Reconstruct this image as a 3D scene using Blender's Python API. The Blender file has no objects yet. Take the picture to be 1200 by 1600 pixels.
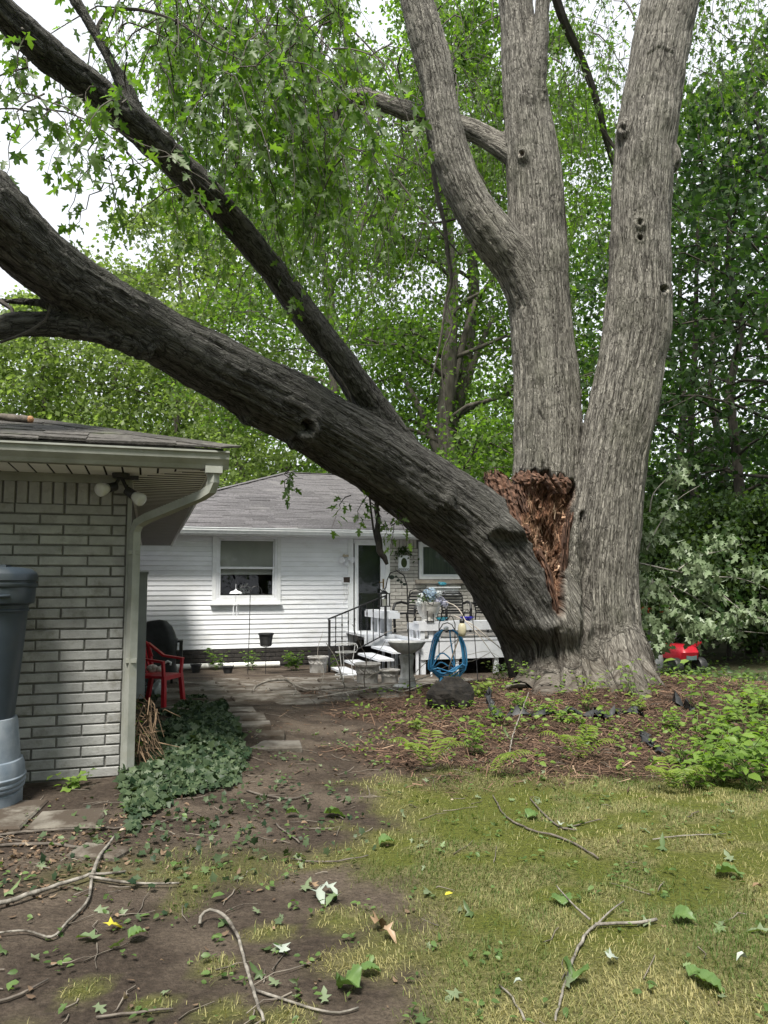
import bpy, bmesh, math, random
import numpy as np
from mathutils import Vector, Matrix
random.seed(7)
rng = np.random.default_rng(11)
S = bpy.context.scene
COL = S.collection
R = math.radians

# ------------------------------------------------------------------ camera, sky, sun, exposure
CAM_H, F_PX, PITCH, ROLL = 1.45, 1200.0, R(5.57), R(0.2)
cam = bpy.data.objects.new('camera', bpy.data.cameras.new('camera'))
COL.objects.link(cam)
cam.data.sensor_fit = 'VERTICAL'
cam.data.sensor_height = 36.0
cam.data.lens = 36.0 * F_PX / 1600.0
cam.data.clip_start = 0.05
cam.data.clip_end = 900.0
CAM_M = Matrix.Translation((0, 0, CAM_H)) @ Matrix.Rotation(math.pi / 2 + PITCH, 4, 'X') @ Matrix.Rotation(-ROLL, 4, 'Z')
cam.matrix_world = CAM_M
S.camera = cam

SUN_EL, SUN_AZ = R(60), R(-166)      # azimuth measured from +Y towards +X
world = bpy.data.worlds.new('World')
S.world = world
world.use_nodes = True
nt = world.node_tree
nt.nodes.clear()
wo = nt.nodes.new('ShaderNodeOutputWorld')
bg = nt.nodes.new('ShaderNodeBackground')
sky = nt.nodes.new('ShaderNodeTexSky')
sky.sky_type = 'NISHITA'
sky.sun_disc = False
sky.sun_elevation = SUN_EL
sky.sun_rotation = SUN_AZ
tc = nt.nodes.new('ShaderNodeTexCoord')
cn = nt.nodes.new('ShaderNodeTexNoise')
cn.inputs['Scale'].default_value = 2.2
cn.inputs['Detail'].default_value = 6
cr = nt.nodes.new('ShaderNodeValToRGB')
cr.color_ramp.elements[0].position = 0.26
cr.color_ramp.elements[1].position = 0.40
cmix = nt.nodes.new('ShaderNodeMixRGB')
cmix.inputs[2].default_value = (4.75, 4.95, 5.3, 1)      # bright cloud deck
nt.links.new(tc.outputs['Generated'], cn.inputs['Vector'])
nt.links.new(cn.outputs['Fac'], cr.inputs['Fac'])
nt.links.new(cr.outputs['Color'], cmix.inputs[0])
nt.links.new(sky.outputs['Color'], cmix.inputs[1])
nt.links.new(cmix.outputs['Color'], bg.inputs['Color'])
bg.inputs['Strength'].default_value = 0.10
nt.links.new(bg.outputs['Background'], wo.inputs['Surface'])

sun = bpy.data.objects.new('sun', bpy.data.lights.new('sun', 'SUN'))
COL.objects.link(sun)
sun.data.energy = 3.4
sun.data.angle = R(14)
sun.data.color = (1.0, 0.95, 0.86)
sd = Vector((math.sin(SUN_AZ) * math.cos(SUN_EL), math.cos(SUN_AZ) * math.cos(SUN_EL), math.sin(SUN_EL)))
sun.rotation_euler = sd.to_track_quat('Z', 'Y').to_euler()
sun.location = (0, 0, 30)
S.view_settings.view_transform = 'Standard'
S.view_settings.look = 'None'
S.view_settings.exposure = 1.30
S.view_settings.gamma = 1.0
S.view_settings.use_curve_mapping = False
S.cycles.max_bounces = 8
S.cycles.transparent_max_bounces = 8
S.cycles.use_denoising = True

# ------------------------------------------------------------------ geometry helpers
_CR = CAM_M.to_3x3()
def ray(u, v):
    return _CR @ Vector(((u - 600) / F_PX, (800 - v) / F_PX, -1.0))
def P(u, v, d):
    """world point on the line of sight of photo pixel (u, v) at ground distance y = d"""
    r = ray(u, v)
    t = d / r.y
    return Vector((0, 0, CAM_H)) + r * t
def G(u, v, z=0.0):
    r = ray(u, v)
    t = (z - CAM_H) / r.z
    return Vector((0, 0, CAM_H)) + r * t
def proj(co):
    """photo pixels of an (N,3) array of world points"""
    M = np.array(CAM_M.inverted())
    c = co @ M[:3, :3].T + M[:3, 3]
    return 600 + F_PX * c[:, 0] / -c[:, 2], 800 - F_PX * c[:, 1] / -c[:, 2]

def tag(o, label=None, cat=None, group=None, kind=None):
    if label: o['label'] = label
    if cat: o['category'] = cat
    if group: o['group'] = group
    if kind: o['kind'] = kind
    return o
def thing(name, label, cat, loc=(0, 0, 0), rz=0.0, group=None):
    o = bpy.data.objects.new(name, None)
    o.empty_display_size = 0.2
    COL.objects.link(o)
    o.location = loc
    o.rotation_euler = (0, 0, rz)
    return tag(o, label, cat, group)
def put(name, mesh, parent=None, loc=(0, 0, 0), rot=(0, 0, 0), scale=None):
    o = bpy.data.objects.new(name, mesh)
    COL.objects.link(o)
    o.location = loc
    o.rotation_euler = rot
    if scale: o.scale = scale
    if parent: o.parent = parent
    return o
def copy_tree(o, parent=None):
    c = o.copy()
    COL.objects.link(c)
    c.parent = parent
    for ch in list(o.children):
        copy_tree(ch, c)
    return c

class MB:
    """collects shapes, builds them as ONE mesh object"""
    def __init__(s):
        s.v, s.f = [], []
    def add(s, vs, fs):
        n = len(s.v)
        s.v += [tuple(p) for p in vs]
        s.f += [tuple(i + n for i in f) for f in fs]
        return s
    def box(s, c, d, rot=None, bev=0.0):
        hx, hy, hz = d[0] / 2, d[1] / 2, d[2] / 2
        vs = [Vector((x, y, z)) for x in (-hx, hx) for y in (-hy, hy) for z in (-hz, hz)]
        if rot is not None: vs = [rot @ p for p in vs]
        c = Vector(c)
        return s.add([p + c for p in vs], [(0, 1, 3, 2), (4, 6, 7, 5), (0, 4, 5, 1), (2, 3, 7, 6), (0, 2, 6, 4), (1, 5, 7, 3)])
    def pane(s, c, w, h):
        x, y, z = c
        return s.add([(x - w / 2, y, z - h / 2), (x + w / 2, y, z - h / 2), (x + w / 2, y, z + h / 2), (x - w / 2, y, z + h / 2)], [(0, 1, 2, 3)])
    def beam(s, a, b, w, h, up=(0, 0, 1)):
        a, b = Vector(a), Vector(b)
        t = (b - a).normalized()
        x = t.cross(Vector(up))
        if x.length < 1e-4: x = t.cross(Vector((1, 0, 0)))
        x.normalize()
        y = x.cross(t)
        vs = []
        for p in (a, b):
            for i, j in ((-1, -1), (1, -1), (1, 1), (-1, 1)):
                vs.append(p + x * (i * w / 2) + y * (j * h / 2))
        return s.add(vs, [(3, 2, 1, 0), (4, 5, 6, 7), (0, 1, 5, 4), (1, 2, 6, 5), (2, 3, 7, 6), (3, 0, 4, 7)])
    def tube(s, pts, rad, n=8, cap=True, sy=1.0):
        pts = [Vector(p) for p in pts]
        if not hasattr(rad, '__len__'): rad = [rad] * len(pts)
        T = []
        for i in range(len(pts)):
            T.append((pts[min(i + 1, len(pts) - 1)] - pts[max(i - 1, 0)]).normalized())
        x = T[0].cross(Vector((0, 0, 1)))
        if x.length < 0.05: x = T[0].cross(Vector((1, 0, 0)))
        x.normalize()
        vs, fs = [], []
        for i, p in enumerate(pts):
            x = (x - T[i] * x.dot(T[i])).normalized()
            y = T[i].cross(x)
            for k in range(n):
                a = 2 * math.pi * k / n
                vs.append(p + x * (math.cos(a) * rad[i]) + y * (math.sin(a) * rad[i] * sy))
        for i in range(len(pts) - 1):
            for k in range(n):
                k2 = (k + 1) % n
                fs.append((i * n + k, i * n + k2, (i + 1) * n + k2, (i + 1) * n + k))
        if cap:
            fs.append(tuple(range(n - 1, -1, -1)))
            fs.append(tuple((len(pts) - 1) * n + k for k in range(n)))
        return s.add(vs, fs)
    def lathe(s, prof, n=20, c=(0, 0, 0), wob=None, cap=(True, True)):
        vs, fs = [], []
        for r, z in prof:
            for k in range(n):
                a = 2 * math.pi * k / n
                rr = r * (wob(a, z) if wob else 1.0)
                vs.append((c[0] + rr * math.cos(a), c[1] + rr * math.sin(a), c[2] + z))
        m = len(prof)
        for i in range(m - 1):
            for k in range(n):
                k2 = (k + 1) % n
                fs.append((i * n + k, i * n + k2, (i + 1) * n + k2, (i + 1) * n + k))
        if cap[0]: fs.append(tuple(range(n - 1, -1, -1)))
        if cap[1]: fs.append(tuple((m - 1) * n + k for k in range(n)))
        return s.add(vs, fs)
    def prism(s, poly, a, b):
        """poly: list of 3-D points, extruded by vector b-a"""
        n = len(poly)
        e = Vector(b) - Vector(a)
        vs = [Vector(p) for p in poly] + [Vector(p) + e for p in poly]
        return s.add(vs, [tuple(range(n - 1, -1, -1)), tuple(range(n, 2 * n))] + [(i, (i + 1) % n, n + (i + 1) % n, n + i) for i in range(n)])
    def sphere(s, c, r, n=12, m=8):
        r = (r, r, r) if not hasattr(r, '__len__') else r
        vs, fs = [], []
        for i in range(m + 1):
            t = math.pi * i / m
            for k in range(n):
                a = 2 * math.pi * k / n
                vs.append((c[0] + r[0] * math.sin(t) * math.cos(a), c[1] + r[1] * math.sin(t) * math.sin(a), c[2] + r[2] * math.cos(t)))
        for i in range(m):
            for k in range(n):
                k2 = (k + 1) % n
                fs.append((i * n + k, (i + 1) * n + k, (i + 1) * n + k2, i * n + k2))
        return s.add(vs, fs)
    def mesh(s, name, mat, smooth=False):
        me = bpy.data.meshes.new(name)
        me.from_pydata([tuple(p) for p in s.v], [], s.f)
        if mat is not None: me.materials.append(mat)
        if smooth:
            me.polygons.foreach_set('use_smooth', [True] * len(me.polygons))
            if smooth == 'auto':
                me.set_sharp_from_angle(angle=R(40))
        me.update()
        return me
    def build(s, name, mat, parent=None, smooth=False, loc=(0, 0, 0)):
        return put(name, s.mesh(name, mat, smooth), parent, loc)

def np_mesh(name, V, T, mat, attrs=None, smooth=False):
    """fast mesh from arrays: V (N,3), T (M,3) triangles or (M,4) quads; attrs {name: (N,) or (N,3)} per vertex"""
    me = bpy.data.meshes.new(name)
    k = T.shape[1]
    me.vertices.add(len(V))
    me.vertices.foreach_set('co', np.ascontiguousarray(V, np.float32).ravel())
    me.loops.add(T.size)
    me.loops.foreach_set('vertex_index', np.ascontiguousarray(T, np.int32).ravel())
    me.polygons.add(len(T))
    me.polygons.foreach_set('loop_start', np.arange(0, T.size, k, dtype=np.int32))
    if smooth: me.polygons.foreach_set('use_smooth', np.ones(len(T), bool))
    me.update(calc_edges=True)
    for an, av in (attrs or {}).items():
        if av.ndim == 1:
            me.attributes.new(an, 'FLOAT', 'POINT').data.foreach_set('value', av.astype(np.float32))
        else:
            me.attributes.new(an, 'FLOAT_VECTOR', 'POINT').data.foreach_set('vector', np.ascontiguousarray(av, np.float32).ravel())
    if mat is not None: me.materials.append(mat)
    return me

def _hash(ix, iy, iz, seed):
    h = (ix.astype(np.int64) * 374761393 + iy.astype(np.int64) * 668265263 + iz.astype(np.int64) * 2147483647 + seed * 974634777) & 0x7fffffff
    h = (h ^ (h >> 13)) * 1274126177 & 0x7fffffff
    h = (h ^ (h >> 16)) * 668265263 & 0x7fffffff
    return ((h ^ (h >> 15)) & 0xffffff) / float(0xffffff)
def vnoise(p, seed=0):
    """value noise, p (N,3) -> 0..1"""
    i = np.floor(p).astype(np.int64)
    f = p - i
    f = f * f * (3 - 2 * f)
    out = 0
    for dx in (0, 1):
        wx = f[:, 0] if dx else 1 - f[:, 0]
        for dy in (0, 1):
            wy = f[:, 1] if dy else 1 - f[:, 1]
            for dz in (0, 1):
                wz = f[:, 2] if dz else 1 - f[:, 2]
                out = out + wx * wy * wz * _hash(i[:, 0] + dx, i[:, 1] + dy, i[:, 2] + dz, seed)
    return out
def fbm(p, oct=4, seed=0):
    a, t, s = 0.5, 0, 0
    for o in range(oct):
        t = t + a * vnoise(p * (2.03 ** o), seed + o * 17)
        s += a
        a *= 0.5
    return t / s
def sstep(a, b, x):
    t = np.clip((x - a) / (b - a), 0, 1)
    return t * t * (3 - 2 * t)
def in_poly(u, v, poly):
    c = np.zeros(u.shape, bool)
    j = len(poly) - 1
    for i in range(len(poly)):
        (xi, yi), (xj, yj) = poly[i], poly[j]
        c ^= ((yi > v) != (yj > v)) & (u < (xj - xi) * (v - yi) / ((yj - yi) or 1e-9) + xi)
        j = i
    return c
def crom(pts, step=0.12):
    """Catmull-Rom through rows of [x, y, z, ...]; resampled about every `step`"""
    pts = np.array(pts, float)
    q = np.vstack([2 * pts[0] - pts[1], pts, 2 * pts[-1] - pts[-2]])
    out = []
    for i in range(1, len(q) - 2):
        n = max(2, int(np.linalg.norm(q[i + 1][:3] - q[i][:3]) / step))
        t = np.linspace(0, 1, n, endpoint=False)[:, None]
        a, b, c, d = q[i - 1], q[i], q[i + 1], q[i + 2]
        out.append(0.5 * (2 * b + (c - a) * t + (2 * a - 5 * b + 4 * c - d) * t ** 2 + (3 * b - a - 3 * c + d) * t ** 3))
    out.append(pts[-1:])
    return np.vstack(out)

# ------------------------------------------------------------------ ground height
TREE = Vector((3.02, 10.75, 0))
def gz(x, y):
    x, y = np.asarray(x, float), np.asarray(y, float)
    z = -0.30 * sstep(10.5, 17.0, y)
    z = z + 0.16 * np.exp(-(((x - TREE.x) / 2.2) ** 2 + ((y - TREE.y) / 1.9) ** 2) ** 1.5)
    z = z + 0.10 * np.exp(-((x - 3.0) / 3.2) ** 4 - ((y - 9.3) / 1.6) ** 4)
    z = z + 0.16 * np.exp(-((x + 1.55) / 0.55) ** 2 - ((y - 7.6) / 1.7) ** 2)
    z = z + 0.25 * sstep(5.0, 9.0, x) * sstep(6, 12, y)
    p = np.stack([x * 1.3, y * 1.3, x * 0 + 3.1], -1).reshape(-1, 3)
    z = z + 0.05 * (fbm(p, 4, 5).reshape(x.shape) - 0.5) * (1 - 0.7 * sstep(12, 14, y))
    return z
def gzf(x, y):
    return float(gz(np.array([x]), np.array([y]))[0])
def GG(u, v, off=0.0):
    """photo pixel to a point on the uneven ground"""
    p = G(u, v, 0)
    for _ in range(6):
        p = G(u, v, gzf(p.x, p.y))
    p.z += off
    return p

# ------------------------------------------------------------------ materials
def _n(nt, t, **kw):
    n = nt.nodes.new(t)
    for k, v in kw.items():
        if k in n.inputs.keys(): n.inputs[k].default_value = v
        else: setattr(n, k, v)
    return n
def rgba(c): return (c[0], c[1], c[2], 1.0)
def new_mat(name):
    m = bpy.data.materials.new(name)
    m.use_nodes = True
    t = m.node_tree
    return m, t, t.nodes['Principled BSDF']
def pm(name, c1, c2=None, scale=6.0, rough=0.7, bump=0.0, bscale=40.0, metal=0.0, rnd=0.0, c3=None, s3=1.5, t3=(0.55, 0.7),
       spec=0.4, stretch=(1, 1, 1), det=5.0, ramp=(0.35, 0.65)):
    """noise mix of two base colours, optional third in large patches, fine bump, per-object brightness variation"""
    m, t, b = new_mat(name)
    L = t.links.new
    geo = _n(t, 'ShaderNodeNewGeometry')
    mp = _n(t, 'ShaderNodeMapping')
    mp.inputs['Scale'].default_value = stretch
    L(geo.outputs['Position'], mp.inputs['Vector'])
    vec = mp.outputs['Vector']
    col = None
    nz = _n(t, 'ShaderNodeTexNoise', Scale=scale, Detail=det, Roughness=0.6)
    L(vec, nz.inputs['Vector'])
    rp = _n(t, 'ShaderNodeValToRGB')
    rp.color_ramp.elements[0].position, rp.color_ramp.elements[1].position = ramp
    rp.color_ramp.elements[0].color = rgba(c1)
    rp.color_ramp.elements[1].color = rgba(c2 or c1)
    L(nz.outputs['Fac'], rp.inputs['Fac'])
    col = rp.outputs['Color']
    if c3:
        n3 = _n(t, 'ShaderNodeTexNoise', Scale=s3, Detail=6.0, Roughness=0.65)
        L(vec, n3.inputs['Vector'])
        r3 = _n(t, 'ShaderNodeMapRange')
        r3.inputs['From Min'].default_value, r3.inputs['From Max'].default_value = t3
        L(n3.outputs['Fac'], r3.inputs['Value'])
        mx = _n(t, 'ShaderNodeMixRGB')
        mx.inputs[2].default_value = rgba(c3)
        L(r3.outputs['Result'], mx.inputs[0])
        L(col, mx.inputs[1])
        col = mx.outputs['Color']
    if rnd:
        oi = _n(t, 'ShaderNodeObjectInfo')
        mr = _n(t, 'ShaderNodeMapRange')
        mr.inputs['To Min'].default_value, mr.inputs['To Max'].default_value = 1 - rnd, 1 + rnd
        L(oi.outputs['Random'], mr.inputs['Value'])
        hs = _n(t, 'ShaderNodeHueSaturation')
        L(mr.outputs['Result'], hs.inputs['Value'])
        L(col, hs.inputs['Color'])
        col = hs.outputs['Color']
    L(col, b.inputs['Base Color'])
    b.inputs['Roughness'].default_value = rough
    b.inputs['Metallic'].default_value = metal
    b.inputs['Specular IOR Level'].default_value = spec
    if bump:
        bn = _n(t, 'ShaderNodeTexNoise', Scale=bscale, Detail=4.0)
        L(vec, bn.inputs['Vector'])
        bp = _n(t, 'ShaderNodeBump', Strength=bump, Distance=0.01)
        L(bn.outputs['Fac'], bp.inputs['Height'])
        L(bp.outputs['Normal'], b.inputs['Normal'])
    return m
def leaf_mat(name, dark, light, trans=0.45, warm=None, back=None, rough=0.45, tcol=None, spec=0.3):
    """leaf: diffuse + translucent, colour varies per leaf through the 'r' attribute; optional paler underside"""
    m, t, b = new_mat(name)
    L = t.links.new
    at = _n(t, 'ShaderNodeAttribute', attribute_name='r')
    rp = _n(t, 'ShaderNodeValToRGB')
    rp.color_ramp.elements[0].color = rgba(dark)
    rp.color_ramp.elements[1].color = rgba(light)
    if warm:
        e = rp.color_ramp.elements.new(0.965)
        e.color = rgba(light)
        rp.color_ramp.elements[-1].color = rgba(warm)
    L(at.outputs['Fac'], rp.inputs['Fac'])
    col = rp.outputs['Color']
    if back:
        g = _n(t, 'ShaderNodeNewGeometry')
        mx = _n(t, 'ShaderNodeMixRGB')
        mx.inputs[2].default_value = rgba(back)
        L(g.outputs['Backfacing'], mx.inputs[0])
        L(col, mx.inputs[1])
        col = mx.outputs['Color']
    L(col, b.inputs['Base Color'])
    b.inputs['Roughness'].default_value = rough
    b.inputs['Specular IOR Level'].default_value = spec
    tr = _n(t, 'ShaderNodeBsdfTranslucent')
    hs = _n(t, 'ShaderNodeMixRGB', blend_type='MULTIPLY')
    hs.inputs[0].default_value = 1.0
    hs.inputs[2].default_value = rgba(tcol or (1.9, 2.0, 0.7))
    L(rp.outputs['Color'], hs.inputs[1])
    L(hs.outputs['Color'], tr.inputs['Color'])
    ms = _n(t, 'ShaderNodeMixShader')
    ms.inputs[0].default_value = trans
    L(b.outputs['BSDF'], ms.inputs[1])
    L(tr.outputs['BSDF'], ms.inputs[2])
    L(ms.outputs['Shader'], t.nodes['Material Output'].inputs['Surface'])
    return m

# ------------------------------------------------------------------ leaf templates (x along the leaf, y across, z up)
def _tpl(outline, centre):
    n = len(outline)
    V = np.array([centre + (0,)] + [(x, y, 0) for x, y in outline], float)
    V[:, 2] = -0.22 * V[:, 0] ** 2 + 0.16 * np.abs(V[:, 1])
    T = np.array([(0, i + 1, (i + 1) % n + 1) for i in range(n)])
    return V, T
def _mirror(h):
    return h + [(x, -y) for x, y in reversed(h) if abs(y) > 1e-6]
MAPLE = _tpl([(x, -y) for x, y in _mirror([(0, 0), (-.04, .30), (.20, .15), (.50, .50), (.50, .14), (.76, .22), (1.03, 0)])][::-1], (.3, 0))
MAPLE_S = _tpl([(x, -y) for x, y in _mirror([(0, 0), (.06, .28), (.25, .13), (.58, .46), (.52, .12), (1.03, 0)])][::-1], (.3, 0))
IVY = _tpl([(x, -y) for x, y in _mirror([(0, 0), (-.12, .34), (.22, .32), (.40, .52), (.58, .26), (.98, 0)])][::-1], (.25, 0))
OVAL = (np.array([(0, 0, 0), (.3, .27, .07), (.7, .22, .03), (1, 0, -.12), (.7, -.22, .03), (.3, -.27, .07), (.5, 0, 0)], float),
        np.array([(6, 1, 0), (6, 2, 1), (6, 3, 2), (6, 4, 3), (6, 5, 4), (6, 0, 5)]))
KITE = (np.array([(0, 0, 0), (.45, .36, .06), (1, 0, -.12), (.45, -.36, .06)], float), np.array([(0, 2, 1), (0, 3, 2)]))
STAR = (np.array([(0, 0, 0), (.12, .42, .05), (.34, .13, .02), (.98, .12, -.08), (.34, -.13, .02), (.12, -.42, .05), (.72, .44, 0), (.72, -.44, 0)], float),
        np.array([(0, 2, 1), (0, 4, 2), (2, 4, 3), (0, 5, 4), (2, 3, 6), (4, 7, 3)]))
def unit(a):
    return a / np.maximum(np.linalg.norm(a, axis=1, keepdims=True), 1e-9)
def leaves(pos, ax, nrm, size, tpl, r=None, fold=None):
    """one template leaf per row of pos; returns V, T, r"""
    tv, tt = tpl
    N, K = len(pos), len(tv)
    ax = unit(ax)
    s = unit(np.cross(nrm, ax))
    n = np.cross(ax, s)
    zz = tv[None, :, 2] * (fold[:, None] if fold is not None else 1.0)
    V = pos[:, None, :] + size[:, None, None] * (tv[None, :, 0, None] * ax[:, None, :] + tv[None, :, 1, None] * s[:, None, :] + zz[..., None] * n[:, None, :])
    T = tt[None] + (np.arange(N) * K)[:, None, None]
    if r is None: r = rng.random(N)
    return V.reshape(-1, 3), T.reshape(-1, 3), np.repeat(r, K)
def join(parts):
    V, T, A, n = [], [], [], 0
    for v, t, a in parts:
        V.append(v); T.append(t + n); A.append(a); n += len(v)
    return np.vstack(V), np.vstack(T), np.concatenate(A)
def rand_dirs(n):
    return unit(rng.normal(size=(n, 3)))

# ------------------------------------------------------------------ palette
WHITE = pm('white_vinyl', (.70, .72, .76), (.77, .79, .83), 3, .45, .02, rnd=.025, c3=(.60, .61, .61), s3=1.8, t3=(.52, .75), stretch=(1, 1, 2.5))
TRIM = pm('white_trim', (.66, .68, .70), (.76, .78, .80), 8, .45, .03)
OLDTRIM = pm('weathered_trim', (.22, .23, .205), (.31, .32, .295), 5, .5, .05, c3=(.25, .25, .20), s3=6, t3=(.55, .8))
SOFFIT = pm('soffit_vinyl', (.70, .70, .68), (.80, .80, .78), 5, .5, rnd=.03)
PAINTBRICK = pm('grey_painted_brick', (.255, .256, .25), (.34, .342, .335), 9, .62, .35, 70, rnd=.09, c3=(.15, .145, .125), s3=6, t3=(.54, .74))
MORTAR = pm('grey_mortar', (.10, .098, .09), (.16, .157, .147), 14, .9, .5, 90)
CONCRETE = pm('concrete', (.10, .088, .072), (.185, .17, .145), 5, .9, .5, 60, c3=(.055, .042, .031), s3=3.5, t3=(.42, .55))
HOUSEBRICK = pm('pale_brick', (.40, .385, .355), (.52, .50, .47), 10, .8, .3, 60, rnd=.11)
SHINGLE = pm('grey_shingle', (.062, .059, .064), (.128, .122, .128), 26, .92, .7, 150, rnd=.22, c3=(.17, .165, .165), s3=1.2, t3=(.55, .8))
DARKSH = pm('weathered_shingle', (.042, .039, .036), (.10, .094, .087), 22, .95, .7, 120, rnd=.22, c3=(.10, .11, .07), s3=3, t3=(.55, .75))
DARK = pm('dark_interior', (.012, .012, .013), None, 4, .9)
BLACKM = pm('black_metal', (.014, .014, .015), (.03, .03, .032), 20, .45, .1)
BLACKP = pm('black_plastic', (.018, .019, .02), (.035, .036, .038), 20, .5, .1)
DECKP = pm('white_deck_paint', (.66, .68, .72), (.76, .78, .82), 7, .6, .12, 40, c3=(.33, .31, .28), s3=9, t3=(.62, .80))
DECKTOP = pm('worn_deck_boards', (.16, .15, .14), (.30, .285, .27), 7, .8, .2, 40, rnd=.1, c3=(.55, .55, .55), s3=5, t3=(.58, .75))
PAVER = pm('stone_paver', (.12, .108, .092), (.215, .197, .173), 7, .9, .5, 60, rnd=.14, c3=(.062, .047, .034), s3=2.1, t3=(.42, .56))
def glass_mat():
    m, t, b = new_mat('window_glass')
    tr = _n(t, 'ShaderNodeBsdfTransparent')
    gl = _n(t, 'ShaderNodeBsdfGlossy', Roughness=0.02)
    lw = _n(t, 'ShaderNodeFresnel', IOR=1.52)
    ad = _n(t, 'ShaderNodeMath', operation='ADD')
    ad.inputs[1].default_value = 0.0
    ms = _n(t, 'ShaderNodeMixShader')
    t.links.new(lw.outputs[0], ad.inputs[0])
    t.links.new(ad.outputs[0], ms.inputs[0])
    t.links.new(tr.outputs[0], ms.inputs[1])
    t.links.new(gl.outputs[0], ms.inputs[2])
    t.links.new(ms.outputs[0], t.nodes['Material Output'].inputs['Surface'])
    return m
GLASS = glass_mat()

# ------------------------------------------------------------------ ground: one sheet to the horizon
def axis(lo, hi, fine, far0, far1):
    a = list(np.arange(lo, hi, fine))
    s, x = fine, lo
    left = []
    while x > far0:
        s *= 1.22; x -= s; left.append(x)
    s, x = fine, a[-1]
    right = []
    while x < far1:
        s *= 1.22; x += s; right.append(x)
    return np.array(left[::-1] + a + right)
gx_, gy_ = axis(-4.2, 6.2, .07, -220, 220), axis(1.6, 14.0, .07, -120, 320)
GX, GY = np.meshgrid(gx_, gy_)
fx, fy = GX.ravel(), GY.ravel()
fz = gz(fx, fy)
TUFTS = [(G(u, v).x, G(u, v).y, r_) for u, v, r_ in ((130, 1545, .16), (250, 1570, .17), (425, 1455, .17), (530, 1440, .22), (350, 1580, .14), (570, 1500, .20), (330, 1510, .11), (500, 1350, .13), (440, 1590, .12))]
def zone(x, y):
    q = np.stack([x, y, x * 0], -1)
    n1, n2, n3 = fbm(q * 1.6, 4, 21), fbm(q * 4.0, 4, 22), fbm(q * 0.9, 3, 23)
    nn = (n1 - .5) * 1.6 + (n2 - .5) * .7
    lawn = sstep(-.25, .35, x + .02 + nn * .7 + .10 * (y - 4)) * sstep(6.35, 5.6, y + nn * .8 - .06 * x)
    patch = .85 * sstep(.50, .64, n1 * .6 + n3 * .4) * sstep(-2.0, -1.2, x) * sstep(.5, -.2, x) * sstep(4.6, 3.8, y)
    for bx, by, br_ in TUFTS:
        patch = np.maximum(patch, .75 * sstep(1.0, .35, np.hypot((x - bx) / br_, (y - by) / (br_ * .8)) + (n2 - .5) * 1.5))
    lawn = np.maximum(lawn, patch)
    behind = sstep(9.2, 10.5, y) * sstep(3.6, 5.0, x)
    mul = sstep(5.5, 6.2, y + nn * .8 - .06 * x) * sstep(11.6, 10.6, y) * sstep(-.75, .1, x + nn * .9 + .16 * (y - 8.6) - .35 * sstep(6.9, 6.0, y))
    moss = lawn * sstep(.44, .56, n2 + .3 * np.exp(-((x + .52) / .14) ** 2 - ((y - 2.62) / .14) ** 2) + .12 * np.exp(-((x - .7) / .9) ** 2 - ((y - 5.0) / .7) ** 2)) * np.maximum(sstep(2.9, 3.4, y), sstep(-.2, -.4, x))
    far = np.maximum(sstep(22, 30, y), sstep(8, 11, np.abs(x)))
    return lawn, np.clip(mul, 0, 1), moss, np.maximum(far, behind * .5), n3
zl, zm, zo, zf, _ = zone(fx, fy)
nx_, ny_ = len(gx_), len(gy_)
ii = (np.arange(ny_ - 1)[:, None] * nx_ + np.arange(nx_ - 1)[None]).ravel()
gq = np.stack([ii, ii + 1, ii + nx_ + 1, ii + nx_], -1)
def ground_mat():
    m, t, b = new_mat('yard_ground')
    L = t.links.new
    geo = _n(t, 'ShaderNodeNewGeometry')
    def noise(s, d=6, r=.62):
        n = _n(t, 'ShaderNodeTexNoise', Scale=s, Detail=float(d), Roughness=r)
        L(geo.outputs['Position'], n.inputs['Vector'])
        return n.outputs['Fac']
    def ramp(f, cols):
        rp = _n(t, 'ShaderNodeValToRGB')
        for k, (p, c) in enumerate(cols):
            e = rp.color_ramp.elements[k] if k < 2 else rp.color_ramp.elements.new(p)
            e.position = p; e.color = rgba(c)
        L(f, rp.inputs['Fac'])
        return rp.outputs['Color']
    def mix(f, a, c):
        mx = _n(t, 'ShaderNodeMixRGB')
        L(f, mx.inputs[0]); L(a, mx.inputs[1]); L(c, mx.inputs[2])
        return mx.outputs['Color']
    def attr(n):
        return _n(t, 'ShaderNodeAttribute', attribute_name=n).outputs['Fac']
    pf = _n(t, 'ShaderNodeMapRange')
    pf.inputs['From Min'].default_value, pf.inputs['From Max'].default_value = .46, .60
    L(noise(1.7, 7, .6), pf.inputs['Value'])
    dirt = mix(pf.outputs['Result'], ramp(noise(34, 9, .72), [(.30, (.024, .018, .014)), (.58, (.070, .053, .041)), (.76, (.14, .112, .089))]),
               ramp(noise(60, 7, .7), [(.30, (.055, .042, .032)), (.62, (.145, .115, .089)), (.80, (.21, .172, .137))]))
    thatch = ramp(noise(42, 6), [(.28, (.07, .068, .026)), (.50, (.155, .148, .060)), (.74, (.29, .26, .135))])
    moss = ramp(noise(60, 4), [(.30, (.050, .062, .012)), (.70, (.135, .150, .026))])
    mulch = ramp(noise(50, 7), [(.30, (.022, .014, .010)), (.55, (.075, .047, .033)), (.78, (.16, .108, .078))])
    green = ramp(noise(20, 6), [(.30, (.028, .045, .012)), (.70, (.08, .10, .03))])
    c = mix(attr('lawn'), dirt, thatch)
    c = mix(attr('moss'), c, moss)
    c = mix(attr('mulch'), c, mulch)
    c = mix(attr('far'), c, green)
    L(c, b.inputs['Base Color'])
    b.inputs['Roughness'].default_value = .95
    b.inputs['Specular IOR Level'].default_value = .2
    bp = _n(t, 'ShaderNodeBump', Strength=1.0, Distance=.045)
    L(noise(26, 9, .7), bp.inputs['Height'])
    L(bp.outputs['Normal'], b.inputs['Normal'])
    return m
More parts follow.
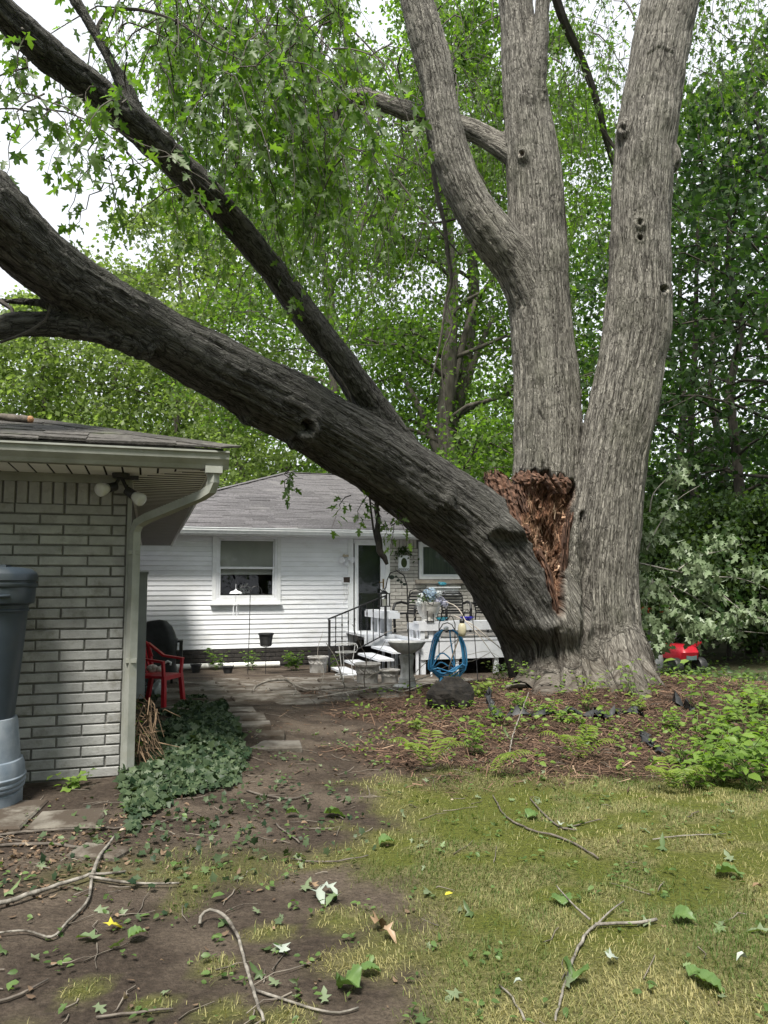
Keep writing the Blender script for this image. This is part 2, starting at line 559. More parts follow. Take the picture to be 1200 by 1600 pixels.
gm = np_mesh('ground', np.stack([fx, fy, fz], -1), gq, ground_mat(), {'lawn': zl, 'mulch': zm, 'moss': zo, 'far': zf}, True)
tag(put('ground', gm), kind='structure')

# ------------------------------------------------------------------ patio of stone pavers, concrete slab by the barrel
def slab_mesh(name, w, d, h, mat, seed):
    r = random.Random(seed)
    j = lambda: r.uniform(-.02, .02)
    b = .012
    c = [(-w / 2 + j(), -d / 2 + j()), (w / 2 + j(), -d / 2 + j()), (w / 2 + j(), d / 2 + j()), (-w / 2 + j(), d / 2 + j())]
    m = MB()
    vs = [(x, y, -h) for x, y in c] + [(x, y, -b) for x, y in c] + [(x - b * (1 if x > 0 else -1), y - b * (1 if y > 0 else -1), 0) for x, y in c]
    m.add(vs, [(0, 1, 5, 4), (1, 2, 6, 5), (2, 3, 7, 6), (3, 0, 4, 7), (4, 5, 9, 8), (5, 6, 10, 9), (6, 7, 11, 10), (7, 4, 8, 11), (8, 9, 10, 11)])
    return m.mesh(name, mat)
TH = R(17)
CT, ST = math.cos(TH), math.sin(TH)
patio = bpy.data.objects.new('patio', None)
COL.objects.link(patio)
tag(patio, kind='structure')
pv = [slab_mesh('paver', .60, .40, .06, PAVER, k) for k in range(5)]
pr = random.Random(3)
for r_ in range(10):
    for c_ in range(8):
        lx, ly = -1.30 + c_ * .625 + (.31 if r_ % 2 else 0), .0 + r_ * .43
        x = -1.75 + lx * CT - ly * ST
        y = 9.55 + lx * ST + ly * CT
        if x < -3.1 or x > 1.2 or y > 15.0: continue
        if r_ == 0 and pr.random() < .45: continue
        if x > .1 + .12 * r_ and y < 11.4: continue
        put('paver', pv[pr.randrange(5)], patio, (x, y, gzf(x, y) + pr.uniform(.004, .03)), (pr.uniform(-.03, .03), pr.uniform(-.03, .03), TH + pr.uniform(-.03, .03)))
for (u, v, s, a) in ((372, 1122, .9, .3), (388, 1133, .7, .2), (356, 1112, .95, .25), (415, 1148, .6, .1), (428, 1166, .8, .2)):
    p = GG(u, v)
    put('paver', pv[int(u) % 5], patio, (p.x, p.y, p.z + .022), (0, .02, a), (s, s, 1))
slab = bpy.data.objects.new('concrete_path', None)
COL.objects.link(slab)
tag(slab, kind='structure')
for (x, y, w, d, a) in ((-2.75, 4.98, 1.05, .62, .12), (-1.98, 4.96, .42, .34, .2), (-1.55, 4.35, .30, .18, -.2)):
    put('slab', slab_mesh('slab', w, d, .06, CONCRETE, int(w * 100)), slab, (x, y, gzf(x, y) + .028), (0, .01, a))

# ------------------------------------------------------------------ garage
GC = GG(187, 1212)
GC.z = 0.0
garage = thing('brick_garage', 'low garage of grey painted brick with deep white soffit and gutter', 'garage', GC, TH)
ZS, OV, GL = 2.318, .60, 9.7        # soffit height, overhang, length of the side wall
m = MB()
m.box((-4.0, GL / 2 + .014, ZS / 2 - .2), (8.0, GL, ZS + .4))
m.build('wall', MORTAR, garage)
def brick_mesh(name, w, h, d, mat, seed, bev=.005):
    r = random.Random(seed)
    j = lambda s=.003: r.uniform(-s, s)
    x0, x1, z0, z1 = -w / 2 + j(), w / 2 + j(), -h / 2 + j(.002), h / 2 + j(.002)
    m = MB()
    vs = [(x, d, z) for x, z in ((x0, z0), (x1, z0), (x1, z1), (x0, z1))]
    vs += [(x, bev, z) for x, z in ((x0, z0), (x1, z0), (x1, z1), (x0, z1))]
    vs += [(x, j(.0015), z) for x, z in ((x0 + bev, z0 + bev), (x1 - bev, z0 + bev), (x1 - bev, z1 - bev), (x0 + bev, z1 - bev))]
    m.add(vs, [(0, 1, 5, 4), (1, 2, 6, 5), (2, 3, 7, 6), (3, 0, 4, 7), (4, 5, 9, 8), (5, 6, 10, 9), (6, 7, 11, 10), (7, 4, 8, 11), (8, 9, 10, 11)])
    return m.mesh(name, mat)
BL, CO, Z0 = .345, .0790, .035
BF = [brick_mesh('brick', BL - .014, CO - .013, .03, PAINTBRICK, k) for k in range(6)]
BS = [brick_mesh('brick', .098, CO - .013, .03, PAINTBRICK, 20 + k) for k in range(3)]
BM = [brick_mesh('brick', .265, CO - .013, .03, PAINTBRICK, 30 + k) for k in range(3)]
br = random.Random(5)
for row in range(26):
    z = Z0 + (row + .5) * CO
    x = 0.0
    k = 0
    while x > -2.3:
        if k == 0:
            w = .112 if row % 2 else .279
            me = br.choice(BS if row % 2 else BM)
        else:
            w, me = BL, br.choice(BF)
        put('brick', me, garage, (x - w / 2, br.uniform(-.003, .003), z), (br.uniform(-.004, .004), 0, br.uniform(-.006, .006)))
        x -= w; k += 1
zt = Z0 + 26 * CO
SOL = [brick_mesh('brick', .070, .178, .03, PAINTBRICK, 40 + k) for k in range(4)]
for k in range(24):
    put('brick', br.choice(SOL), garage, (-.112 - .043 - k * .086, br.uniform(-.002, .002), zt + .090), (0, br.uniform(-.01, .01), 0))
for k in range(2):
    put('brick', br.choice(BS), garage, (-.056, 0, zt + .045 + k * .085))
m = MB(); m.box((-4, .004, -.10), (8, .02, .26)); m.build('foundation', CONCRETE, garage)
m = MB(); m.box((-4.0, -.016, ZS - .034), (8.0, .03, .062)); m.box((-4.0, -.024, ZS - .008), (8.0, .045, .012)); m.build('frieze_board', OLDTRIM, garage)
# soffit: separate grooved panels, mitred at the corner
for k in range(48):
    xa = OV - .125 * (k + 1); xb = xa + .110
    m = MB()
    ya = 0.0 if xb <= 0 else -min(xb, OV)
    yb = 0.0 if xa <= 0 else -xa
    m.prism([(xa, -OV, ZS), (xb, -OV, ZS), (xb, max(ya, -OV + .001) if xb > 0 else 0, ZS), (xa, yb, ZS)], (0, 0, 0), (0, 0, .003))
    m.build('soffit_panel', SOFFIT, garage)
for k in range(98):
    ya = -OV + .125 * k; yb = ya + .100
    if yb > GL + OV: break
    m = MB()
    x0a, x0b = (-ya if ya < 0 else 0.0), (-yb if yb < 0 else 0.0)
    m.prism([(x0a + .002, ya, ZS - .001), (OV, ya, ZS - .001), (OV, yb, ZS - .001), (x0b + .002, yb, ZS - .001)], (0, 0, 0), (0, 0, .003))
    m.build('soffit_panel', SOFFIT, garage)
m = MB(); m.box((-4 + OV / 2, GL / 2, ZS + .032), (8 + OV - .02, GL + 2 * OV - .02, .05)); m.build('eave_backing', DARK, garage)
m = MB()
for k in range(1, 98):
    ya = -OV + .125 * k - .012
    if ya > GL + OV - .1: break
    xa = (-ya if ya < 0 else 0.0) + .03
    if OV - .02 - xa > .05: m.box(((xa + OV - .02) / 2, ya, ZS - .003), (OV - .02 - xa, .014, .005))
tag(m.build('soffit_groove_shade', pm('groove_shade', (.10, .10, .095), (.16, .16, .15), 6, .8), garage), kind='stuff')  # dark strips that paint the shade of the soffit grooves
m = MB(); m.box((-4 + OV / 2 + .01, -OV - .012, ZS + .05), (8 + OV + .02, .024, .135)); m.build('fascia', OLDTRIM, garage)
m = MB()
m.box((OV + .012, GL / 2, ZS + .05), (.024, GL + 2 * OV, .135))
m.box((OV + .034, GL / 2 - .02, ZS + .085), (.022, GL + 2 * OV + .04, .065))
m.build('fascia', TRIM, garage)
m = MB(); m.box((OV + .052, GL / 2, ZS + .128), (.02, GL + 2 * OV + .04, .012)); m.build('drip_edge', OLDTRIM, garage)
# K-style gutter along the front
gp = [(-.026, .118), (-.026, .005), (-.085, .0), (-.100, .028), (-.132, .066), (-.138, .108), (-.152, .112), (-.152, .122), (-.132, .120)]
gi = [(y * .93 - .002, z + .004) for y, z in gp[::-1]]
m = MB()
m.prism([(-8, -OV + y, ZS - .018 + z) for y, z in gp + gi], (-8, 0, 0), (OV + .10, 0, 0))
m.build('gutter', OLDTRIM, garage)
m = MB(); m.prism([(OV + .10, -OV + y, ZS - .018 + z) for y, z in gp[:-1]], (0, 0, 0), (.006, 0, 0)); m.build('gutter_end_cap', OLDTRIM, garage)
# roof: hip with separate shingles on the visible slope
SL = .28
roof_z = ZS + .140
def grz(y): return roof_z + SL * (y + OV + .06)
E = OV + .07
m = MB()
D_ = (GL + 2 * E) / 2
rz_ = roof_z + SL * D_ - .022
m.add([(-8, -E, roof_z - .022), (E, -E, roof_z - .022), (E, GL + E, roof_z - .022), (-8, GL + E, roof_z - .022), (E - D_, -E + D_, rz_), (-8, -E + D_, rz_)],
      [(0, 1, 4, 5), (1, 2, 4), (2, 3, 5, 4), (3, 2, 1, 0)])
m.box((-4 + E / 2, -E + .012, roof_z - .030), (8 + E, .02, .05))
groof = m.build('roof', DARKSH, garage)
def shingle_mesh(w, ex, mat, seed, th=.012):
    r = random.Random(seed)
    m = MB()
    m.box((0, ex / 2 + .02, th / 2), (w, ex + .04, th))
    for i in (0, 2, 4, 6): pass
    return m.mesh('shingle', mat)
shm = [shingle_mesh(.30, .145, DARKSH, k, .012 + .003 * k) for k in range(4)]
sa = math.atan(SL)
for c_ in range(16):
    yy = -E + .135 * c_ * math.cos(sa) - .01
    n_ = 0
    x = E - (yy + E) - .1 + br.uniform(-.12, .05)
    while x > -4.4 and n_ < 17:
        put('shingle', br.choice(shm), groof, (x - .14, yy, roof_z + SL * (yy + E) - .002 + br.uniform(0, .006)), (sa, br.uniform(-.012, .012), 0))
        x -= .302; n_ += 1
for k in range(20):
    t = .02 + k * .17
    m = MB(); m.box((0, 0, 0), (.26, .22, .014))
    put('ridge_cap', m.mesh('ridge_cap', DARKSH), groof, (E - .02 - t, -E + .02 + t, roof_z + SL * (t + .03) + .012), (sa * .7, sa * .7, R(-45)))
# downspout at the corner
ds = [(.60, -OV - .07, ZS - .02), (.60, -OV - .07, ZS - .11), (.585, -OV - .045, ZS - .165), (.53, -OV + .03, ZS - .20), (.15, -.13, ZS - .335), (.085, -.085, ZS - .375),
      (.062, -.062, ZS - .44), (.060, -.055, 1.0), (.060, -.055, .10)]
m = MB()
m.tube(ds, .044, 4, True)
dsp = m.build('downspout', OLDTRIM, garage)
m = MB()
for z in (1.72, .9):
    m.box((.060, -.055, z), (.078, .078, .03))
m.build('strap', OLDTRIM, dsp)
m = MB(); m.box((.60, -OV - .07, ZS - .025), (.12, .10, .05)); m.build('outlet', OLDTRIM, dsp)
m = MB(); m.box((.016, .03, 1.05), (.03, .09, 2.5)); m.build('corner_board', OLDTRIM, garage)

def glc(p):   # world -> garage local
    d = Vector(p) - GC
    return Vector((d.x * CT + d.y * ST, -d.x * ST + d.y * CT, d.z))
def gw(x, y, z):
    return GC + Vector((x * CT - y * ST, x * ST + y * CT, z))

# ------------------------------------------------------------------ white house
HB = P(553, 917, 17.863)
HB.z = 0.0
H = thing('white_house', 'white sided ranch house with grey hipped roof and pale brick beside the door', 'house', HB, TH)
HN = Vector((ST, -CT, 0))           # outward wall normal
def hw(u, v, off=0.0):
    """photo pixel -> (local x, z) on the house wall plane moved outward by off"""
    r = ray(u, v); o = Vector((0, 0, CAM_H))
    q = HB + HN * off
    t = (q - o).dot(HN) / r.dot(HN)
    p = o + r * t - HB
    return p.x * CT + p.y * ST, p.z
def hworld(x, y, z):
    return HB + Vector((x * CT - y * ST, x * ST + y * CT, z))
zb = hw(400, 1012.5)[1]
ztop = hw(400, 836)[1]
X_L, X_DL, X_DR, X_R = -5.35, hw(545, 900)[0], hw(607, 900)[0], 5.2
m = MB()
WX0, WZ0 = hw(338, 937)[0], hw(338, 937)[1]
WX1, WZ1 = hw(432, 841)
dx0, dz1 = hw(556, 849)
dx1 = hw(602, 849)[0]
rx0, rz0 = hw(659, 903)
rz1 = hw(659, 850)[1]
rx1 = rx0 + 2.3
FL = hw(600, 997)[1] - .02          # door sill level
# wall built of blocks that leave the openings free
def wallblock(x0, x1, z0, z1):
    m.box(((x0 + x1) / 2, .11, (z0 + z1) / 2), (x1 - x0, .2, z1 - z0))
wallblock(X_L, WX0, zb - .3, ztop + .2); wallblock(WX0, WX1, zb - .3, WZ0); wallblock(WX0, WX1, WZ1, ztop + .2)
wallblock(WX1, dx0, zb - .3, ztop + .2); wallblock(dx0, dx1, zb - .3, FL); wallblock(dx0, dx1, dz1, ztop + .2)
wallblock(dx1, rx0, zb - .3, ztop + .2); wallblock(rx0, rx1, zb - .3, rz0); wallblock(rx0, rx1, rz1, ztop + .2); wallblock(rx1, X_R, zb - .3, ztop + .2)
m.box((X_L + .1, 4.6, (zb + ztop) / 2), (.2, 8.8, ztop - zb + .5)); m.box((X_R - .1, 4.6, (zb + ztop) / 2), (.2, 8.8, ztop - zb + .5))
m.build('wall', MORTAR, H)
m = MB(); m.box((0, 1.6, 1.0), (10, .05, 3.5)); m.box((0, .9, ztop + .18), (10, 1.4, .04)); m.box((0, .9, -.25), (10, 1.4, .04)); m.build('dark_room', DARK, H)
m = MB(); m.box(((X_L + X_DR) / 2, -.005, zb - .32), (X_DR - X_L, .03, .58)); m.build('foundation', pm('dark_foundation', (.015, .014, .013), (.03, .028, .026), 12, .9, .4), H)
fb_i = random.Random(9)
FBM_ = [brick_mesh('foundation_brick', .29, .075, .03, pm('dark_brick', (.022, .02, .019), (.045, .04, .037), 12, .9, .3, rnd=.15), 60 + k) for k in range(3)]
for r_ in range(4):
    for k in range(18):
        put('foundation_brick', fb_i.choice(FBM_), H, (X_L + .2 + k * .305 + (.15 if r_ % 2 else 0), -.030, zb - .06 - r_ * .09))
# siding boards
ex = .1062
xs_w0, xs_w1 = hw(331.5, 890)[0], hw(438.5, 890)[0]
wz_hi, wz_lo = hw(385, 833)[1], hw(385, 943)[1]
def board(x0, x1, z0):
    m = MB()
    zz = min(z0 + ex + .006, ztop + .02)
    m.prism([(x0, -.001, z0), (x0, -.019, z0), (x0, -.021, z0 + .006), (x0, -.006, zz), (x0, -.001, zz)], (x0, 0, 0), (x1, 0, 0))
    m.build('siding_board', WHITE, H)
k = 0
while zb + k * ex < ztop:
    z0 = zb + k * ex
    k += 1
    if z0 + ex * .5 > wz_lo and z0 < wz_hi:
        board(X_L, xs_w0, z0); board(xs_w1, X_DL, z0)
    else:
        sp = -2.2 + (k * 1.37) % 1.6
        board(X_L, sp, z0); board(sp + .002, X_DL, z0)
m = MB(); m.box((X_L - .01, -.012, (zb + ztop) / 2), (.08, .03, ztop - zb)); m.build('corner_board', WHITE, H)
m = MB(); m.box((X_DL + .035, -.016, (zb + ztop) / 2), (hw(553.5, 900)[0] - X_DL, .045, ztop - zb)); m.build('corner_board', TRIM, H)
# window of two sashes with a blind
def frame_boxes(m, x0, x1, z0, z1, w, y, d):
    m.box(((x0 + x1) / 2, y, z1 - w / 2), (x1 - x0, d, w)); m.box(((x0 + x1) / 2, y, z0 + w / 2), (x1 - x0, d, w))
    m.box((x0 + w / 2, y, (z0 + z1) / 2), (w, d, z1 - z0 - 2 * w)); m.box((x1 - w / 2, y, (z0 + z1) / 2), (w, d, z1 - z0 - 2 * w))
m = MB(); frame_boxes(m, xs_w0, xs_w1, wz_lo, wz_hi, .085, -.026, .045); win = m.build('window', TRIM, H)
m = MB(); frame_boxes(m, xs_w0 + .087, xs_w1 - .087, wz_lo + .087, wz_hi - .087, .045, -.012, .04); m.build('frame', WHITE, win)
zmid = hw(385, 887)[1]
m = MB(); frame_boxes(m, xs_w0 + .134, xs_w1 - .134, wz_lo + .134, zmid + .02, .05, .004, .03); m.build('sash', WHITE, win)
m = MB(); frame_boxes(m, xs_w0 + .134, xs_w1 - .134, zmid - .02, wz_hi - .134, .04, .036, .03); m.build('sash', WHITE, win)
m = MB(); m.pane(((xs_w0 + xs_w1) / 2, .004, (wz_lo + .18 + zmid - .03) / 2), xs_w1 - xs_w0 - .36, zmid - wz_lo - .21); m.build('pane', GLASS, win)
m = MB(); m.pane(((xs_w0 + xs_w1) / 2, .036, (wz_hi - .17 + zmid + .02) / 2), xs_w1 - xs_w0 - .34, wz_hi - zmid - .19); m.build('pane', GLASS, win)
m = MB(); m.box(((xs_w0 + xs_w1) / 2, -.045, wz_lo - .012), (xs_w1 - xs_w0 + .06, .11, .03)); m.build('sill', TRIM, win)
BLIND = pm('window_blind', (.58, .60, .58), (.66, .68, .66), 3, .6)
zbl = hw(385, 895)[1]
nb = 34
blind_top = wz_hi - .1
for k in range(nb):
    z = blind_top - (k + .5) * (blind_top - zbl) / nb
    m = MB()
    m.box((0, 0, 0), (xs_w1 - xs_w0 - .3, .035, .004), Matrix.Rotation(R(62), 3, 'X'))
    me_ = m.mesh('blind_slat', BLIND) if k == 0 else me_
    put('blind_slat', me_, win, ((xs_w0 + xs_w1) / 2, .10, z))
m = MB(); m.box(((xs_w0 + xs_w1) / 2, .10, zbl - .02), (xs_w1 - xs_w0 - .3, .03, .035)); m.build('blind_rail', BLIND, win)
m = MB(); m.box(((xs_w0 + xs_w1) / 2, .18, wz_lo + .10), (xs_w1 - xs_w0 - .1, .22, .03)); m.build('inner_ledge', TRIM, win)
# door: white frame, dark glazed storm door, lever handle
m = MB()
m.box((dx0 - .01, -.02, (FL + dz1) / 2), (.05, .07, dz1 - FL + .06)); m.box((dx1 + .045, -.02, (FL + dz1) / 2), (.10, .07, dz1 - FL + .06))
m.box(((dx0 + dx1) / 2 + .03, -.02, dz1 + .045), (dx1 - dx0 + .17, .075, .09)); m.box(((dx0 + dx1) / 2 + .03, -.026, dz1 + .15), (dx1 - dx0 + .19, .04, .10))
door = m.build('door', TRIM, H)
m = MB(); frame_boxes(m, dx0 + .016, dx1 - .006, FL, dz1, .04, .0, .04); m.box((dx1 - .075, 0, (FL + dz1) / 2), (.10, .042, dz1 - FL - .09)); m.build('storm_frame', WHITE, door)
m = MB(); m.pane(((dx0 + dx1) / 2 - .03, .004, (FL + dz1) / 2), dx1 - dx0 - .15, dz1 - FL - .08); m.build('pane', GLASS, door)
m = MB(); m.box(((dx0 + dx1) / 2, .12, (FL + dz1) / 2), (dx1 - dx0, .04, dz1 - FL)); m.build('inner_door', pm('dark_door', (.012, .02, .022), (.02, .03, .034), 5, .5), door)
hz = hw(595, 912)[1]
m = MB(); m.box((dx1 - .06, -.028, hz), (.035, .014, .22)); m.tube([(dx1 - .06, -.03, hz + .03), (dx1 - .06, -.06, hz + .03), (dx1 - .17, -.06, hz + .035)], .011, 8)
m.build('handle', pm('brass', (.18, .13, .06), (.25, .18, .09), 20, .4, metal=.8), door)
# pale brick wall right of the door, one piece each
HBm = [brick_mesh('brick', .292, .073, .03, HOUSEBRICK, 70 + k) for k in range(6)]
HBs = [brick_mesh('brick', .14, .073, .03, HOUSEBRICK, 80 + k) for k in range(2)]
hzt = hw(640, 857)[1]
cnt = 0
for r_ in range(23):
    z = hzt - .043 - r_ * .086
    if z < .1: break
    x = X_DR + .02
    first = True
    while x < rx0 + 2.4 and x < 3.6:
        w = .152 if (first and r_ % 2) else .304
        me_ = fb_i.choice(HBs if w < .2 else HBm)
        inw = rz0 - .10 < z < rz1 + .06 and rx0 - .10 < x + w / 2 < rx1 + .08
        cut = inw or (rz0 - .10 < z < rz1 + .06 and x + w > rx0 - .085 and x < rx1)
        if cut and x < rx0 - .09:
            w2 = rx0 - .09 - x
            if w2 > .05: put('brick', brick_mesh('brick', w2 - .012, .073, .03, HOUSEBRICK, r_), H, (x + w2 / 2, -.012, z)); cnt += 1
        elif not cut:
            put('brick', me_, H, (x + w / 2, -.012 + fb_i.uniform(-.002, .002), z), (0, 0, fb_i.uniform(-.006, .006))); cnt += 1
        x += w; first = False
HSo = [brick_mesh('brick', .073, .20, .03, HOUSEBRICK, 90 + k) for k in range(4)]
for k in range(34):
    x = X_DR + .06 + k * .086
    if rx0 - .12 < x < rx1 and rz1 + .05 > hzt: continue
    put('brick', fb_i.choice(HSo), H, (x, -.012, hzt + .105))
m = MB(); m.box(((X_DR + 5.2) / 2, -.010, hzt + .34), (5.2 - X_DR, .02, .26)); m.build('frieze_board', TRIM, H)
# right window with its stone sill
m = MB(); frame_boxes(m, rx0 - .075, rx1 + .07, rz0 - .03, rz1 + .05, .07, -.02, .06); w2 = m.build('window', TRIM, H)
m = MB(); frame_boxes(m, rx0 - .004, rx0 + 1.15, rz0 + .042, rz1 - .022, .045, .01, .03); frame_boxes(m, rx0 + 1.152, rx1 - .002, rz0 + .042, rz1 - .022, .045, .01, .03); m.build('sash', WHITE, w2)
m = MB(); m.pane((rx0 + .57, .012, (rz0 + rz1) / 2), 1.06, rz1 - rz0 - .1); m.build('pane', GLASS, w2)
m = MB(); m.pane((rx0 + 1.72, .012, (rz0 + rz1) / 2), 1.06, rz1 - rz0 - .1); m.build('pane', GLASS, w2)
m = MB(); m.box(((rx0 + rx1) / 2, .16, (rz0 + rz1) / 2), (rx1 - rx0, .02, rz1 - rz0)); m.build('curtain', pm('grey_curtain', (.10, .12, .125), (.16, .18, .185), 3, .9, stretch=(8, 8, .4)), w2)
m = MB(); m.box(((rx0 + rx1) / 2, -.05, rz0 - .085), (rx1 - rx0 + .35, .11, .085)); m.build('sill', pm('stone_sill', (.24, .21, .18), (.33, .30, .26), 9, .8, .2), w2)
# eave, gutter, roof with separate shingles
EO = .50
ze = ztop - .02
m = MB(); m.box((0, -EO / 2, ze), (12.3, EO, .02)); m.build('soffit', TRIM, H)
zg = hw(400, 826, EO)[1]
m = MB()
m.prism([(-6.15, -EO - .01 + y * .8, zg - .125 + z * 1.05) for y, z in gp + gi], (-6.15, 0, 0), (6.0, 0, 0)); m.build('gutter', TRIM, H)
m = MB(); m.box((0, -EO + .006, zg - .07), (12.2, .024, .16)); m.build('fascia', TRIM, H)
ez = zg + .015
EY = -EO - .05
ap = P(447, 739, 22.0) - HB
apx, apy = ap.x * CT + ap.y * ST, ap.x * -ST + ap.y * CT
RISE = (ap.z - ez) / (apy - EY)
lx0 = apx - (apy - EY)
m = MB()
yb_ = 2 * apy - EY
rr = 6.3
m.add([(lx0, EY, ez - .02), (rr, EY, ez - .02), (rr, yb_, ez - .02), (lx0, yb_, ez - .02), (apx, apy, ap.z - .02), (rr - 3, apy, ap.z - .02)],
      [(0, 1, 5, 4), (1, 2, 5), (2, 3, 4, 5), (3, 0, 4), (3, 2, 1, 0)])
m.box(((lx0 + rr) / 2, EY + .012, ez - .02), (rr - lx0, .02, .035))
hroof = m.build('roof', SHINGLE, H)
ra = math.atan(RISE)
shh = [shingle_mesh(.50, .142, SHINGLE, k, .010 + .003 * k) for k in range(4)]
exs = .142 * math.cos(ra)
rest = MB()
n_obj = 0
ncourse = int((apy - EY) / exs)
for c_ in range(ncourse):
    yy = EY - .01 + c_ * exs
    xl = lx0 + (yy - EY) + .05
    x = max(xl, -4.6) + fb_i.uniform(0, .3)
    if xl > -4.6: x = xl + fb_i.uniform(0, .1)
    while x < min(3.0, 1.8 + .02 * c_):
        pos = (x + .25, yy, ez + RISE * (yy - EY) - .004 + fb_i.uniform(0, .005))
        if n_obj < 300:
            put('shingle', fb_i.choice(shh), hroof, pos, (ra, fb_i.uniform(-.008, .008), 0)); n_obj += 1
        else:
            th = fb_i.choice((.010, .013, .016, .019))
            rest.box(Vector(pos) + Matrix.Rotation(ra, 3, 'X') @ Vector((0, .091, th / 2)), (.498, .182, th), Matrix.Rotation(ra, 3, 'X'))
        x += .502
if rest.v: tag(rest.build('shingles', SHINGLE, hroof), kind='stuff')
m = MB()
for k in range(34):
    t = k * .2
    m.box((lx0 + t + .04, EY + t + .04, ez + RISE * (t + .04) + .012), (.27, .24, .014), Matrix.Rotation(R(45), 3, 'Z') @ Matrix.Rotation(-ra * .72, 3, 'Y'))
    if t > apy - EY: break
m.box((apx + 2, apy, ap.z + .008), (4, .22, .02))
m.build('ridge_caps', SHINGLE, hroof)
# white pipe along the foundation
pa, pb = hworld(-4.6, -.22, 0), hworld(-1.75, -.22, 0)
pa.z, pb.z = gzf(pa.x, pa.y), gzf(pb.x, pb.y)
m = MB(); m.tube([(pa.x, pa.y, pa.z + .07), (pb.x, pb.y, pb.z + .07)], .062, 14)
tag(m.build('drain_pipe', pm('white_pvc', (.68, .68, .66), (.78, .78, .76), 6, .4), smooth='auto'), 'white plastic drain pipe lying along the foot of the white siding', 'pipe')

# ------------------------------------------------------------------ the big split maple
def bark_mat(name='maple_bark', light=(.330, .312, .275), mid=(.200, .187, .165), dark=(.042, .038, .033), moss=(.095, .105, .06)):
    m, t, b = new_mat(name)
    L = t.links.new
    bk = _n(t, 'ShaderNodeAttribute', attribute_name='bk').outputs['Vector']
    wd = _n(t, 'ShaderNodeAttribute', attribute_name='wd').outputs['Fac']
    hg = _n(t, 'ShaderNodeAttribute', attribute_name='hg').outputs['Fac']
    geo = _n(t, 'ShaderNodeNewGeometry')
    def noise(vec, s, d=6, r=.62, ty='FBM', dist=0.0):
        n = _n(t, 'ShaderNodeTexNoise', Scale=s, Detail=float(d), Roughness=r, Distortion=dist)
        L(vec, n.inputs['Vector'])
        return n.outputs['Fac']
    def math_(op, a, c=None, k=None):
        n = _n(t, 'ShaderNodeMath', operation=op)
        L(a, n.inputs[0])
        if c is not None: L(c, n.inputs[1])
        if k is not None: n.inputs[1].default_value = k
        return n.outputs[0]
    n1 = noise(bk, 26, 9, .70, dist=.25)
    n2 = noise(bk, 120, 4, .7)
    def furrow(vec, sc, w, dist=.35, d=3):
        f = noise(vec, sc, d, .5, dist=dist)
        a = math_('ABSOLUTE', math_('SUBTRACT', f, k=.5))
        m_ = _n(t, 'ShaderNodeMapRange', interpolation_type='SMOOTHSTEP')
        m_.inputs['From Max'].default_value = w
        L(a, m_.inputs['Value'])
        return m_.outputs['Result']
    f1 = furrow(bk, 15.0, .060)
    f2 = furrow(bk, 33.0, .060, .4)
    f3 = furrow(bk, 75.0, .10, .5)
    plates = math_('MULTIPLY', math_('ADD', math_('MULTIPLY', f1, k=.5), math_('MULTIPLY', f2, k=.5)), math_('ADD', math_('MULTIPLY', f3, k=.35), k=.65))
    h = math_('ADD', math_('MULTIPLY', plates, k=.55), math_('MULTIPLY', n1, k=.45))
    h = math_('ADD', h, math_('MULTIPLY', n2, k=.16))
    h = math_('ADD', h, math_('MULTIPLY', hg, k=.20))
    rp = _n(t, 'ShaderNodeValToRGB')
    e = rp.color_ramp.elements
    e[0].position, e[0].color = .40, rgba(dark)
    e[1].position, e[1].color = .95, rgba(light)
    q = e.new(.66); q.color = rgba(mid)
    L(h, rp.inputs['Fac'])
    big = noise(geo.outputs['Position'], 1.7, 5, .6)
    mr = _n(t, 'ShaderNodeMapRange')
    mr.inputs['From Min'].default_value, mr.inputs['From Max'].default_value = .50, .72
    mr.inputs['To Max'].default_value = .55
    L(big, mr.inputs['Value'])
    mx = _n(t, 'ShaderNodeMixRGB', blend_type='MIX')
    mx.inputs[2].default_value = rgba(moss)
    L(math_('MULTIPLY', mr.outputs['Result'], n1), mx.inputs[0])
    fm = _n(t, 'ShaderNodeMixRGB')
    fm.inputs[1].default_value = rgba(dark)
    L(math_('ADD', math_('ADD', math_('MULTIPLY', f1, k=.42), math_('MULTIPLY', f2, k=.30)), math_('MULTIPLY', n1, k=.55)), fm.inputs[0])
    L(rp.outputs['Color'], fm.inputs[2])
    L(fm.outputs['Color'], mx.inputs[1])
    sx = _n(t, 'ShaderNodeSeparateXYZ')
    L(geo.outputs['Position'], sx.inputs[0])
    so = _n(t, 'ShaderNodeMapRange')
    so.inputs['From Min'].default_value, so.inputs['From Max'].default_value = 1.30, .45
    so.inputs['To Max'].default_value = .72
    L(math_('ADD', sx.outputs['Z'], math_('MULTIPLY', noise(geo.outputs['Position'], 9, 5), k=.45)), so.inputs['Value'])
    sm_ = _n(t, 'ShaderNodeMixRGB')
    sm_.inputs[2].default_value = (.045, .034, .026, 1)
    wn = noise(bk, 34, 8, .75, dist=1.2)
    wr = _n(t, 'ShaderNodeValToRGB')
    w = wr.color_ramp.elements
    w[0].position, w[0].color = .36, (.016, .009, .007, 1)
    w[1].position, w[1].color = .74, (.48, .27, .155, 1)
    q = w.new(.52); q.color = (.19, .095, .058, 1)
    L(wn, wr.inputs['Fac'])
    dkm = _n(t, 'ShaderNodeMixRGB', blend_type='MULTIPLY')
    dkm.inputs[2].default_value = (.47, .485, .51, 1)  # canopy shade on the torn limb, multiplied into its bark colour
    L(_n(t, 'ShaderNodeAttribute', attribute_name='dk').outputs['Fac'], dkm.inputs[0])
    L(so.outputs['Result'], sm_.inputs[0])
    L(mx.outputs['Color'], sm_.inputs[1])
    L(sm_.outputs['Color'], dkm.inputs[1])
    mw = _n(t, 'ShaderNodeMixRGB')
    L(wd, mw.inputs[0])
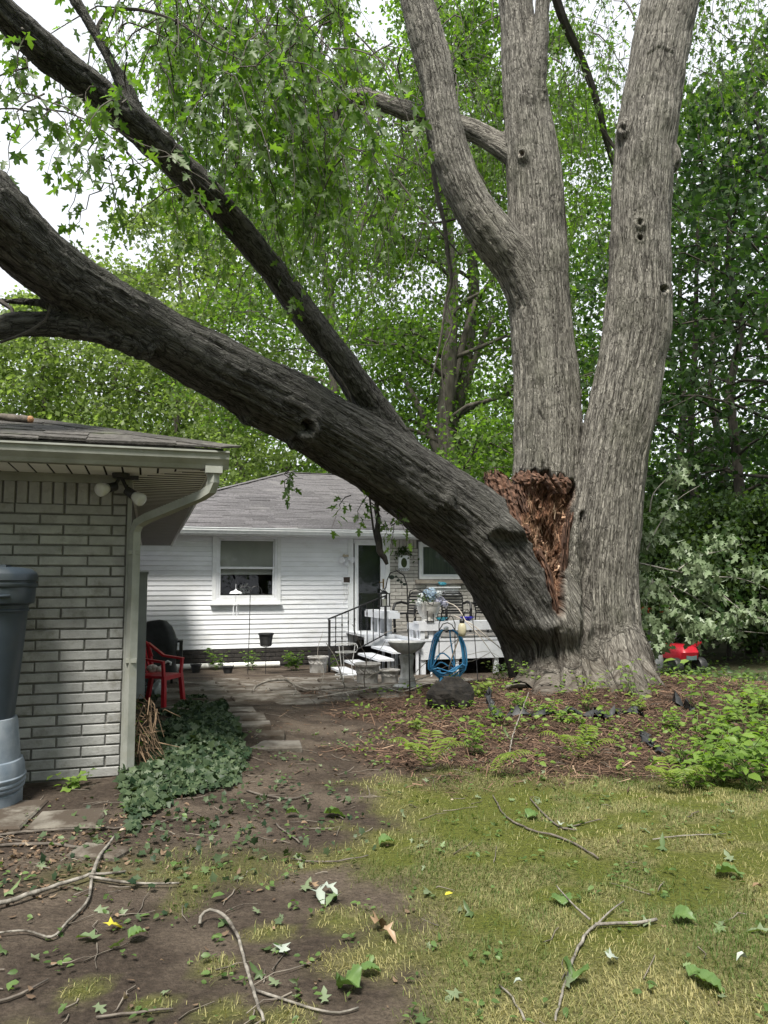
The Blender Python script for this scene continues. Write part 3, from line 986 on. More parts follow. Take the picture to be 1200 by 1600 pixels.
    L(dkm.outputs['Color'], mw.inputs[1])
    L(wr.outputs['Color'], mw.inputs[2])
    L(mw.outputs['Color'], b.inputs['Base Color'])
    b.inputs['Roughness'].default_value = .92
    b.inputs['Specular IOR Level'].default_value = .2
    bp = _n(t, 'ShaderNodeBump', Strength=1.0, Distance=.055)
    L(h, bp.inputs['Height'])
    L(bp.outputs['Normal'], b.inputs['Normal'])
    return m
BARK = bark_mat()

def limb(rows, step=.10, noise_amp=0.0):
    """rows (u, v, d, width in photo px) -> resampled [x, y, z, r]"""
    pts = []
    for u, v, d, w in rows:
        p = P(u, v, d)
        pts.append((p.x, p.y, p.z, w / 2 * (d / F_PX)))
    return crom(pts, step)
TL = []       # limbs of the standing and the fallen wood: (points, id)
trunk_r = limb([(950, 1110, 10.75, 175), (944, 1060, 10.75, 150), (940, 1000, 10.75, 122), (939, 900, 10.75, 114), (946, 820, 10.75, 109), (957, 730, 10.75, 104), (969, 660, 10.75, 104), (982, 590, 10.75, 104),
                (993, 520, 10.75, 104), (999, 430, 10.75, 98), (1002, 330, 10.75, 96), (1007, 230, 10.75, 97), (1023, 115, 10.8, 95), (1048, 0, 10.85, 94), (1078, -110, 10.9, 88), (1100, -200, 11, 80)])
trunk_m = limb([(885, 1110, 11.0, 150), (880, 1040, 11.0, 120), (872, 960, 11.05, 112), (862, 860, 11.1, 108), (856, 760, 11.1, 106), (856, 690, 11.1, 104), (854, 610, 11.1, 104), (848, 520, 11.1, 99), (840, 430, 11.1, 98),
                (838, 350, 11.1, 92), (833, 260, 11.1, 86), (824, 180, 11.1, 77), (815, 100, 11.1, 66), (806, 0, 11.1, 55), (800, -120, 11.1, 48), (797, -200, 11.1, 44)])
stem_l = limb([(832, 470, 11.0, 70), (806, 415, 10.9, 74), (774, 372, 10.75, 72), (738, 322, 10.65, 66), (711, 262, 10.6, 62), (695, 195, 10.55, 57), (682, 120, 10.5, 57), (662, 40, 10.45, 56), (640, -45, 10.4, 54), (612, -160, 10.3, 50)])
stem_s = limb([(836, 180, 10.92, 34), (841, 115, 10.84, 31), (844, 60, 10.8, 29), (848, 0, 10.8, 27), (857, -90, 10.8, 22)])
branch_h = limb([(832, 265, 11.1, 46), (806, 243, 11.15, 42), (775, 222, 11.3, 37), (742, 205, 11.4, 33), (700, 188, 11.5, 30), (650, 178, 11.5, 29), (605, 163, 11.5, 28), (570, 151, 11.5, 26), (545, 155, 11.5, 21), (520, 171, 11.5, 14), (500, 185, 11.5, 9)], .06)
lean = limb([(880, 1100, 10.75, 160), (868, 1040, 10.65, 150), (852, 985, 10.55, 150), (822, 925, 10.4, 148), (780, 868, 10.2, 140), (738, 826, 10.0, 132), (700, 797, 9.8, 127), (640, 752, 9.4, 120), (580, 712, 9.0, 114), (520, 676, 8.6, 113),
              (465, 642, 8.2, 110), (400, 606, 7.75, 106), (340, 575, 7.3, 99), (280, 541, 6.9, 95), (220, 506, 6.5, 92), (160, 471, 6.1, 91), (100, 433, 5.8, 95), (50, 390, 5.5, 104), (0, 346, 5.2, 117), (-60, 285, 4.9, 122), (-140, 190, 4.6, 122), (-240, 60, 4.3, 118)])
lean2 = limb([(700, 775, 9.6, 40), (658, 730, 9.4, 50), (620, 686, 9.2, 52), (592, 648, 9.0, 50), (570, 620, 8.85, 47), (525, 554, 8.5, 46), (480, 495, 8.2, 45), (438, 436, 7.9, 45), (395, 384, 7.6, 47), (352, 333, 7.3, 50), (316, 296, 7.0, 52), (281, 261, 6.8, 52), (235, 218, 6.5, 55),
               (192, 179, 6.2, 58), (150, 143, 6.0, 59), (100, 105, 5.75, 59), (50, 62, 5.5, 57), (0, 13, 5.25, 54), (-70, -60, 4.9, 54), (-150, -140, 4.6, 52)])
lean3 = limb([(235, 545, 6.5, 46), (190, 528, 6.3, 46), (150, 517, 6.1, 44), (110, 512, 5.95, 41), (60, 507, 5.8, 38), (0, 513, 5.6, 38), (-80, 530, 5.4, 36), (-180, 560, 5.2, 32)])
off_a = limb([(222, 200, 6.4, 30), (206, 165, 6.3, 34), (192, 132, 6.25, 30), (176, 100, 6.2, 23), (158, 66, 6.15, 21), (138, 32, 6.1, 20), (115, -5, 6.05, 17), (85, -60, 6.0, 14)], .06)
off_b = limb([(150, 50, 6.12, 9), (165, 22, 6.1, 6), (200, 14, 6.1, 5), (240, 20, 6.1, 4), (280, 36, 6.1, 3)], .06)
stub_c = limb([(120, 510, 6.0, 16), (95, 488, 5.9, 13), (60, 474, 5.85, 12), (0, 470, 5.8, 11), (-60, 466, 5.7, 10)], .06)
LIMBS = [(trunk_r, 0), (trunk_m, 0), (stem_l, 0), (stem_s, 0), (branch_h, 0), (lean, 1), (lean2, 1), (lean3, 1), (off_a, 1), (stub_c, 1)]
ROOTS = set()
# root flare: buttresses running out into the ground
def root(u0, v0, u1, v1, r0, r1, d0=10.75, z0=.55):
    a = P(u0, v0, d0); b = GG(u1, v1)
    mid = a.lerp(b, .42); mid.z = a.z * .42 + b.z * .58
    e = b + (b - mid) * .5; e.z = b.z - .10
    return crom([(a.x, a.y, a.z + .15, r0 * .8), (mid.x, mid.y, mid.z, r0 * .62), (b.x, b.y, b.z - .12, r1), (e.x, e.y, e.z - .14, r1 * .8)], .08)
for rt in ((834, 985, 800, 1074, .36, .10), (850, 990, 826, 1090, .40, .17), (880, 1000, 872, 1097, .38, .20), (912, 1000, 915, 1098, .38, .20), (940, 1000, 955, 1096, .40, .20),
           (960, 985, 998, 1090, .40, .18), (955, 985, 1008, 1083, .30, .14), (958, 990, 1040, 1076, .22, .09)):
    ROOTS.add(len(LIMBS)); LIMBS.append((root(*rt), 0))
mb = MB()
for pts, _ in LIMBS:
    mb.tube([p[:3] for p in pts], list(pts[:, 3]), 22)
# lumps and collars
KN = [(480, 664, 8.02, .13), (462, 680, 8.1, .12), (1045, 250, 10.7, .19), (1036, 460, 10.6, .14), (1000, 356, 10.42, .13), (822, 246, 10.8, .12), (392, 632, 7.75, .17), (410, 640, 7.85, .16), (978, 205, 10.55, .14), (690, 775, 9.3, .2)]
for u, v, d, r in KN:
    mb.sphere(P(u, v, d), (r, r, r * 1.3), 14, 9)
# the torn lip of the fallen limb and the shell of the standing trunk beside the wound
for rows in ([(740, 800, 9.85, 60), (775, 805, 10.0, 62), (808, 826, 10.15, 44), (835, 850, 10.25, 40), (858, 905, 10.3, 40)], [(893, 800, 10.35, 22), (890, 860, 10.33, 30), (888, 920, 10.32, 38), (887, 985, 10.32, 50)]):
    q = limb(rows, .06)
    LIMBS.append((q, 1 if rows[0][0] < 800 else 0))
    mb.tube([p[:3] for p in q], list(q[:, 3]), 16)
src = mb.build('bark_source', None)
rm = src.modifiers.new('r', 'REMESH')
rm.mode = 'VOXEL'
rm.voxel_size = .0195
dg = bpy.context.evaluated_depsgraph_get()
tm = bpy.data.meshes.new_from_object(src.evaluated_get(dg))
bpy.data.objects.remove(src)
NV = len(tm.vertices)
co = np.empty(NV * 3, np.float32); tm.vertices.foreach_get('co', co); co = co.reshape(-1, 3).astype(np.float64)
NF = len(tm.polygons)
fq = np.empty(NF * 4, np.int32); tm.loops.foreach_get('vertex_index', fq); fq = fq.reshape(-1, 4)
ed = np.empty(len(tm.edges) * 2, np.int32); tm.edges.foreach_get('vertices', ed); ed = ed.reshape(-1, 2)
bpy.data.meshes.remove(tm)
deg = np.bincount(ed.ravel(), minlength=NV).astype(float)
def smooth(a):
    o = np.empty_like(a)
    for k in range(a.shape[1]):
        o[:, k] = np.bincount(ed[:, 0], a[ed[:, 1], k], NV) + np.bincount(ed[:, 1], a[ed[:, 0], k], NV)
    return o / deg[:, None]
for _ in range(9):
    co = co + .6 * (smooth(co) - co)
    co = co - .35 * (smooth(co) - co) if _ % 3 == 2 else co
lw = sstep(.95, .5, co[:, 2])[:, None] * sstep(2.6, 1.9, np.abs(co[:, 0] - TREE.x))[:, None]
for _ in range(11):
    co = co + .6 * lw * (smooth(co) - co)
def vnormals(c):
    a = np.cross(c[fq[:, 2]] - c[fq[:, 0]], c[fq[:, 3]] - c[fq[:, 1]])
    n = np.zeros((NV, 3))
    for k in range(4):
        for j in range(3):
            n[:, j] += np.bincount(fq[:, k], a[:, j], NV)
    return unit(n)
nrm = vnormals(co)
# nearest limb -> bark coordinates that run along the wood
best = np.full(NV, 1e9)
bk = np.zeros((NV, 3)); grp = np.zeros(NV, np.int8)
for li, (pts, g) in enumerate(LIMBS):
    c = pts[::2] if len(pts) > 6 else pts
    lo, hi = c[:, :3].min(0) - 1.0, c[:, :3].max(0) + 1.0
    idx = np.nonzero(((co > lo) & (co < hi)).all(1))[0]
    if not len(idx): continue
    sel = np.empty(len(idx), int); dmin = np.empty(len(idx))
    for a in range(0, len(idx), 40000):
        x = co[idx[a:a + 40000]]
        d2 = ((x[:, None, :] - c[None, :, :3]) ** 2).sum(-1)
        k = d2.argmin(1)
        sel[a:a + 40000] = k
        dmin[a:a + 40000] = np.sqrt(d2[np.arange(len(x)), k])
    tang = unit(np.gradient(c[:, :3], axis=0))
    s = np.concatenate([[0], np.cumsum(np.linalg.norm(np.diff(c[:, :3], axis=0), axis=1))])
    rr_ = c[:, 3].mean()
    ref = np.array([0.0, 1.0, 0.15])
    X = unit(ref - tang * (tang @ ref)[:, None]); Y = np.cross(tang, X)
    dv = co[idx] - c[sel, :3]
    th = np.arctan2((dv * Y[sel]).sum(1), (dv * X[sel]).sum(1))
    ax = s[sel] + (dv * tang[sel]).sum(1)
    sc = dmin / np.maximum(c[sel, 3], .02) + (.10 if li >= 10 else 0)
    better = sc < best[idx]
    ib = idx[better]
    best[ib] = sc[better]
    if li in ROOTS:
        cx_ = np.where(co[ib, 0] > 2.82, 3.05, 2.60)
        cy_ = np.where(co[ib, 0] > 2.82, 10.75, 11.0)
        dx_, dy_ = co[ib, 0] - cx_, co[ib, 1] - cy_
        rh = np.hypot(dx_, dy_) + 1e-6
        bk[ib, 0] = .50 * dy_ / rh
        bk[ib, 1] = -.50 * dx_ / rh
        bk[ib, 2] = (co[ib, 2] + .32 - .8 * (rh - .5)) * .085
    else:
        rad = np.minimum(dmin[better], c[sel[better], 3] * 1.25)
        bk[ib, 0] = rad * np.cos(th[better]) + (li * 7.3 if li > 1 else 0)
        bk[ib, 1] = rad * np.sin(th[better])
        bk[ib, 2] = ax[better] * .085
    grp[ib] = g
pu, pvv = proj(co)
front = nrm[:, 1] < .35
# wound: hollow between the stems, behind the torn lip
WOUND = [(790, 752), (800, 744), (808, 756), (816, 738), (826, 748), (836, 735), (846, 752), (856, 741), (866, 755), (876, 744), (888, 760), (897, 757), (899, 775), (893, 800), (886, 835), (884, 870), (883, 935), (878, 962), (870, 945), (862, 915), (850, 880), (836, 852), (818, 826), (800, 800), (788, 770)]
ju, jv = pu + 7 * (vnoise(co * 9, 3) - .5), pvv + 14 * (vnoise(co * 11, 4) - .5)
inside = in_poly(ju, jv, WOUND) & (co[:, 1] < 11.2) & (co[:, 1] > 9.3)
wd = inside.astype(float)[:, None]
for _ in range(3): wd = smooth(wd)
wd = np.clip(wd[:, 0] * 1.25, 0, 1)
# bark relief
warp = np.stack([vnoise(bk * np.array([5, 5, 9]), 41), vnoise(bk * np.array([5, 5, 9]), 42), vnoise(bk * 8, 43)], -1) - .5
rid = np.abs(2 * vnoise((bk + warp * .045) * np.array([18, 18, 11]), 44) - 1)
rid2 = vnoise((bk + warp * .03) * np.array([40, 40, 34]), 45)
hgt = .62 * np.minimum(rid * 1.7, 1) + .38 * rid2
lump = fbm(co * 2.2, 3, 46) - .5
thick = np.clip(sstep(.02, .3, 1.0 - best * 0), 0, 1)
small = np.zeros(NV)
for li, (pts, g) in enumerate(LIMBS):
    pass
zfac = .6 + .4 * sstep(9.0, 0.5, co[:, 2])
fibre = vnoise(co * np.array([26, 26, 7]), 51) * .6 + vnoise(co * np.array([55, 55, 15]), 52) * .4
disp = (.034 * (hgt - .5) * zfac) * (1 - wd) + .075 * lump * sstep(.0, .4, zfac) * (1 - wd)
# seams of the flared base
ang = np.arctan2(co[:, 1] - TREE.y, (co[:, 0] - TREE.x) * .7)
flute = np.abs(2 * vnoise(np.stack([np.cos(ang) * 3.6, np.sin(ang) * 3.6, co[:, 2] * .30 + 3], -1), 61) - 1)
disp += (1 - wd) * lw[:, 0] * .38 * (np.minimum(flute * 1.3, 1) - .62)
co = co + nrm * disp[:, None]
co[:, 1] += wd * (.16 + .22 * fibre + .16 * sstep(760, 900, pvv) + .10 * (vnoise(co * 5, 57) - .5))
co[:, 0] += wd * .05 * (vnoise(co * 14, 58) - .5)
def dent(poly, amt, it=9):
    global co
    k_ = (in_poly(pu + 5 * (vnoise(co * 8, 71) - .5), pvv + 7 * (vnoise(co * 9, 72) - .5), poly) & (co[:, 1] < 10.75) & (nrm[:, 1] < .3)).astype(float)[:, None]
    for _ in range(it): k_ = smooth(k_)
    co[:, 1] += amt * k_[:, 0]
    hgt[:] = hgt - k_[:, 0] * .25 * (amt > 0)
# hollow face under the torn lip, the lip itself, the seam between the two stems
dent([(762, 838), (800, 836), (832, 842), (852, 880), (868, 930), (874, 966), (852, 972), (826, 944), (796, 902)], .11, 12)
dent([(772, 816), (800, 812), (836, 822), (842, 838), (800, 834), (770, 832)], -.055, 6)
dent([(908, 800), (914, 800), (921, 1000), (917, 1090), (909, 1090), (911, 1000)], .16, 4)
dent([(868, 985), (874, 985), (882, 1090), (872, 1092)], .12, 4)
dent([(964, 1010), (969, 1010), (984, 1085), (974, 1088)], .10, 4)
dent([(832, 1000), (838, 1000), (842, 1085), (832, 1085)], .10, 4)
def knot(u, v, r, up, hole, wnd=0.0, asp=1.0):
    global co, wd
    d = np.sqrt((pu - u) ** 2 + ((pvv - v) / asp) ** 2) / r
    d = d * (.75 + .55 * vnoise(co * 12, int(u)))
    k = front & (d < 2.2)
    if not k.any(): return
    k &= co[:, 1] < co[k, 1].min() + .55
    k &= (nrm[:, 1] < .1)
    co[k] += nrm[k] * (up * .45 * np.exp(-((d[k] - .9) / .45) ** 2) - hole * sstep(.75, .2, d[k]))[:, None]
    hgt[k] -= sstep(.8, .3, d[k]) * .9
    wd[k] = np.maximum(wd[k], wnd * sstep(.9, .3, d[k]))
knot(480, 668, 17, .05, .16)
knot(466, 688, 12, .03, .05)
knot(1000, 346, 9, .03, .14)
knot(1001, 372, 6, .02, .10)
knot(1037, 452, 9, .04, .10)
knot(815, 240, 7, .035, .10, .3)
knot(974, 200, 8, .02, .05)
knot(672, 224, 5, .02, .07)
knot(1013, 30, 26, .0, .03)
# flaked plate high on the right stem
pl = front & in_poly(pu, pvv, [(1016, 58), (1050, 56), (1048, 128), (1020, 132), (1012, 84)]) & (co[:, 1] < 11)
hgt[pl] *= .6
pl2 = front & in_poly(pu, pvv, [(1010, 56), (1052, 54), (1050, 84), (1030, 74), (1012, 86)]) & (co[:, 1] < 11)
co[pl2] += nrm[pl2] * .022
seam = front & (np.abs(pu - (846 + (pvv - 430) * .075) - 4 * (vnoise(co * 3, 9) - .5)) < 8) & (pvv > 425) & (pvv < 738) & (co[:, 1] < 11.0)
hgt[seam] = 2.4
co[seam] -= nrm[seam] * .012
nrm = vnormals(co)
maple = thing('split_maple', 'huge maple with one great limb torn down across the yard and three grey stems standing', 'tree', (TREE.x, TREE.y, 0))
fg = grp[fq].min(1)
# keep a clean split line: the torn limb belongs to the fallen part only beyond the lip
fc = co[fq].mean(1)
fwd = wd[fq].mean(1)
lowr = fc[:, 2] < .85
part = np.where((fg == 1) & ~lowr, 1, 0)
part = np.where(fwd > .5, 2, part)
org = np.array([TREE.x, TREE.y, 0.0])
hg_all = np.clip(hgt, 0, 3)
dk = ((grp == 1) & ~((pu > 872) & (pvv > 780)) & (pu < 882)).astype(float)[:, None]  # mask of the shade painted into the torn limb's bark
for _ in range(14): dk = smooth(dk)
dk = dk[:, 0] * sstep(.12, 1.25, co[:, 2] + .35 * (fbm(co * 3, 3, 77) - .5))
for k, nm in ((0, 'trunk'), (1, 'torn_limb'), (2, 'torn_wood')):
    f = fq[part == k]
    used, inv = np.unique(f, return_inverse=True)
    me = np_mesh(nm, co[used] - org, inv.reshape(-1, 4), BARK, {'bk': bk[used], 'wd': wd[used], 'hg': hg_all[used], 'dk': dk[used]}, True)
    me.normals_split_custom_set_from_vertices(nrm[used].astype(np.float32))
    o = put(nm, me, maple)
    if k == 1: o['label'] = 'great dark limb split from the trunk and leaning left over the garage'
    if k == 2: o['label'] = 'raw red brown rotten wood inside the split'
# splinters and crumbling chunks in the hollow
SPL = pm('rotten_splinter', (.060, .031, .020), (.44, .275, .175), 9, .9, .5, 90, c3=(.58, .45, .32), s3=10, t3=(.58, .66), stretch=(1, 1, .35))
sm = MB()
tr = random.Random(12)
wi = np.nonzero((wd > .75))[0]
for k in range(1500):
    i = wi[tr.randrange(len(wi))]
    p = Vector(co[i]) - Vector(org)
    v_ = pvv[i]
    L_ = tr.uniform(.05, .26) * (1.0 if v_ > 770 else .7)
    d = Vector((tr.gauss(-.08, .30), -abs(tr.gauss(.10, .20)), tr.gauss(.75, .35))).normalized()
    w = tr.uniform(.003, .010)
    sm.tube([p - d * L_ * .5, p + d * L_ * .1 + Vector((tr.gauss(0, .008), tr.gauss(0, .008), 0)), p + d * L_ * .5], [w, w * .9, w * .15], 4, True, .6)
for k in range(60):
    i = wi[tr.randrange(len(wi))]
    p = Vector(co[i]) - Vector(org) + Vector((0, -.03, 0))
    sm.box(p, (tr.uniform(.012, .035), tr.uniform(.012, .03), tr.uniform(.04, .11)), Matrix.Rotation(tr.uniform(0, 6), 3, Vector((tr.random(), tr.random(), tr.random())).normalized()))
tag(sm.build('splinters', SPL, maple), kind='stuff')
# jagged slabs standing at the tear
def slab_jag(name, rows, thick, seed, mat):
    """rows of (u_left, u_right, v, d): a rough broken plate"""
    r = random.Random(seed)
    vs, n = [], 11
    rw = np.array(rows, float); tt_ = np.linspace(0, len(rows) - 1, (len(rows) - 1) * 4 + 1)
    rows = [tuple(np.interp(t_, range(len(rw)), rw[:, k_]) for k_ in range(4)) for t_ in tt_]
    for i_, (ul, ur, v, d) in enumerate(rows):
        for k in range(n):
            t = k / (n - 1)
            a = P(ul + (ur - ul) * t + r.uniform(-1.3, 1.3), v + r.uniform(-1.5, 1.5) + (5 * math.sin(k * 2.1 + seed) if i_ == 0 else 0), d - .05 * math.sin(t * math.pi) + .03 * math.sin(k * 1.9 + seed * 3) + r.uniform(-.018, .018)) - TREE
            vs.append(a)
    m_ = len(rows)
    back = [p + Vector((r.uniform(-.02, .02), thick, r.uniform(-.02, .02))) for p in vs]
    N = len(vs)
    fs = []
    for i in range(m_ - 1):
        for k in range(n - 1):
            a = i * n + k
            fs += [(a, a + 1, a + n + 1, a + n), (N + a, N + a + n, N + a + n + 1, N + a + 1)]
    for i in range(m_ - 1):
        a = i * n; b2 = a + n - 1
        fs += [(a, a + n, N + a + n, N + a), (b2, N + b2, N + b2 + n, b2 + n)]
    for k in range(n - 1):
        fs += [(k, N + k, N + k + 1, k + 1), ((m_ - 1) * n + k, (m_ - 1) * n + k + 1, N + (m_ - 1) * n + k + 1, N + (m_ - 1) * n + k)]
    return MB().add(vs + back, fs).build(name, mat, maple, smooth=False)
SLABM = pm('torn_heartwood', (.030, .017, .012), (.165, .088, .058), 12, .9, .8, 60, stretch=(2, 2, .4), c3=(.25, .165, .115), s3=5, t3=(.6, .75))
slab_jag('torn_slab', [(766, 782, 737, 10.25), (763, 797, 748, 10.2), (768, 803, 765, 10.17), (776, 808, 785, 10.13), (786, 814, 806, 10.1), (797, 818, 824, 10.05)], .10, 1, SLABM)
slab_jag('torn_slab', [(756, 768, 740, 10.3), (757, 772, 752, 10.28), (764, 782, 775, 10.2), (772, 790, 800, 10.1)], .08, 2, SLABM)
slab_jag('torn_slab', [(884, 896, 803, 10.22), (882, 891, 830, 10.2), (880, 888, 865, 10.2), (878, 886, 910, 10.22), (874, 883, 955, 10.24), (872, 879, 985, 10.25)], .06, 3, SLABM)
slab_jag('torn_slab', [(806, 842, 738, 10.46), (802, 850, 748, 10.42), (812, 840, 758, 10.44)], .10, 6, SLABM)
slab_jag('torn_slab', [(846, 886, 744, 10.46), (852, 894, 754, 10.44), (866, 890, 770, 10.48)], .10, 7, SLABM)
slab_jag('torn_slab', [(800, 815, 760, 10.40), (804, 822, 778, 10.38), (812, 826, 800, 10.36)], .06, 8, SLABM)
slab_jag('torn_slab', [(786, 826, 822, 10.02), (783, 830, 831, 10.0), (790, 828, 839, 10.0)], .12, 4, SLABM)
slab_jag('torn_slab', [(838, 846, 862, 10.1), (846, 860, 890, 10.12), (856, 870, 930, 10.15), (866, 878, 968, 10.2)], .06, 5, SLABM)

# thin dead twigs and small branches of the maple
tm_ = MB()
def twig(rows, n=5, k=1.0):
    q = limb(rows, .07)
    tm_.tube([Vector(p[:3]) - TREE for p in q], list(q[:, 3] * k), n)
twig([(150, 50, 6.12, 9), (165, 22, 6.1, 7), (200, 14, 6.1, 6), (240, 20, 6.1, 5), (280, 36, 6.1, 4), (330, 70, 6.1, 2.5), (380, 95, 6.1, 1.5)])
twig([(186, 50, 6.1, 4), (200, 35, 6.1, 3), (260, 60, 6.1, 2), (320, 95, 6.1, 1.2)])
twig([(598, 165, 11.5, 9), (592, 195, 11.5, 8), (585, 230, 11.5, 6), (577, 270, 11.6, 5), (572, 320, 11.6, 4), (565, 360, 11.6, 3)])
twig([(528, 168, 11.4, 12), (523, 210, 11.4, 9), (519, 255, 11.4, 8), (515, 292, 11.4, 6)])
twig([(515, 292, 11.4, 5), (500, 330, 11.4, 3), (490, 380, 11.4, 2)])
twig([(668, 200, 11.4, 7), (676, 260, 11.4, 8), (684, 310, 11.4, 8), (694, 350, 11.4, 7), (700, 400, 11.4, 7), (705, 440, 11.4, 6), (697, 470, 11.4, 5), (690, 520, 11.4, 4), (680, 570, 11.4, 3), (672, 600, 11.4, 2)])
twig([(697, 470, 11.4, 3), (706, 510, 11.4, 3), (690, 560, 11.4, 2.5), (694, 620, 11.4, 2), (700, 690, 11.4, 1.5)])
twig([(550, 640, 8.6, 4), (545, 615, 8.5, 4), (530, 590, 8.4, 3), (505, 560, 8.3, 2.5), (470, 545, 8.2, 2), (430, 550, 8.2, 1.5)])
twig([(540, 628, 8.5, 3), (500, 625, 8.3, 2.5), (460, 612, 8.2, 2), (420, 618, 8.1, 1.5)])
twig([(590, 240, 11.3, 3), (660, 330, 11.3, 3.5), (720, 400, 11.3, 2.5)])
twig([(755, 300, 11.4, 6), (735, 330, 11.5, 5), (700, 345, 11.6, 4), (650, 350, 11.7, 2)])
twig([(0, 470, 5.8, 9), (20, 490, 5.7, 6), (-30, 520, 5.6, 4)])
twig([(78, 478, 5.75, 4), (70, 500, 5.7, 4.5), (40, 520, 5.6, 5), (0, 535, 5.5, 5)])
twig([(870, 280, 11.3, 9), (880, 330, 11.4, 8), (884, 390, 11.5, 6), (878, 440, 11.5, 4)])
twig([(858, -40, 11.6, 16), (880, 30, 12, 15), (912, 100, 12.6, 13), (936, 170, 13, 11), (950, 230, 13.4, 9), (975, 300, 13.8, 7)])
twig([(940, 200, 12.3, 8), (960, 230, 12.4, 6), (985, 260, 12.4, 4)])
tag(tm_.build('twigs', pm('twig_bark', (.035, .03, .026), (.085, .075, .065), 12, .9, .2), maple), kind='stuff')
# strips of bark hanging broken from the limb over the door
hm = MB()
q = limb([(588, 770, 9.2, 8), (590, 815, 9.2, 8), (591, 842, 9.2, 10), (594, 860, 9.2, 11), (600, 872, 9.2, 9), (606, 882, 9.2, 5)], .06)
hm.tube([Vector(p[:3]) - TREE + Vector((.008 * math.sin(i * 1.7), 0, 0)) for i, p in enumerate(q)], list(q[:, 3]), 7)
q = limb([(577, 770, 9.2, 3.5), (580, 800, 9.2, 3.5), (584, 830, 9.2, 4), (590, 856, 9.2, 4)], .06)
hm.tube([Vector(p[:3]) - TREE for p in q], list(q[:, 3]), 6)
hb = hm.build('hanging_branch', pm('dark_dead_bark', (.02, .018, .016), (.055, .048, .04), 14, .9, .4), maple, smooth=True)
hb['label'] = 'short black broken branch hanging from the limb in front of the door'

# ------------------------------------------------------------------ foliage
LIME = leaf_mat('lime_leaf', (.090, .130, .040), (.20, .265, .090), .52, tcol=(1.6, 1.75, .85))
MIDG = leaf_mat('maple_leaf', (.046, .090, .016), (.135, .212, .040), .55, back=(.095, .14, .055), tcol=(1.7, 2.0, .7))
NEARG = leaf_mat('near_maple_leaf', (.036, .080, .016), (.115, .185, .035), .48, back=(.13, .18, .085), tcol=(1.8, 2.1, .7))
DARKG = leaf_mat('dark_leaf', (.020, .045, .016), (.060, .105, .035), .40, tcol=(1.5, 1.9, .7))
SILV = leaf_mat('silver_leaf', (.19, .24, .165), (.42, .47, .38), .18, back=(.15, .20, .11), tcol=(.9, 1.0, .6))
SHRUB = leaf_mat('shrub_leaf', (.020, .042, .014), (.055, .092, .028), .35)
WEEDG = leaf_mat('weed_leaf', (.085, .15, .026), (.19, .285, .06), .42, tcol=(1.7, 1.9, .6))
FERNG = leaf_mat('fern_leaf', (.10, .15, .025), (.20, .26, .06), .4)
IVYG = leaf_mat('ivy_leaf', (.012, .030, .013), (.078, .110, .055), .15, rough=.5, spec=.25)
GRASSM = leaf_mat('grass_blade', (.066, .108, .020), (.36, .325, .15), .28, rough=.6, tcol=(1.3, 1.3, .7))
BFAR = pm('grey_tree_bark', (.055, .048, .04), (.14, .125, .105), 9, .92, .4, 40, stretch=(1, 1, .25))
BDARK = pm('dark_tree_bark', (.03, .027, .022), (.085, .075, .062), 9, .92, .4, 40, stretch=(1, 1, .25))

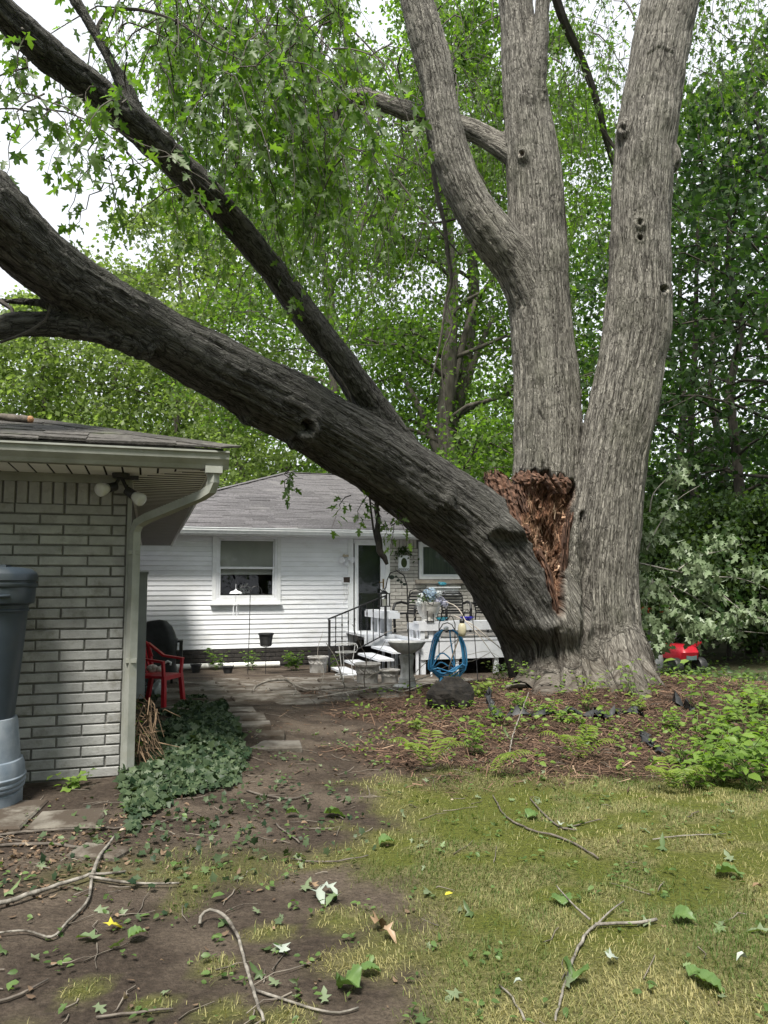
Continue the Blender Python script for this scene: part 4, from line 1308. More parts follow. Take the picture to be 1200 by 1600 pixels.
def clump_leaves(C, rad, n, size, r, tpl, flat=.65, droop=.5):
    """n leaves round every clump centre"""
    k = r.integers(0, len(C), n)
    g = r.normal(size=(n, 3)) * .62
    p = C[k] + g * rad[k][:, None] * np.array([1, 1, flat])
    ax = r.normal(size=(n, 3)); ax[:, 2] -= droop
    nm = r.normal(size=(n, 3)) * .75 + np.array([0, 0, 1.0])
    s = size * r.uniform(.65, 1.25, n)
    tone = np.clip(.5 + .28 * r.normal(size=n) + .35 * (vnoise(C[k] * .7, 5) - .5), 0, 1)
    return leaves(p, ax, nm, s, tpl, tone)
def tree(name, label, cat, base, h, cb, spread, nl, size, lm, bm, seed, tr0=.22, nb=20, group=None, tpl=KITE, fork=None, lean=(0, 0), crown_name='crown', rise=.55, clump=.62):
    r = np.random.default_rng(seed)
    root_ = thing(name, label, cat, base, 0, group)
    n = 10
    tz = np.linspace(-.15, h * .93, n)
    tx = np.cumsum(r.normal(size=n) * .012 * h) + np.linspace(0, lean[0], n); ty = np.cumsum(r.normal(size=n) * .012 * h) + np.linspace(0, lean[1], n)
    tx -= tx[0]; ty -= ty[0]
    tm = MB()
    trad = tr0 * (1 - .86 * np.linspace(0, 1, n) ** 1.1)
    trad[0] *= 1.35
    tm.tube(list(zip(tx, ty, tz)), list(trad), 9)
    for (fz_, dx, dy, fh, fr) in (fork or []):
        i = int(np.searchsorted(tz, fz_))
        a = np.array([tx[i], ty[i], tz[i]])
        tm.tube([a + np.array([dx * t, dy * t, fh * t]) + np.array([0, 0, .25 * math.sin(t * 3.1)]) for t in np.linspace(0, 1, 6)], list(fr * np.linspace(1, .3, 6)), 8)
    tm.build('trunk', bm, root_, smooth=True)
    bmh = MB()
    C, rd = [], []
    for k in range(nb):
        f = (k + .5) / nb
        z = cb + (h * .94 - cb) * f
        az = k * 2.39996 + r.uniform(-.4, .4)
        L = spread * (1 - .72 * f ** 2.2) * r.uniform(.7, 1.1) * (.62 + .5 * min(f * 4, 1))
        o = np.array([np.interp(z, tz, tx), np.interp(z, tz, ty), z])
        d = np.array([math.cos(az), math.sin(az), 0])
        q = [o + d * L * t + np.array([0, 0, L * (rise * t - .42 * t * t)]) + r.normal(size=3) * .05 * L * t for t in np.linspace(0, 1, 6)]
        br_ = tr0 * .30 * (1 - .6 * f)
        bmh.tube(q, list(br_ * np.linspace(1, .15, 6)), 5)
        for t in (.45, .62, .8, 1.0):
            i = min(int(t * 5), 4); c = q[i] + (q[i + 1] - q[i]) * (t * 5 - i)
            C.append(c); rd.append(clump * L * .32 + .25)
            for _ in range(2):
                e = c + (d * r.uniform(-.1, .7) + r.normal(size=3) * np.array([.8, .8, .35])) * L * .30
                bmh.tube([c, (c + e) / 2 + r.normal(size=3) * .04, e], [br_ * .3, br_ * .2, br_ * .08], 4)
                C.append(e); rd.append(clump * L * .24 + .2)
    top = np.array([tx[-1], ty[-1], h])
    C.append(top); rd.append(spread * .25)
    bmh.build('branches', bm, root_, smooth=True)
    C, rd = np.array(C), np.array(rd)
    V, T, a = clump_leaves(C, rd, nl, size, r, tpl)
    put(crown_name, np_mesh(crown_name, V, T, lm, {'r': a}), root_)
    return root_
def at(u, d, z=None):
    p = P(u, 917, d)
    return (p.x, d, gzf(p.x, d) if z is None else z)
g1 = 'trees standing behind the white house'
tree('tall_tree', 'grey trunked tree behind the house roof ridge, its trunk forking left', 'tree', at(697, 25), 23, 3.2, 5.0, 24000, .17, MIDG, BFAR, 1, .36, 26, g1, fork=[(4.6, -1.6, .2, 4.0, .22), (5.0, 1.2, 0, 4.5, .2)])
tree('tall_tree', 'tree with pale trunk rising beside the wound of the split maple', 'tree', at(752, 27), 24, 3.6, 5.0, 24000, .17, MIDG, BFAR, 2, .36, 26, g1, fork=[(6.0, 1.5, 0, 4, .2)])
tree('tall_tree', 'leafy tree behind the house showing between the two leaning limbs', 'tree', at(560, 31), 27, 4.0, 5.6, 28000, .19, MIDG, BFAR, 3, .28, 24, g1)
tree('tall_tree', 'tree far behind the house seen between the standing stems', 'tree', at(880, 33), 28, 2.5, 5.6, 26000, .20, MIDG, BFAR, 4, .28, 24, g1)
g2 = 'bright green trees beyond the garage roof'
tree('bright_tree', 'bright green tree over the left end of the garage roof', 'tree', at(70, 37), 16.5, 2.5, 5.2, 13500, .25, LIME, BFAR, 5, .24, 26, g2)
tree('bright_tree', 'tallest bright green tree beyond the garage, against white sky', 'tree', at(150, 40), 20.0, 3.0, 5.6, 15500, .25, LIME, BFAR, 6, .26, 28, g2)
tree('bright_tree', 'bright green tree above the garage gutter corner', 'tree', at(285, 38), 22.5, 2.5, 5.6, 15500, .25, LIME, BFAR, 7, .26, 28, g2)
tree('bright_tree', 'bright green tree above the left slope of the house roof', 'tree', at(400, 36), 23.5, 2.5, 5.4, 15500, .25, LIME, BFAR, 8, .26, 28, g2)
tree('bright_tree', 'bright tree furthest left, cut by the picture edge', 'tree', at(-50, 36), 14.5, 2.0, 4.8, 12000, .20, LIME, BFAR, 9, .24, 22, g2)
tree('bright_tree', 'lower yellow green tree beside the house hip', 'tree', at(350, 31), 8.5, 1.5, 3.4, 9000, .17, LIME, BFAR, 10, .14, 18, g2)
g3 = 'dark woodland trees right of the maple'
dk = [('thin dark tree with a straight trunk near the right picture edge', 1172, 17.5, 15, 3.4, 3.2, 5200, .185, .15),
      ('dark tree close beside the right stem of the maple', 1092, 19.5, 15, 3.2, 3.4, 4600, .185, .13),
      ('dark tree cut by the right picture edge', 1245, 16, 14, 3.0, 3.4, 5200, .185, .18),
      ('slender dark tree behind the two nearest wood trees', 1135, 24, 18, 3.6, 3.8, 4600, .21, .16),
      ('tall dark tree at the back of the wood, over the fallen branch', 1050, 27, 19, 4.0, 4.2, 4600, .22, .18),
      ('deep wood tree furthest back on the right', 1200, 31, 20, 3.0, 4.6, 5000, .25, .20)]
for k, (lb, u, d, h, cb, sp, nl, sz, r0) in enumerate(dk):
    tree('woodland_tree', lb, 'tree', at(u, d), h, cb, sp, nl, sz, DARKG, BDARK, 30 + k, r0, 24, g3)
g4 = 'shrubs at the edge of the wood'
sh = [('dark shrub behind the fallen silvery branch', 1135, 16.5, 3.4, 1.9, 9000, .12), ('dark shrub beside the maple trunk by the red machine', 1050, 18.5, 3.6, 2.0, 9000, .12),
      ('dark shrub at the right picture edge', 1215, 15.0, 3.2, 1.8, 8000, .12), ('shrub deep in the wood under the trees', 1100, 22, 4.4, 2.6, 9000, .15), ('shrub deep in the wood at the right edge', 1215, 22, 4.6, 2.6, 9000, .15),
      ('dark shrub behind the maple base, half hidden', 990, 21, 3.8, 2.4, 7000, .14)]
for k, (lb, u, d, h, sp, nl, sz) in enumerate(sh):
    tree('dark_shrub', lb, 'shrub', at(u, d), h, .25, sp, nl, sz, SHRUB, BDARK, 50 + k, .05, 22, g4, crown_name='foliage', rise=.7)
# the wood beyond, one mass
r = np.random.default_rng(70)
nf = 46
fu = np.concatenate([r.uniform(-30, 60, nf), r.uniform(14, 34, 22)]); fd = np.concatenate([r.uniform(52, 72, nf), r.uniform(34, 46, 22)])
C = np.stack([fu, fd, r.uniform(1, 11, nf + 22)], -1)
C = np.repeat(C, 3, 0); C[:, 2] = r.uniform(.5, 9, len(C))
V, T, a = clump_leaves(C, np.full(len(C), 3.6), 40000, .34, r, KITE, .9)
tag(put('far_wood', np_mesh('far_wood', V, T, MIDG, {'r': a})), kind='stuff')
C = np.stack([r.uniform(-46, 12, 150), r.uniform(56, 74, 150), r.uniform(1, 20, 150)], -1)
V, T, a = clump_leaves(C, np.full(len(C), 3.4), 46000, .42, r, KITE, .9)
tag(put('far_wood', np_mesh('far_wood', V, T, MIDG, {'r': a})), kind='stuff')

# ---- crown of the split maple: drooping leafy twigs
def strands(N, us, vs, ds, Ls, step, size, tpl, r, drift=.35, bare=.18, spread=.05):
    u, v, d = r.uniform(*us, N), r.uniform(*vs, N), r.uniform(*ds, N)
    M = np.array([P(a, b, c) for a, b, c in zip(u, v, d)])
    L = r.uniform(*Ls, N)
    hd = r.normal(size=(N, 3)) * drift; hd[:, 2] = 0
    K = 9
    t = np.linspace(0, 1, K)
    path = M[:, None] + hd[:, None] * (L[:, None, None] * (t ** .8)[None, :, None]) + np.array([0, 0, -1.0]) * (L[:, None] * (.15 * t + .85 * t ** 1.5)[None])[..., None]
    path += r.normal(size=(N, K, 3)) * .02
    nn = np.maximum((L / step).astype(int), 4)
    idx = np.repeat(np.arange(N), nn * 2)
    tt = np.concatenate([np.repeat(np.linspace(bare, 1, n), 2) for n in nn])
    f = tt * (K - 1); i0 = np.minimum(f.astype(int), K - 2); fr = (f - i0)[:, None]
    p = path[idx, i0] * (1 - fr) + path[idx, i0 + 1] * fr
    tg = unit(path[idx, i0 + 1] - path[idx, i0])
    side = r.normal(size=p.shape); side -= tg * (side * tg).sum(1)[:, None]; side = unit(side)
    keep = r.random(len(p)) < .82
    p, tg, side = p[keep], tg[keep], side[keep]
    ax = side * .8 + tg * .35 + np.array([0, 0, -.45]) + r.normal(size=p.shape) * .25
    p = p + side * spread * r.uniform(.4, 1.6, (len(p), 1)) + np.array([0, 0, -.02])
    nm = np.array([0, 0, 1.0]) + r.normal(size=p.shape) * .65
    lv = leaves(p, ax, nm, size * r.uniform(.6, 1.2, len(p)), tpl, np.clip(.5 + .3 * r.normal(size=len(p)), 0, 1), r.uniform(.4, 1.8, len(p)))
    return lv, path
def path_tubes(path, r0, r1):
    """three sided tubes for many twigs at once"""
    N, K, _ = path.shape
    tg = unit(np.gradient(path, axis=1).reshape(-1, 3)).reshape(N, K, 3)
    X = unit(np.cross(tg.reshape(-1, 3), np.array([.3, .9, .2]))).reshape(N, K, 3); Y = np.cross(tg, X)
    rad = np.linspace(r0, r1, K)[None, :, None]
    V = np.stack([path + rad * (math.cos(a) * X + math.sin(a) * Y) for a in (0, 2.094, 4.189)], 2).reshape(-1, 3)
    b = (np.arange(N)[:, None] * K + np.arange(K - 1)[None]).ravel() * 3
    Q = np.concatenate([np.stack([b + k, b + (k + 1) % 3, b + 3 + (k + 1) % 3, b + 3 + k], -1) for k in range(3)])
    return V, Q
r = np.random.default_rng(80)
near, mid, tw, tw2 = [], [], [], []
def grow(dst, *a, **k):
    lv, pth = strands(*a, r=r, **k)
    dst.append(lv); tw.append(pth)
grow(near, 95, (240, 540), (-60, 120), (6.2, 8.5), (.9, 1.9), .075, .105, MAPLE)
grow(near, 75, (330, 570), (120, 260), (7.0, 9.0), (.7, 1.5), .075, .10, MAPLE)
grow(near, 10, (140, 330), (225, 300), (5.8, 6.6), (.3, .7), .06, .10, MAPLE, drift=.6)
grow(near, 12, (20, 200), (95, 190), (5.2, 6.0), (.4, .85), .06, .095, MAPLE, drift=.6)
grow(near, 9, (-10, 120), (0, 90), (5.0, 6.0), (.4, .8), .06, .095, MAPLE, drift=.6)
grow(near, 14, (150, 300), (-60, 60), (5.8, 6.6), (.4, .9), .07, .095, MAPLE, drift=.6)
grow(mid, 110, (230, 560), (-80, 80), (9.5, 14), (1.4, 3.0), .10, .105, MAPLE_S)
grow(mid, 150, (400, 780), (60, 320), (11.9, 15), (1.2, 2.8), .10, .105, MAPLE_S)
grow(mid, 115, (640, 980), (-80, 260), (12, 15), (1.4, 3.0), .10, .105, MAPLE_S)
grow(mid, 85, (380, 640), (260, 430), (10.5, 14), (1.0, 2.4), .10, .105, MAPLE_S)
grow(mid, 85, (850, 1010), (-60, 380), (12.5, 16), (1.2, 2.6), .10, .11, MAPLE_S)
grow(mid, 60, (1050, 1230), (-100, 140), (11.5, 15), (1.0, 2.4), .09, .11, MAPLE_S)
grow(near, 3, (545, 580), (770, 790), (8.8, 9.2), (.25, .45), .05, .095, MAPLE, drift=.9)
grow(near, 2, (590, 640), (800, 815), (9.0, 9.3), (.2, .35), .05, .095, MAPLE, drift=.6)
grow(near, 2, (425, 460), (715, 735), (8.2, 8.5), (.15, .35), .05, .09, MAPLE, drift=.3)
for us_, vs_, ds_, n_ in (((480, 740), (60, 330), (11.3, 13), 34), ((330, 560), (-20, 200), (8, 11), 16), ((600, 980), (-60, 200), (12, 14), 16)):
    _, pth = strands(n_, us_, vs_, ds_, (.8, 2.2), .5, .01, KITE, r, drift=.45)
    tw2.append(pth)
V, T, a = join(near)
o = put('crown', np_mesh('crown', V - np.array(TREE), T, NEARG, {'r': a}), maple)
o['label'] = 'lobed leaves hanging nearest over the torn limb'
V, T, a = join(mid)
put('crown', np_mesh('crown', V - np.array(TREE), T, MIDG, {'r': a}), maple)
V, Q = path_tubes(np.concatenate(tw2), .017, .005)
tag(put('bare_twigs', np_mesh('bare_twigs', V - np.array(TREE), Q, BDARK), maple), kind='stuff')
V, Q = path_tubes(np.concatenate(tw), .0085, .0022)
tag(put('leafy_twigs', np_mesh('leafy_twigs', V - np.array(TREE), Q, BDARK), maple), kind='stuff')

# ---- fallen silvery branch at the right edge
fb = thing('fallen_branch', 'fallen maple branch with pale silvery leaf undersides lying right of the trunk', 'branch', GG(1120, 1010))
fo = Vector(fb.location)
stm = MB()
r = np.random.default_rng(81)
pp, paths = [], []
for rows in ([(1000, 880, 12.2), (1045, 890, 12.0), (1100, 900, 11.8), (1160, 905, 11.6), (1220, 930, 11.4)], [(1000, 905, 12.3), (1060, 920, 12.0), (1110, 950, 11.7), (1150, 975, 11.5)],
             [(1010, 860, 12.4), (1030, 820, 12.4), (1060, 780, 12.4), (1100, 755, 12.4)], [(1100, 900, 11.8), (1130, 930, 11.6), (1170, 960, 11.4), (1230, 975, 11.2)],
             [(1000, 985, 12), (1060, 990, 11.9), (1130, 985, 11.7), (1200, 990, 11.6)], [(1060, 890, 11.9), (1090, 870, 11.9), (1130, 860, 11.8), (1160, 850, 11.7)], [(1020, 905, 12.1), (1010, 950, 12.0), (1020, 990, 11.9)],
             [(1040, 915, 12.0), (1075, 960, 11.8), (1100, 1010, 11.6)], [(1015, 800, 12.4), (1022, 770, 12.4), (1050, 740, 12.5)]):
    q = crom([tuple(P(*x)) for x in rows], .06)
    stm.tube([Vector(x) - fo for x in q], list(np.linspace(.014, .004, len(q))), 5)
    pp.append(q)
q = np.vstack(pp)
N = 1000
k = r.integers(0, len(q), N)
# leaves gather in tufts
cen = q[r.integers(0, len(q), 62)] + r.normal(size=(62, 3)) * .15
j = r.integers(0, 62, N)
p = cen[j] + r.normal(size=(N, 3)) * np.array([.075, .075, .08])
ax = r.normal(size=(N, 3)) * .6 + np.array([0, -.3, -.9])
nm = r.normal(size=(N, 3)) * .55 + np.array([-.1, -.75, .35])
V, T, a = leaves(p, ax, nm, r.uniform(.09, .155, N), MAPLE, r.random(N), r.uniform(.5, 2, N))
stm.build('stem', pm('grey_twig', (.12, .11, .10), (.25, .235, .21), 10, .8), fb)
put('foliage', np_mesh('foliage', V - np.array(fo), T, SILV, {'r': a}), fb)
N = 260
p = cen[r.integers(0, 62, N)] + r.normal(size=(N, 3)) * .14
V, T, a = leaves(p, r.normal(size=(N, 3)) + np.array([0, 0, -.5]), r.normal(size=(N, 3)) * .6 + np.array([0, -.2, 1]), r.uniform(.08, .13, N), MAPLE, r.random(N))
put('foliage', np_mesh('foliage', V - np.array(fo), T, DARKG, {'r': a}), fb)

# ------------------------------------------------------------------ ground cover
r = np.random.default_rng(90)
# ivy bank beside the garage
ipoly = [(196, 1092), (255, 1088), (320, 1090), (352, 1118), (388, 1180), (372, 1225), (322, 1278), (262, 1312), (205, 1305), (188, 1225)]
iw = [GG(u, v) for u, v in ipoly]
n = 26000
x, y = r.uniform(-3.2, -.8, n), r.uniform(4.6, 10.3, n)
ok = in_poly(x, y, [(p.x, p.y) for p in iw])
edge = fbm(np.stack([x * 2.5, y * 2.5, x * 0], -1), 3, 9)
x, y, edge = x[ok], y[ok], edge[ok]
ctr = np.exp(-((x + 1.65) / .5) ** 2 - ((y - 7.4) / 1.6) ** 2)
ok = (ctr + .9 * (edge - .5) > .10)
x, y, edge, ctr = x[ok], y[ok], edge[ok], ctr[ok]
h = .03 + .12 * ctr * edge * 1.6 * r.uniform(.55, 1, len(x))
pos = np.stack([x, y, gz(x, y) + h], -1)
nm = r.normal(size=(len(x), 3)) * .38 + np.array([.10, -.55, .8])
ax = r.normal(size=(len(x), 3)) * .7 + np.array([0, -.5, -.5])
V, T, a = leaves(pos, ax, nm, r.uniform(.040, .072, len(x)), IVY, r.random(len(x)) ** 1.3, r.uniform(.3, 1.4, len(x)))
n2 = 420        # stray runners
x, y = r.normal(-1.15, .5, n2), r.normal(5.0, .75, n2)
ok = (x > -2.0) & (y > 3.4) & (x < .2)
x, y = x[ok], y[ok]
pos = np.stack([x, y, gz(x, y) + r.uniform(.01, .05, len(x))], -1)
V2, T2, a2 = leaves(pos, r.normal(size=pos.shape) + np.array([0, -.3, 0]), r.normal(size=pos.shape) * .35 + np.array([0, -.2, 1]), r.uniform(.025, .05, len(x)), IVY, r.random(len(x)))
V, T, a = join([(V, T, a), (V2, T2, a2)])
tag(put('ivy', np_mesh('ivy', V, T, IVYG, {'r': a})), kind='stuff')
# grass
def blades(n, xr, yr, prob, hl, wid, r, straw):
    x, y = r.uniform(*xr, n), r.uniform(*yr, n)
    k = r.random(n) < prob(x, y)
    x, y = x[k], y[k]
    n = len(x)
    b = np.stack([x, y, gz(x, y) - .004], -1)
    az = r.uniform(0, 6.283, n) * .85 + 5 * vnoise(np.stack([x * 1.7, y * 1.7, x * 0], -1), 4)
    ln = r.uniform(*hl, n)
    tilt = np.clip(r.normal(.85, .38, n), .05, 1.48)
    d = np.stack([np.cos(az) * np.sin(tilt), np.sin(az) * np.sin(tilt), np.cos(tilt)], -1)
    s = np.stack([-np.sin(az), np.cos(az), az * 0], -1)
    w = r.uniform(*wid, n)[:, None]
    t = b + d * ln[:, None]
    m_ = b + d * ln[:, None] * .55 + np.array([0, 0, .006])
    V = np.stack([b - s * w, b + s * w, m_ + s * w * .8, t, m_ - s * w * .8], 1).reshape(-1, 3)
    i = np.arange(n)[:, None] * 5
    T = np.concatenate([i + np.array([[0, 1, 2]]), i + np.array([[0, 2, 4]]), i + np.array([[4, 2, 3]])])
    pat = fbm(np.stack([x * 2.2, y * 2.2, x * 0], -1), 4, 33)
    tone = np.clip(straw + (pat - .5) * 1.9 + .30 * r.normal(size=n), 0, 1)
    return V, T, np.repeat(tone, 5)
def plawn(x, y):
    z_ = zone(x, y)
    return np.clip(z_[0] * (1 - .80 * z_[2]), 0, 1)
V, T, a = join([blades(95000, (-1.2, 2.6), (2.2, 4.2), plawn, (.016, .042), (.0009, .0018), r, .40),
                blades(85000, (-1.2, 5.2), (4.2, 6.6), plawn, (.018, .046), (.0014, .0025), r, .36)])
tag(put('grass', np_mesh('grass', V, T, GRASSM, {'r': a})), kind='stuff')
# mulch of shredded bark and needles
n = 32000
x, y = r.uniform(-1.1, 5.6, n), r.uniform(5.4, 11.2, n)
z_ = zone(x, y)
k = r.random(n) < z_[1] * .95 + .04
x, y = x[k], y[k]; n = len(x)
b = np.stack([x, y, gz(x, y) + r.uniform(.0, .03, n)], -1)
d = r.normal(size=(n, 3)) * np.array([1, 1, .22]); d = unit(d)
s = unit(np.cross(d, np.array([0, 0, 1.0]) + r.normal(size=(n, 3)) * .3))
ln, w = (r.uniform(.03, .12, n) + .2 * (r.random(n) < .12) * r.random(n))[:, None], r.uniform(.0015, .0055, n)[:, None]
V = np.stack([b - d * ln / 2 - s * w, b - d * ln / 2 + s * w, b + d * ln / 2 + s * w, b + d * ln / 2 - s * w], 1)
V[:, :, 2] = np.maximum(V[:, :, 2], (gz(x, y) + .002)[:, None])
MULM = leaf_mat('mulch_shred', (.035, .020, .014), (.17, .105, .07), 0.0, rough=.9, warm=(.34, .25, .17))
tag(put('mulch', np_mesh('mulch', V.reshape(-1, 3), np.arange(n * 4).reshape(-1, 4), MULM, {'r': np.repeat(r.random(n), 4)})), kind='stuff')
# leaf litter
n = 3400
x, y = r.uniform(-3.0, 4.8, n), 2.3 + 12 * r.random(n) ** 1.5
x[:1100], y[:1100] = r.normal(-2.0, .42, 1100), r.normal(4.35, .40, 1100)
pl_ = zone(x, y)
dens = .36 + .5 * sstep(.2, -.9, x) * sstep(5.8, 4.6, y) + .35 * sstep(9.5, 11, y) - .25 * pl_[0]
k = r.random(n) < dens
x, y = x[k], y[k]; n = len(x)
pos = np.stack([x, y, gz(x, y) + .012], -1)
LITM = leaf_mat('dry_leaf', (.05, .032, .021), (.21, .145, .095), .1, rough=.8, warm=(.38, .32, .25))
V, T, a = leaves(pos, r.normal(size=(n, 3)) * np.array([1, 1, .25]), r.normal(size=(n, 3)) * .35 + np.array([0, 0, 1]), r.uniform(.012, .042, n), OVAL, r.random(n), r.uniform(-3, 3, n))
tag(put('leaf_litter', np_mesh('leaf_litter', V, T, LITM, {'r': a})), kind='stuff')
# small green seedlings and clover in the dirt and lawn, torn green leaf scraps
n = 420
cx, cy = r.uniform(-2.2, 3.4, n), 2.4 + 5.4 * r.random(n) ** 1.3
m_ = r.integers(2, 7, n)
k = np.repeat(np.arange(n), m_)
pos = np.stack([cx[k], cy[k], np.zeros(len(k))], -1) + r.normal(size=(len(k), 3)) * np.array([.03, .03, 0])
pos[:, 2] = gz(pos[:, 0], pos[:, 1]) + r.uniform(.008, .035, len(k))
V, T, a = leaves(pos, r.normal(size=pos.shape) * np.array([1, 1, .2]), r.normal(size=pos.shape) * .35 + np.array([0, -.1, 1]), r.uniform(.016, .042, len(k)), OVAL, r.random(len(k)))
tag(put('clover', np_mesh('clover', V, T, leaf_mat('clover_leaf', (.045, .085, .022), (.12, .19, .06), .3), {'r': a})), kind='stuff')
# low creeping plants behind the maple and along the wood edge
n = 7000
x, y = r.uniform(2.2, 8.5, n), r.uniform(7.0, 17, n)
dd = fbm(np.stack([x * 1.1, y * 1.1, x * 0], -1), 4, 71)
k = (dd > .47) & ((x > 4.4 - .03 * y) | (y > 11.6))
x, y = x[k], y[k]
pos = np.stack([x, y, gz(x, y) + r.uniform(.02, .26, len(x)) * dd[k] * 1.3], -1)
V, T, a = leaves(pos, r.normal(size=pos.shape) * np.array([1, 1, .4]), r.normal(size=pos.shape) * .45 + np.array([0, -.35, 1]), r.uniform(.04, .095, len(x)), OVAL, r.random(len(x)))
tag(put('ground_cover', np_mesh('ground_cover', V, T, leaf_mat('creeper_leaf', (.035, .070, .022), (.11, .17, .055), .35), {'r': a})), kind='stuff')

# fine twig scraps all over the dirt and mulch
n = 900
x, y = r.uniform(-3.0, 4.6, n), 2.3 + 9 * r.random(n) ** 1.4
k = r.random(n) < (1 - .75 * zone(x, y)[0])
x, y = x[k], y[k]; n = len(x)
az = r.uniform(0, 6.283, n); ln = r.uniform(.04, .26, n)
t = np.linspace(-.5, .5, 4)
pth = np.stack([x[:, None] + np.cos(az)[:, None] * ln[:, None] * t, y[:, None] + np.sin(az)[:, None] * ln[:, None] * t, np.zeros((n, 4))], -1) + r.normal(size=(n, 4, 3)) * .008
pth[..., 2] = gz(pth[..., 0].ravel(), pth[..., 1].ravel()).reshape(n, 4) + .006 + np.abs(r.normal(size=(n, 4))) * .006
V, Q = path_tubes(pth, .0035, .0018)
tag(put('twig_scraps', np_mesh('twig_scraps', V, Q, pm('twig_scrap', (.05, .04, .032), (.24, .21, .175), 6, .9))), kind='stuff')

# torn green and silvery leaf scraps from the storm, too many to count
n = 300
x, y = r.uniform(-2.6, 4.2, n), 2.35 + 5.5 * r.random(n) ** 1.25
pos = np.stack([x, y, gz(x, y) + .016], -1)
SCR = leaf_mat('leaf_scrap', (.05, .085, .028), (.17, .235, .11), .2, warm=(.38, .36, .22), back=(.15, .19, .11))
V, T, a = leaves(pos, r.normal(size=(n, 3)) * np.array([1, 1, .2]), r.normal(size=(n, 3)) * .4 + np.array([0, 0, 1]) * np.sign(r.random((n, 1)) - .25), r.uniform(.025, .075, n), MAPLE, r.random(n), r.uniform(-2, 5, n))
tag(put('leaf_scraps', np_mesh('leaf_scraps', V, T, SCR, {'r': a})), kind='stuff')
# low green seedlings all over the mulch
n = 520
cx, cy = r.uniform(-.4, 5.4, n), r.uniform(5.6, 10.4, n)
z_ = zone(cx, cy)
k = r.random(n) < z_[1] * .6 * (.4 + 1.2 * fbm(np.stack([cx, cy, cx * 0], -1) * .9, 3, 15))
cx, cy = cx[k], cy[k]; n = len(cx)
m_ = r.integers(3, 9, n); k = np.repeat(np.arange(n), m_)
pos = np.stack([cx[k], cy[k], np.zeros(len(k))], -1) + r.normal(size=(len(k), 3)) * np.array([.05, .05, 0])
pos[:, 2] = gz(pos[:, 0], pos[:, 1]) + r.uniform(.02, .12, len(k))
V, T, a = leaves(pos, r.normal(size=pos.shape) * np.array([1, 1, .3]), r.normal(size=pos.shape) * .4 + np.array([0, -.25, 1]), r.uniform(.025, .07, len(k)), OVAL, r.random(len(k)))
tag(put('seedlings', np_mesh('seedlings', V, T, WEEDG, {'r': a})), kind='stuff')

# ------------------------------------------------------------------ things in the yard
def on_ground(name, label, cat, u, v, rz=0.0, group=None, dz=0.0):
    p = GG(u, v); p.z += dz
    return thing(name, label, cat, p, rz, group)
def on_wall(name, label, cat, u, v, off=.03, group=None):
    x, z = hw(u, v, off)
    return thing(name, label, cat, hworld(x, -off, z), TH, group)
def squircle(p=.06):
    return lambda a, z: 1 + p * math.cos(4 * a + math.pi) * -1
# rain barrel on its stand
BAR = pm('dark_blue_plastic', (.020, .030, .042), (.032, .044, .058), 4, .42, .05, 60, c3=(.05, .058, .062), s3=3, t3=(.55, .8))
STD = pm('pale_grey_plastic', (.17, .20, .235), (.25, .28, .31), 4, .5, .08, 60, c3=(.085, .12, .16), s3=2.2, t3=(.48, .7))
rb = thing('rain_barrel', 'tall dark blue plastic rain barrel on a pale grey stand against the garage bricks', 'barrel', (-2.70, 5.28, gzf(-2.7, 5.28)), R(12))
sq = lambda a, z: 1 + .055 * abs(math.cos(2 * a)) ** 3 * -1 + .02
m = MB(); m.lathe([(.185, .565), (.19, .57), (.205, .75), (.222, .95), (.238, 1.15), (.247, 1.27), (.250, 1.285), (.258, 1.29), (.258, 1.30), (.25, 1.305), (.252, 1.33), (.288, 1.345), (.292, 1.36), (.294, 1.44), (.290, 1.458)], 40, wob=sq)
m.build('body', BAR, rb, smooth='auto')
m = MB(); m.lathe([(.300, 1.452), (.304, 1.46), (.304, 1.478), (.292, 1.482), (.292, 1.492), (.303, 1.497), (.303, 1.535), (.296, 1.552), (.262, 1.578), (.20, 1.588), (.195, 1.578), (.0, 1.575)], 40, wob=sq, cap=(True, False))
ld = m.build('lid', BAR, rb, smooth='auto')
m = MB(); m.box((.06, -.10, 1.592), (.16, .14, .02)); m.build('handle', BAR, ld)
m = MB()
m.tube([(.02, -.255, 1.395), (.10, -.278, 1.39), (.19, -.24, 1.395)], .012, 6); m.build('grip', BAR, rb, smooth=True)
m = MB(); m.lathe([(.245, -.02), (.262, .0), (.262, .09), (.25, .10), (.272, .115), (.275, .128), (.268, .135), (.279, .148), (.279, .16), (.272, .168), (.281, .18), (.281, .195), (.272, .202), (.268, .26), (.255, .30), (.240, .305), (.228, .42), (.216, .54), (.208, .575), (.18, .578)], 40, wob=sq)
m.build('stand', STD, rb, smooth='auto')
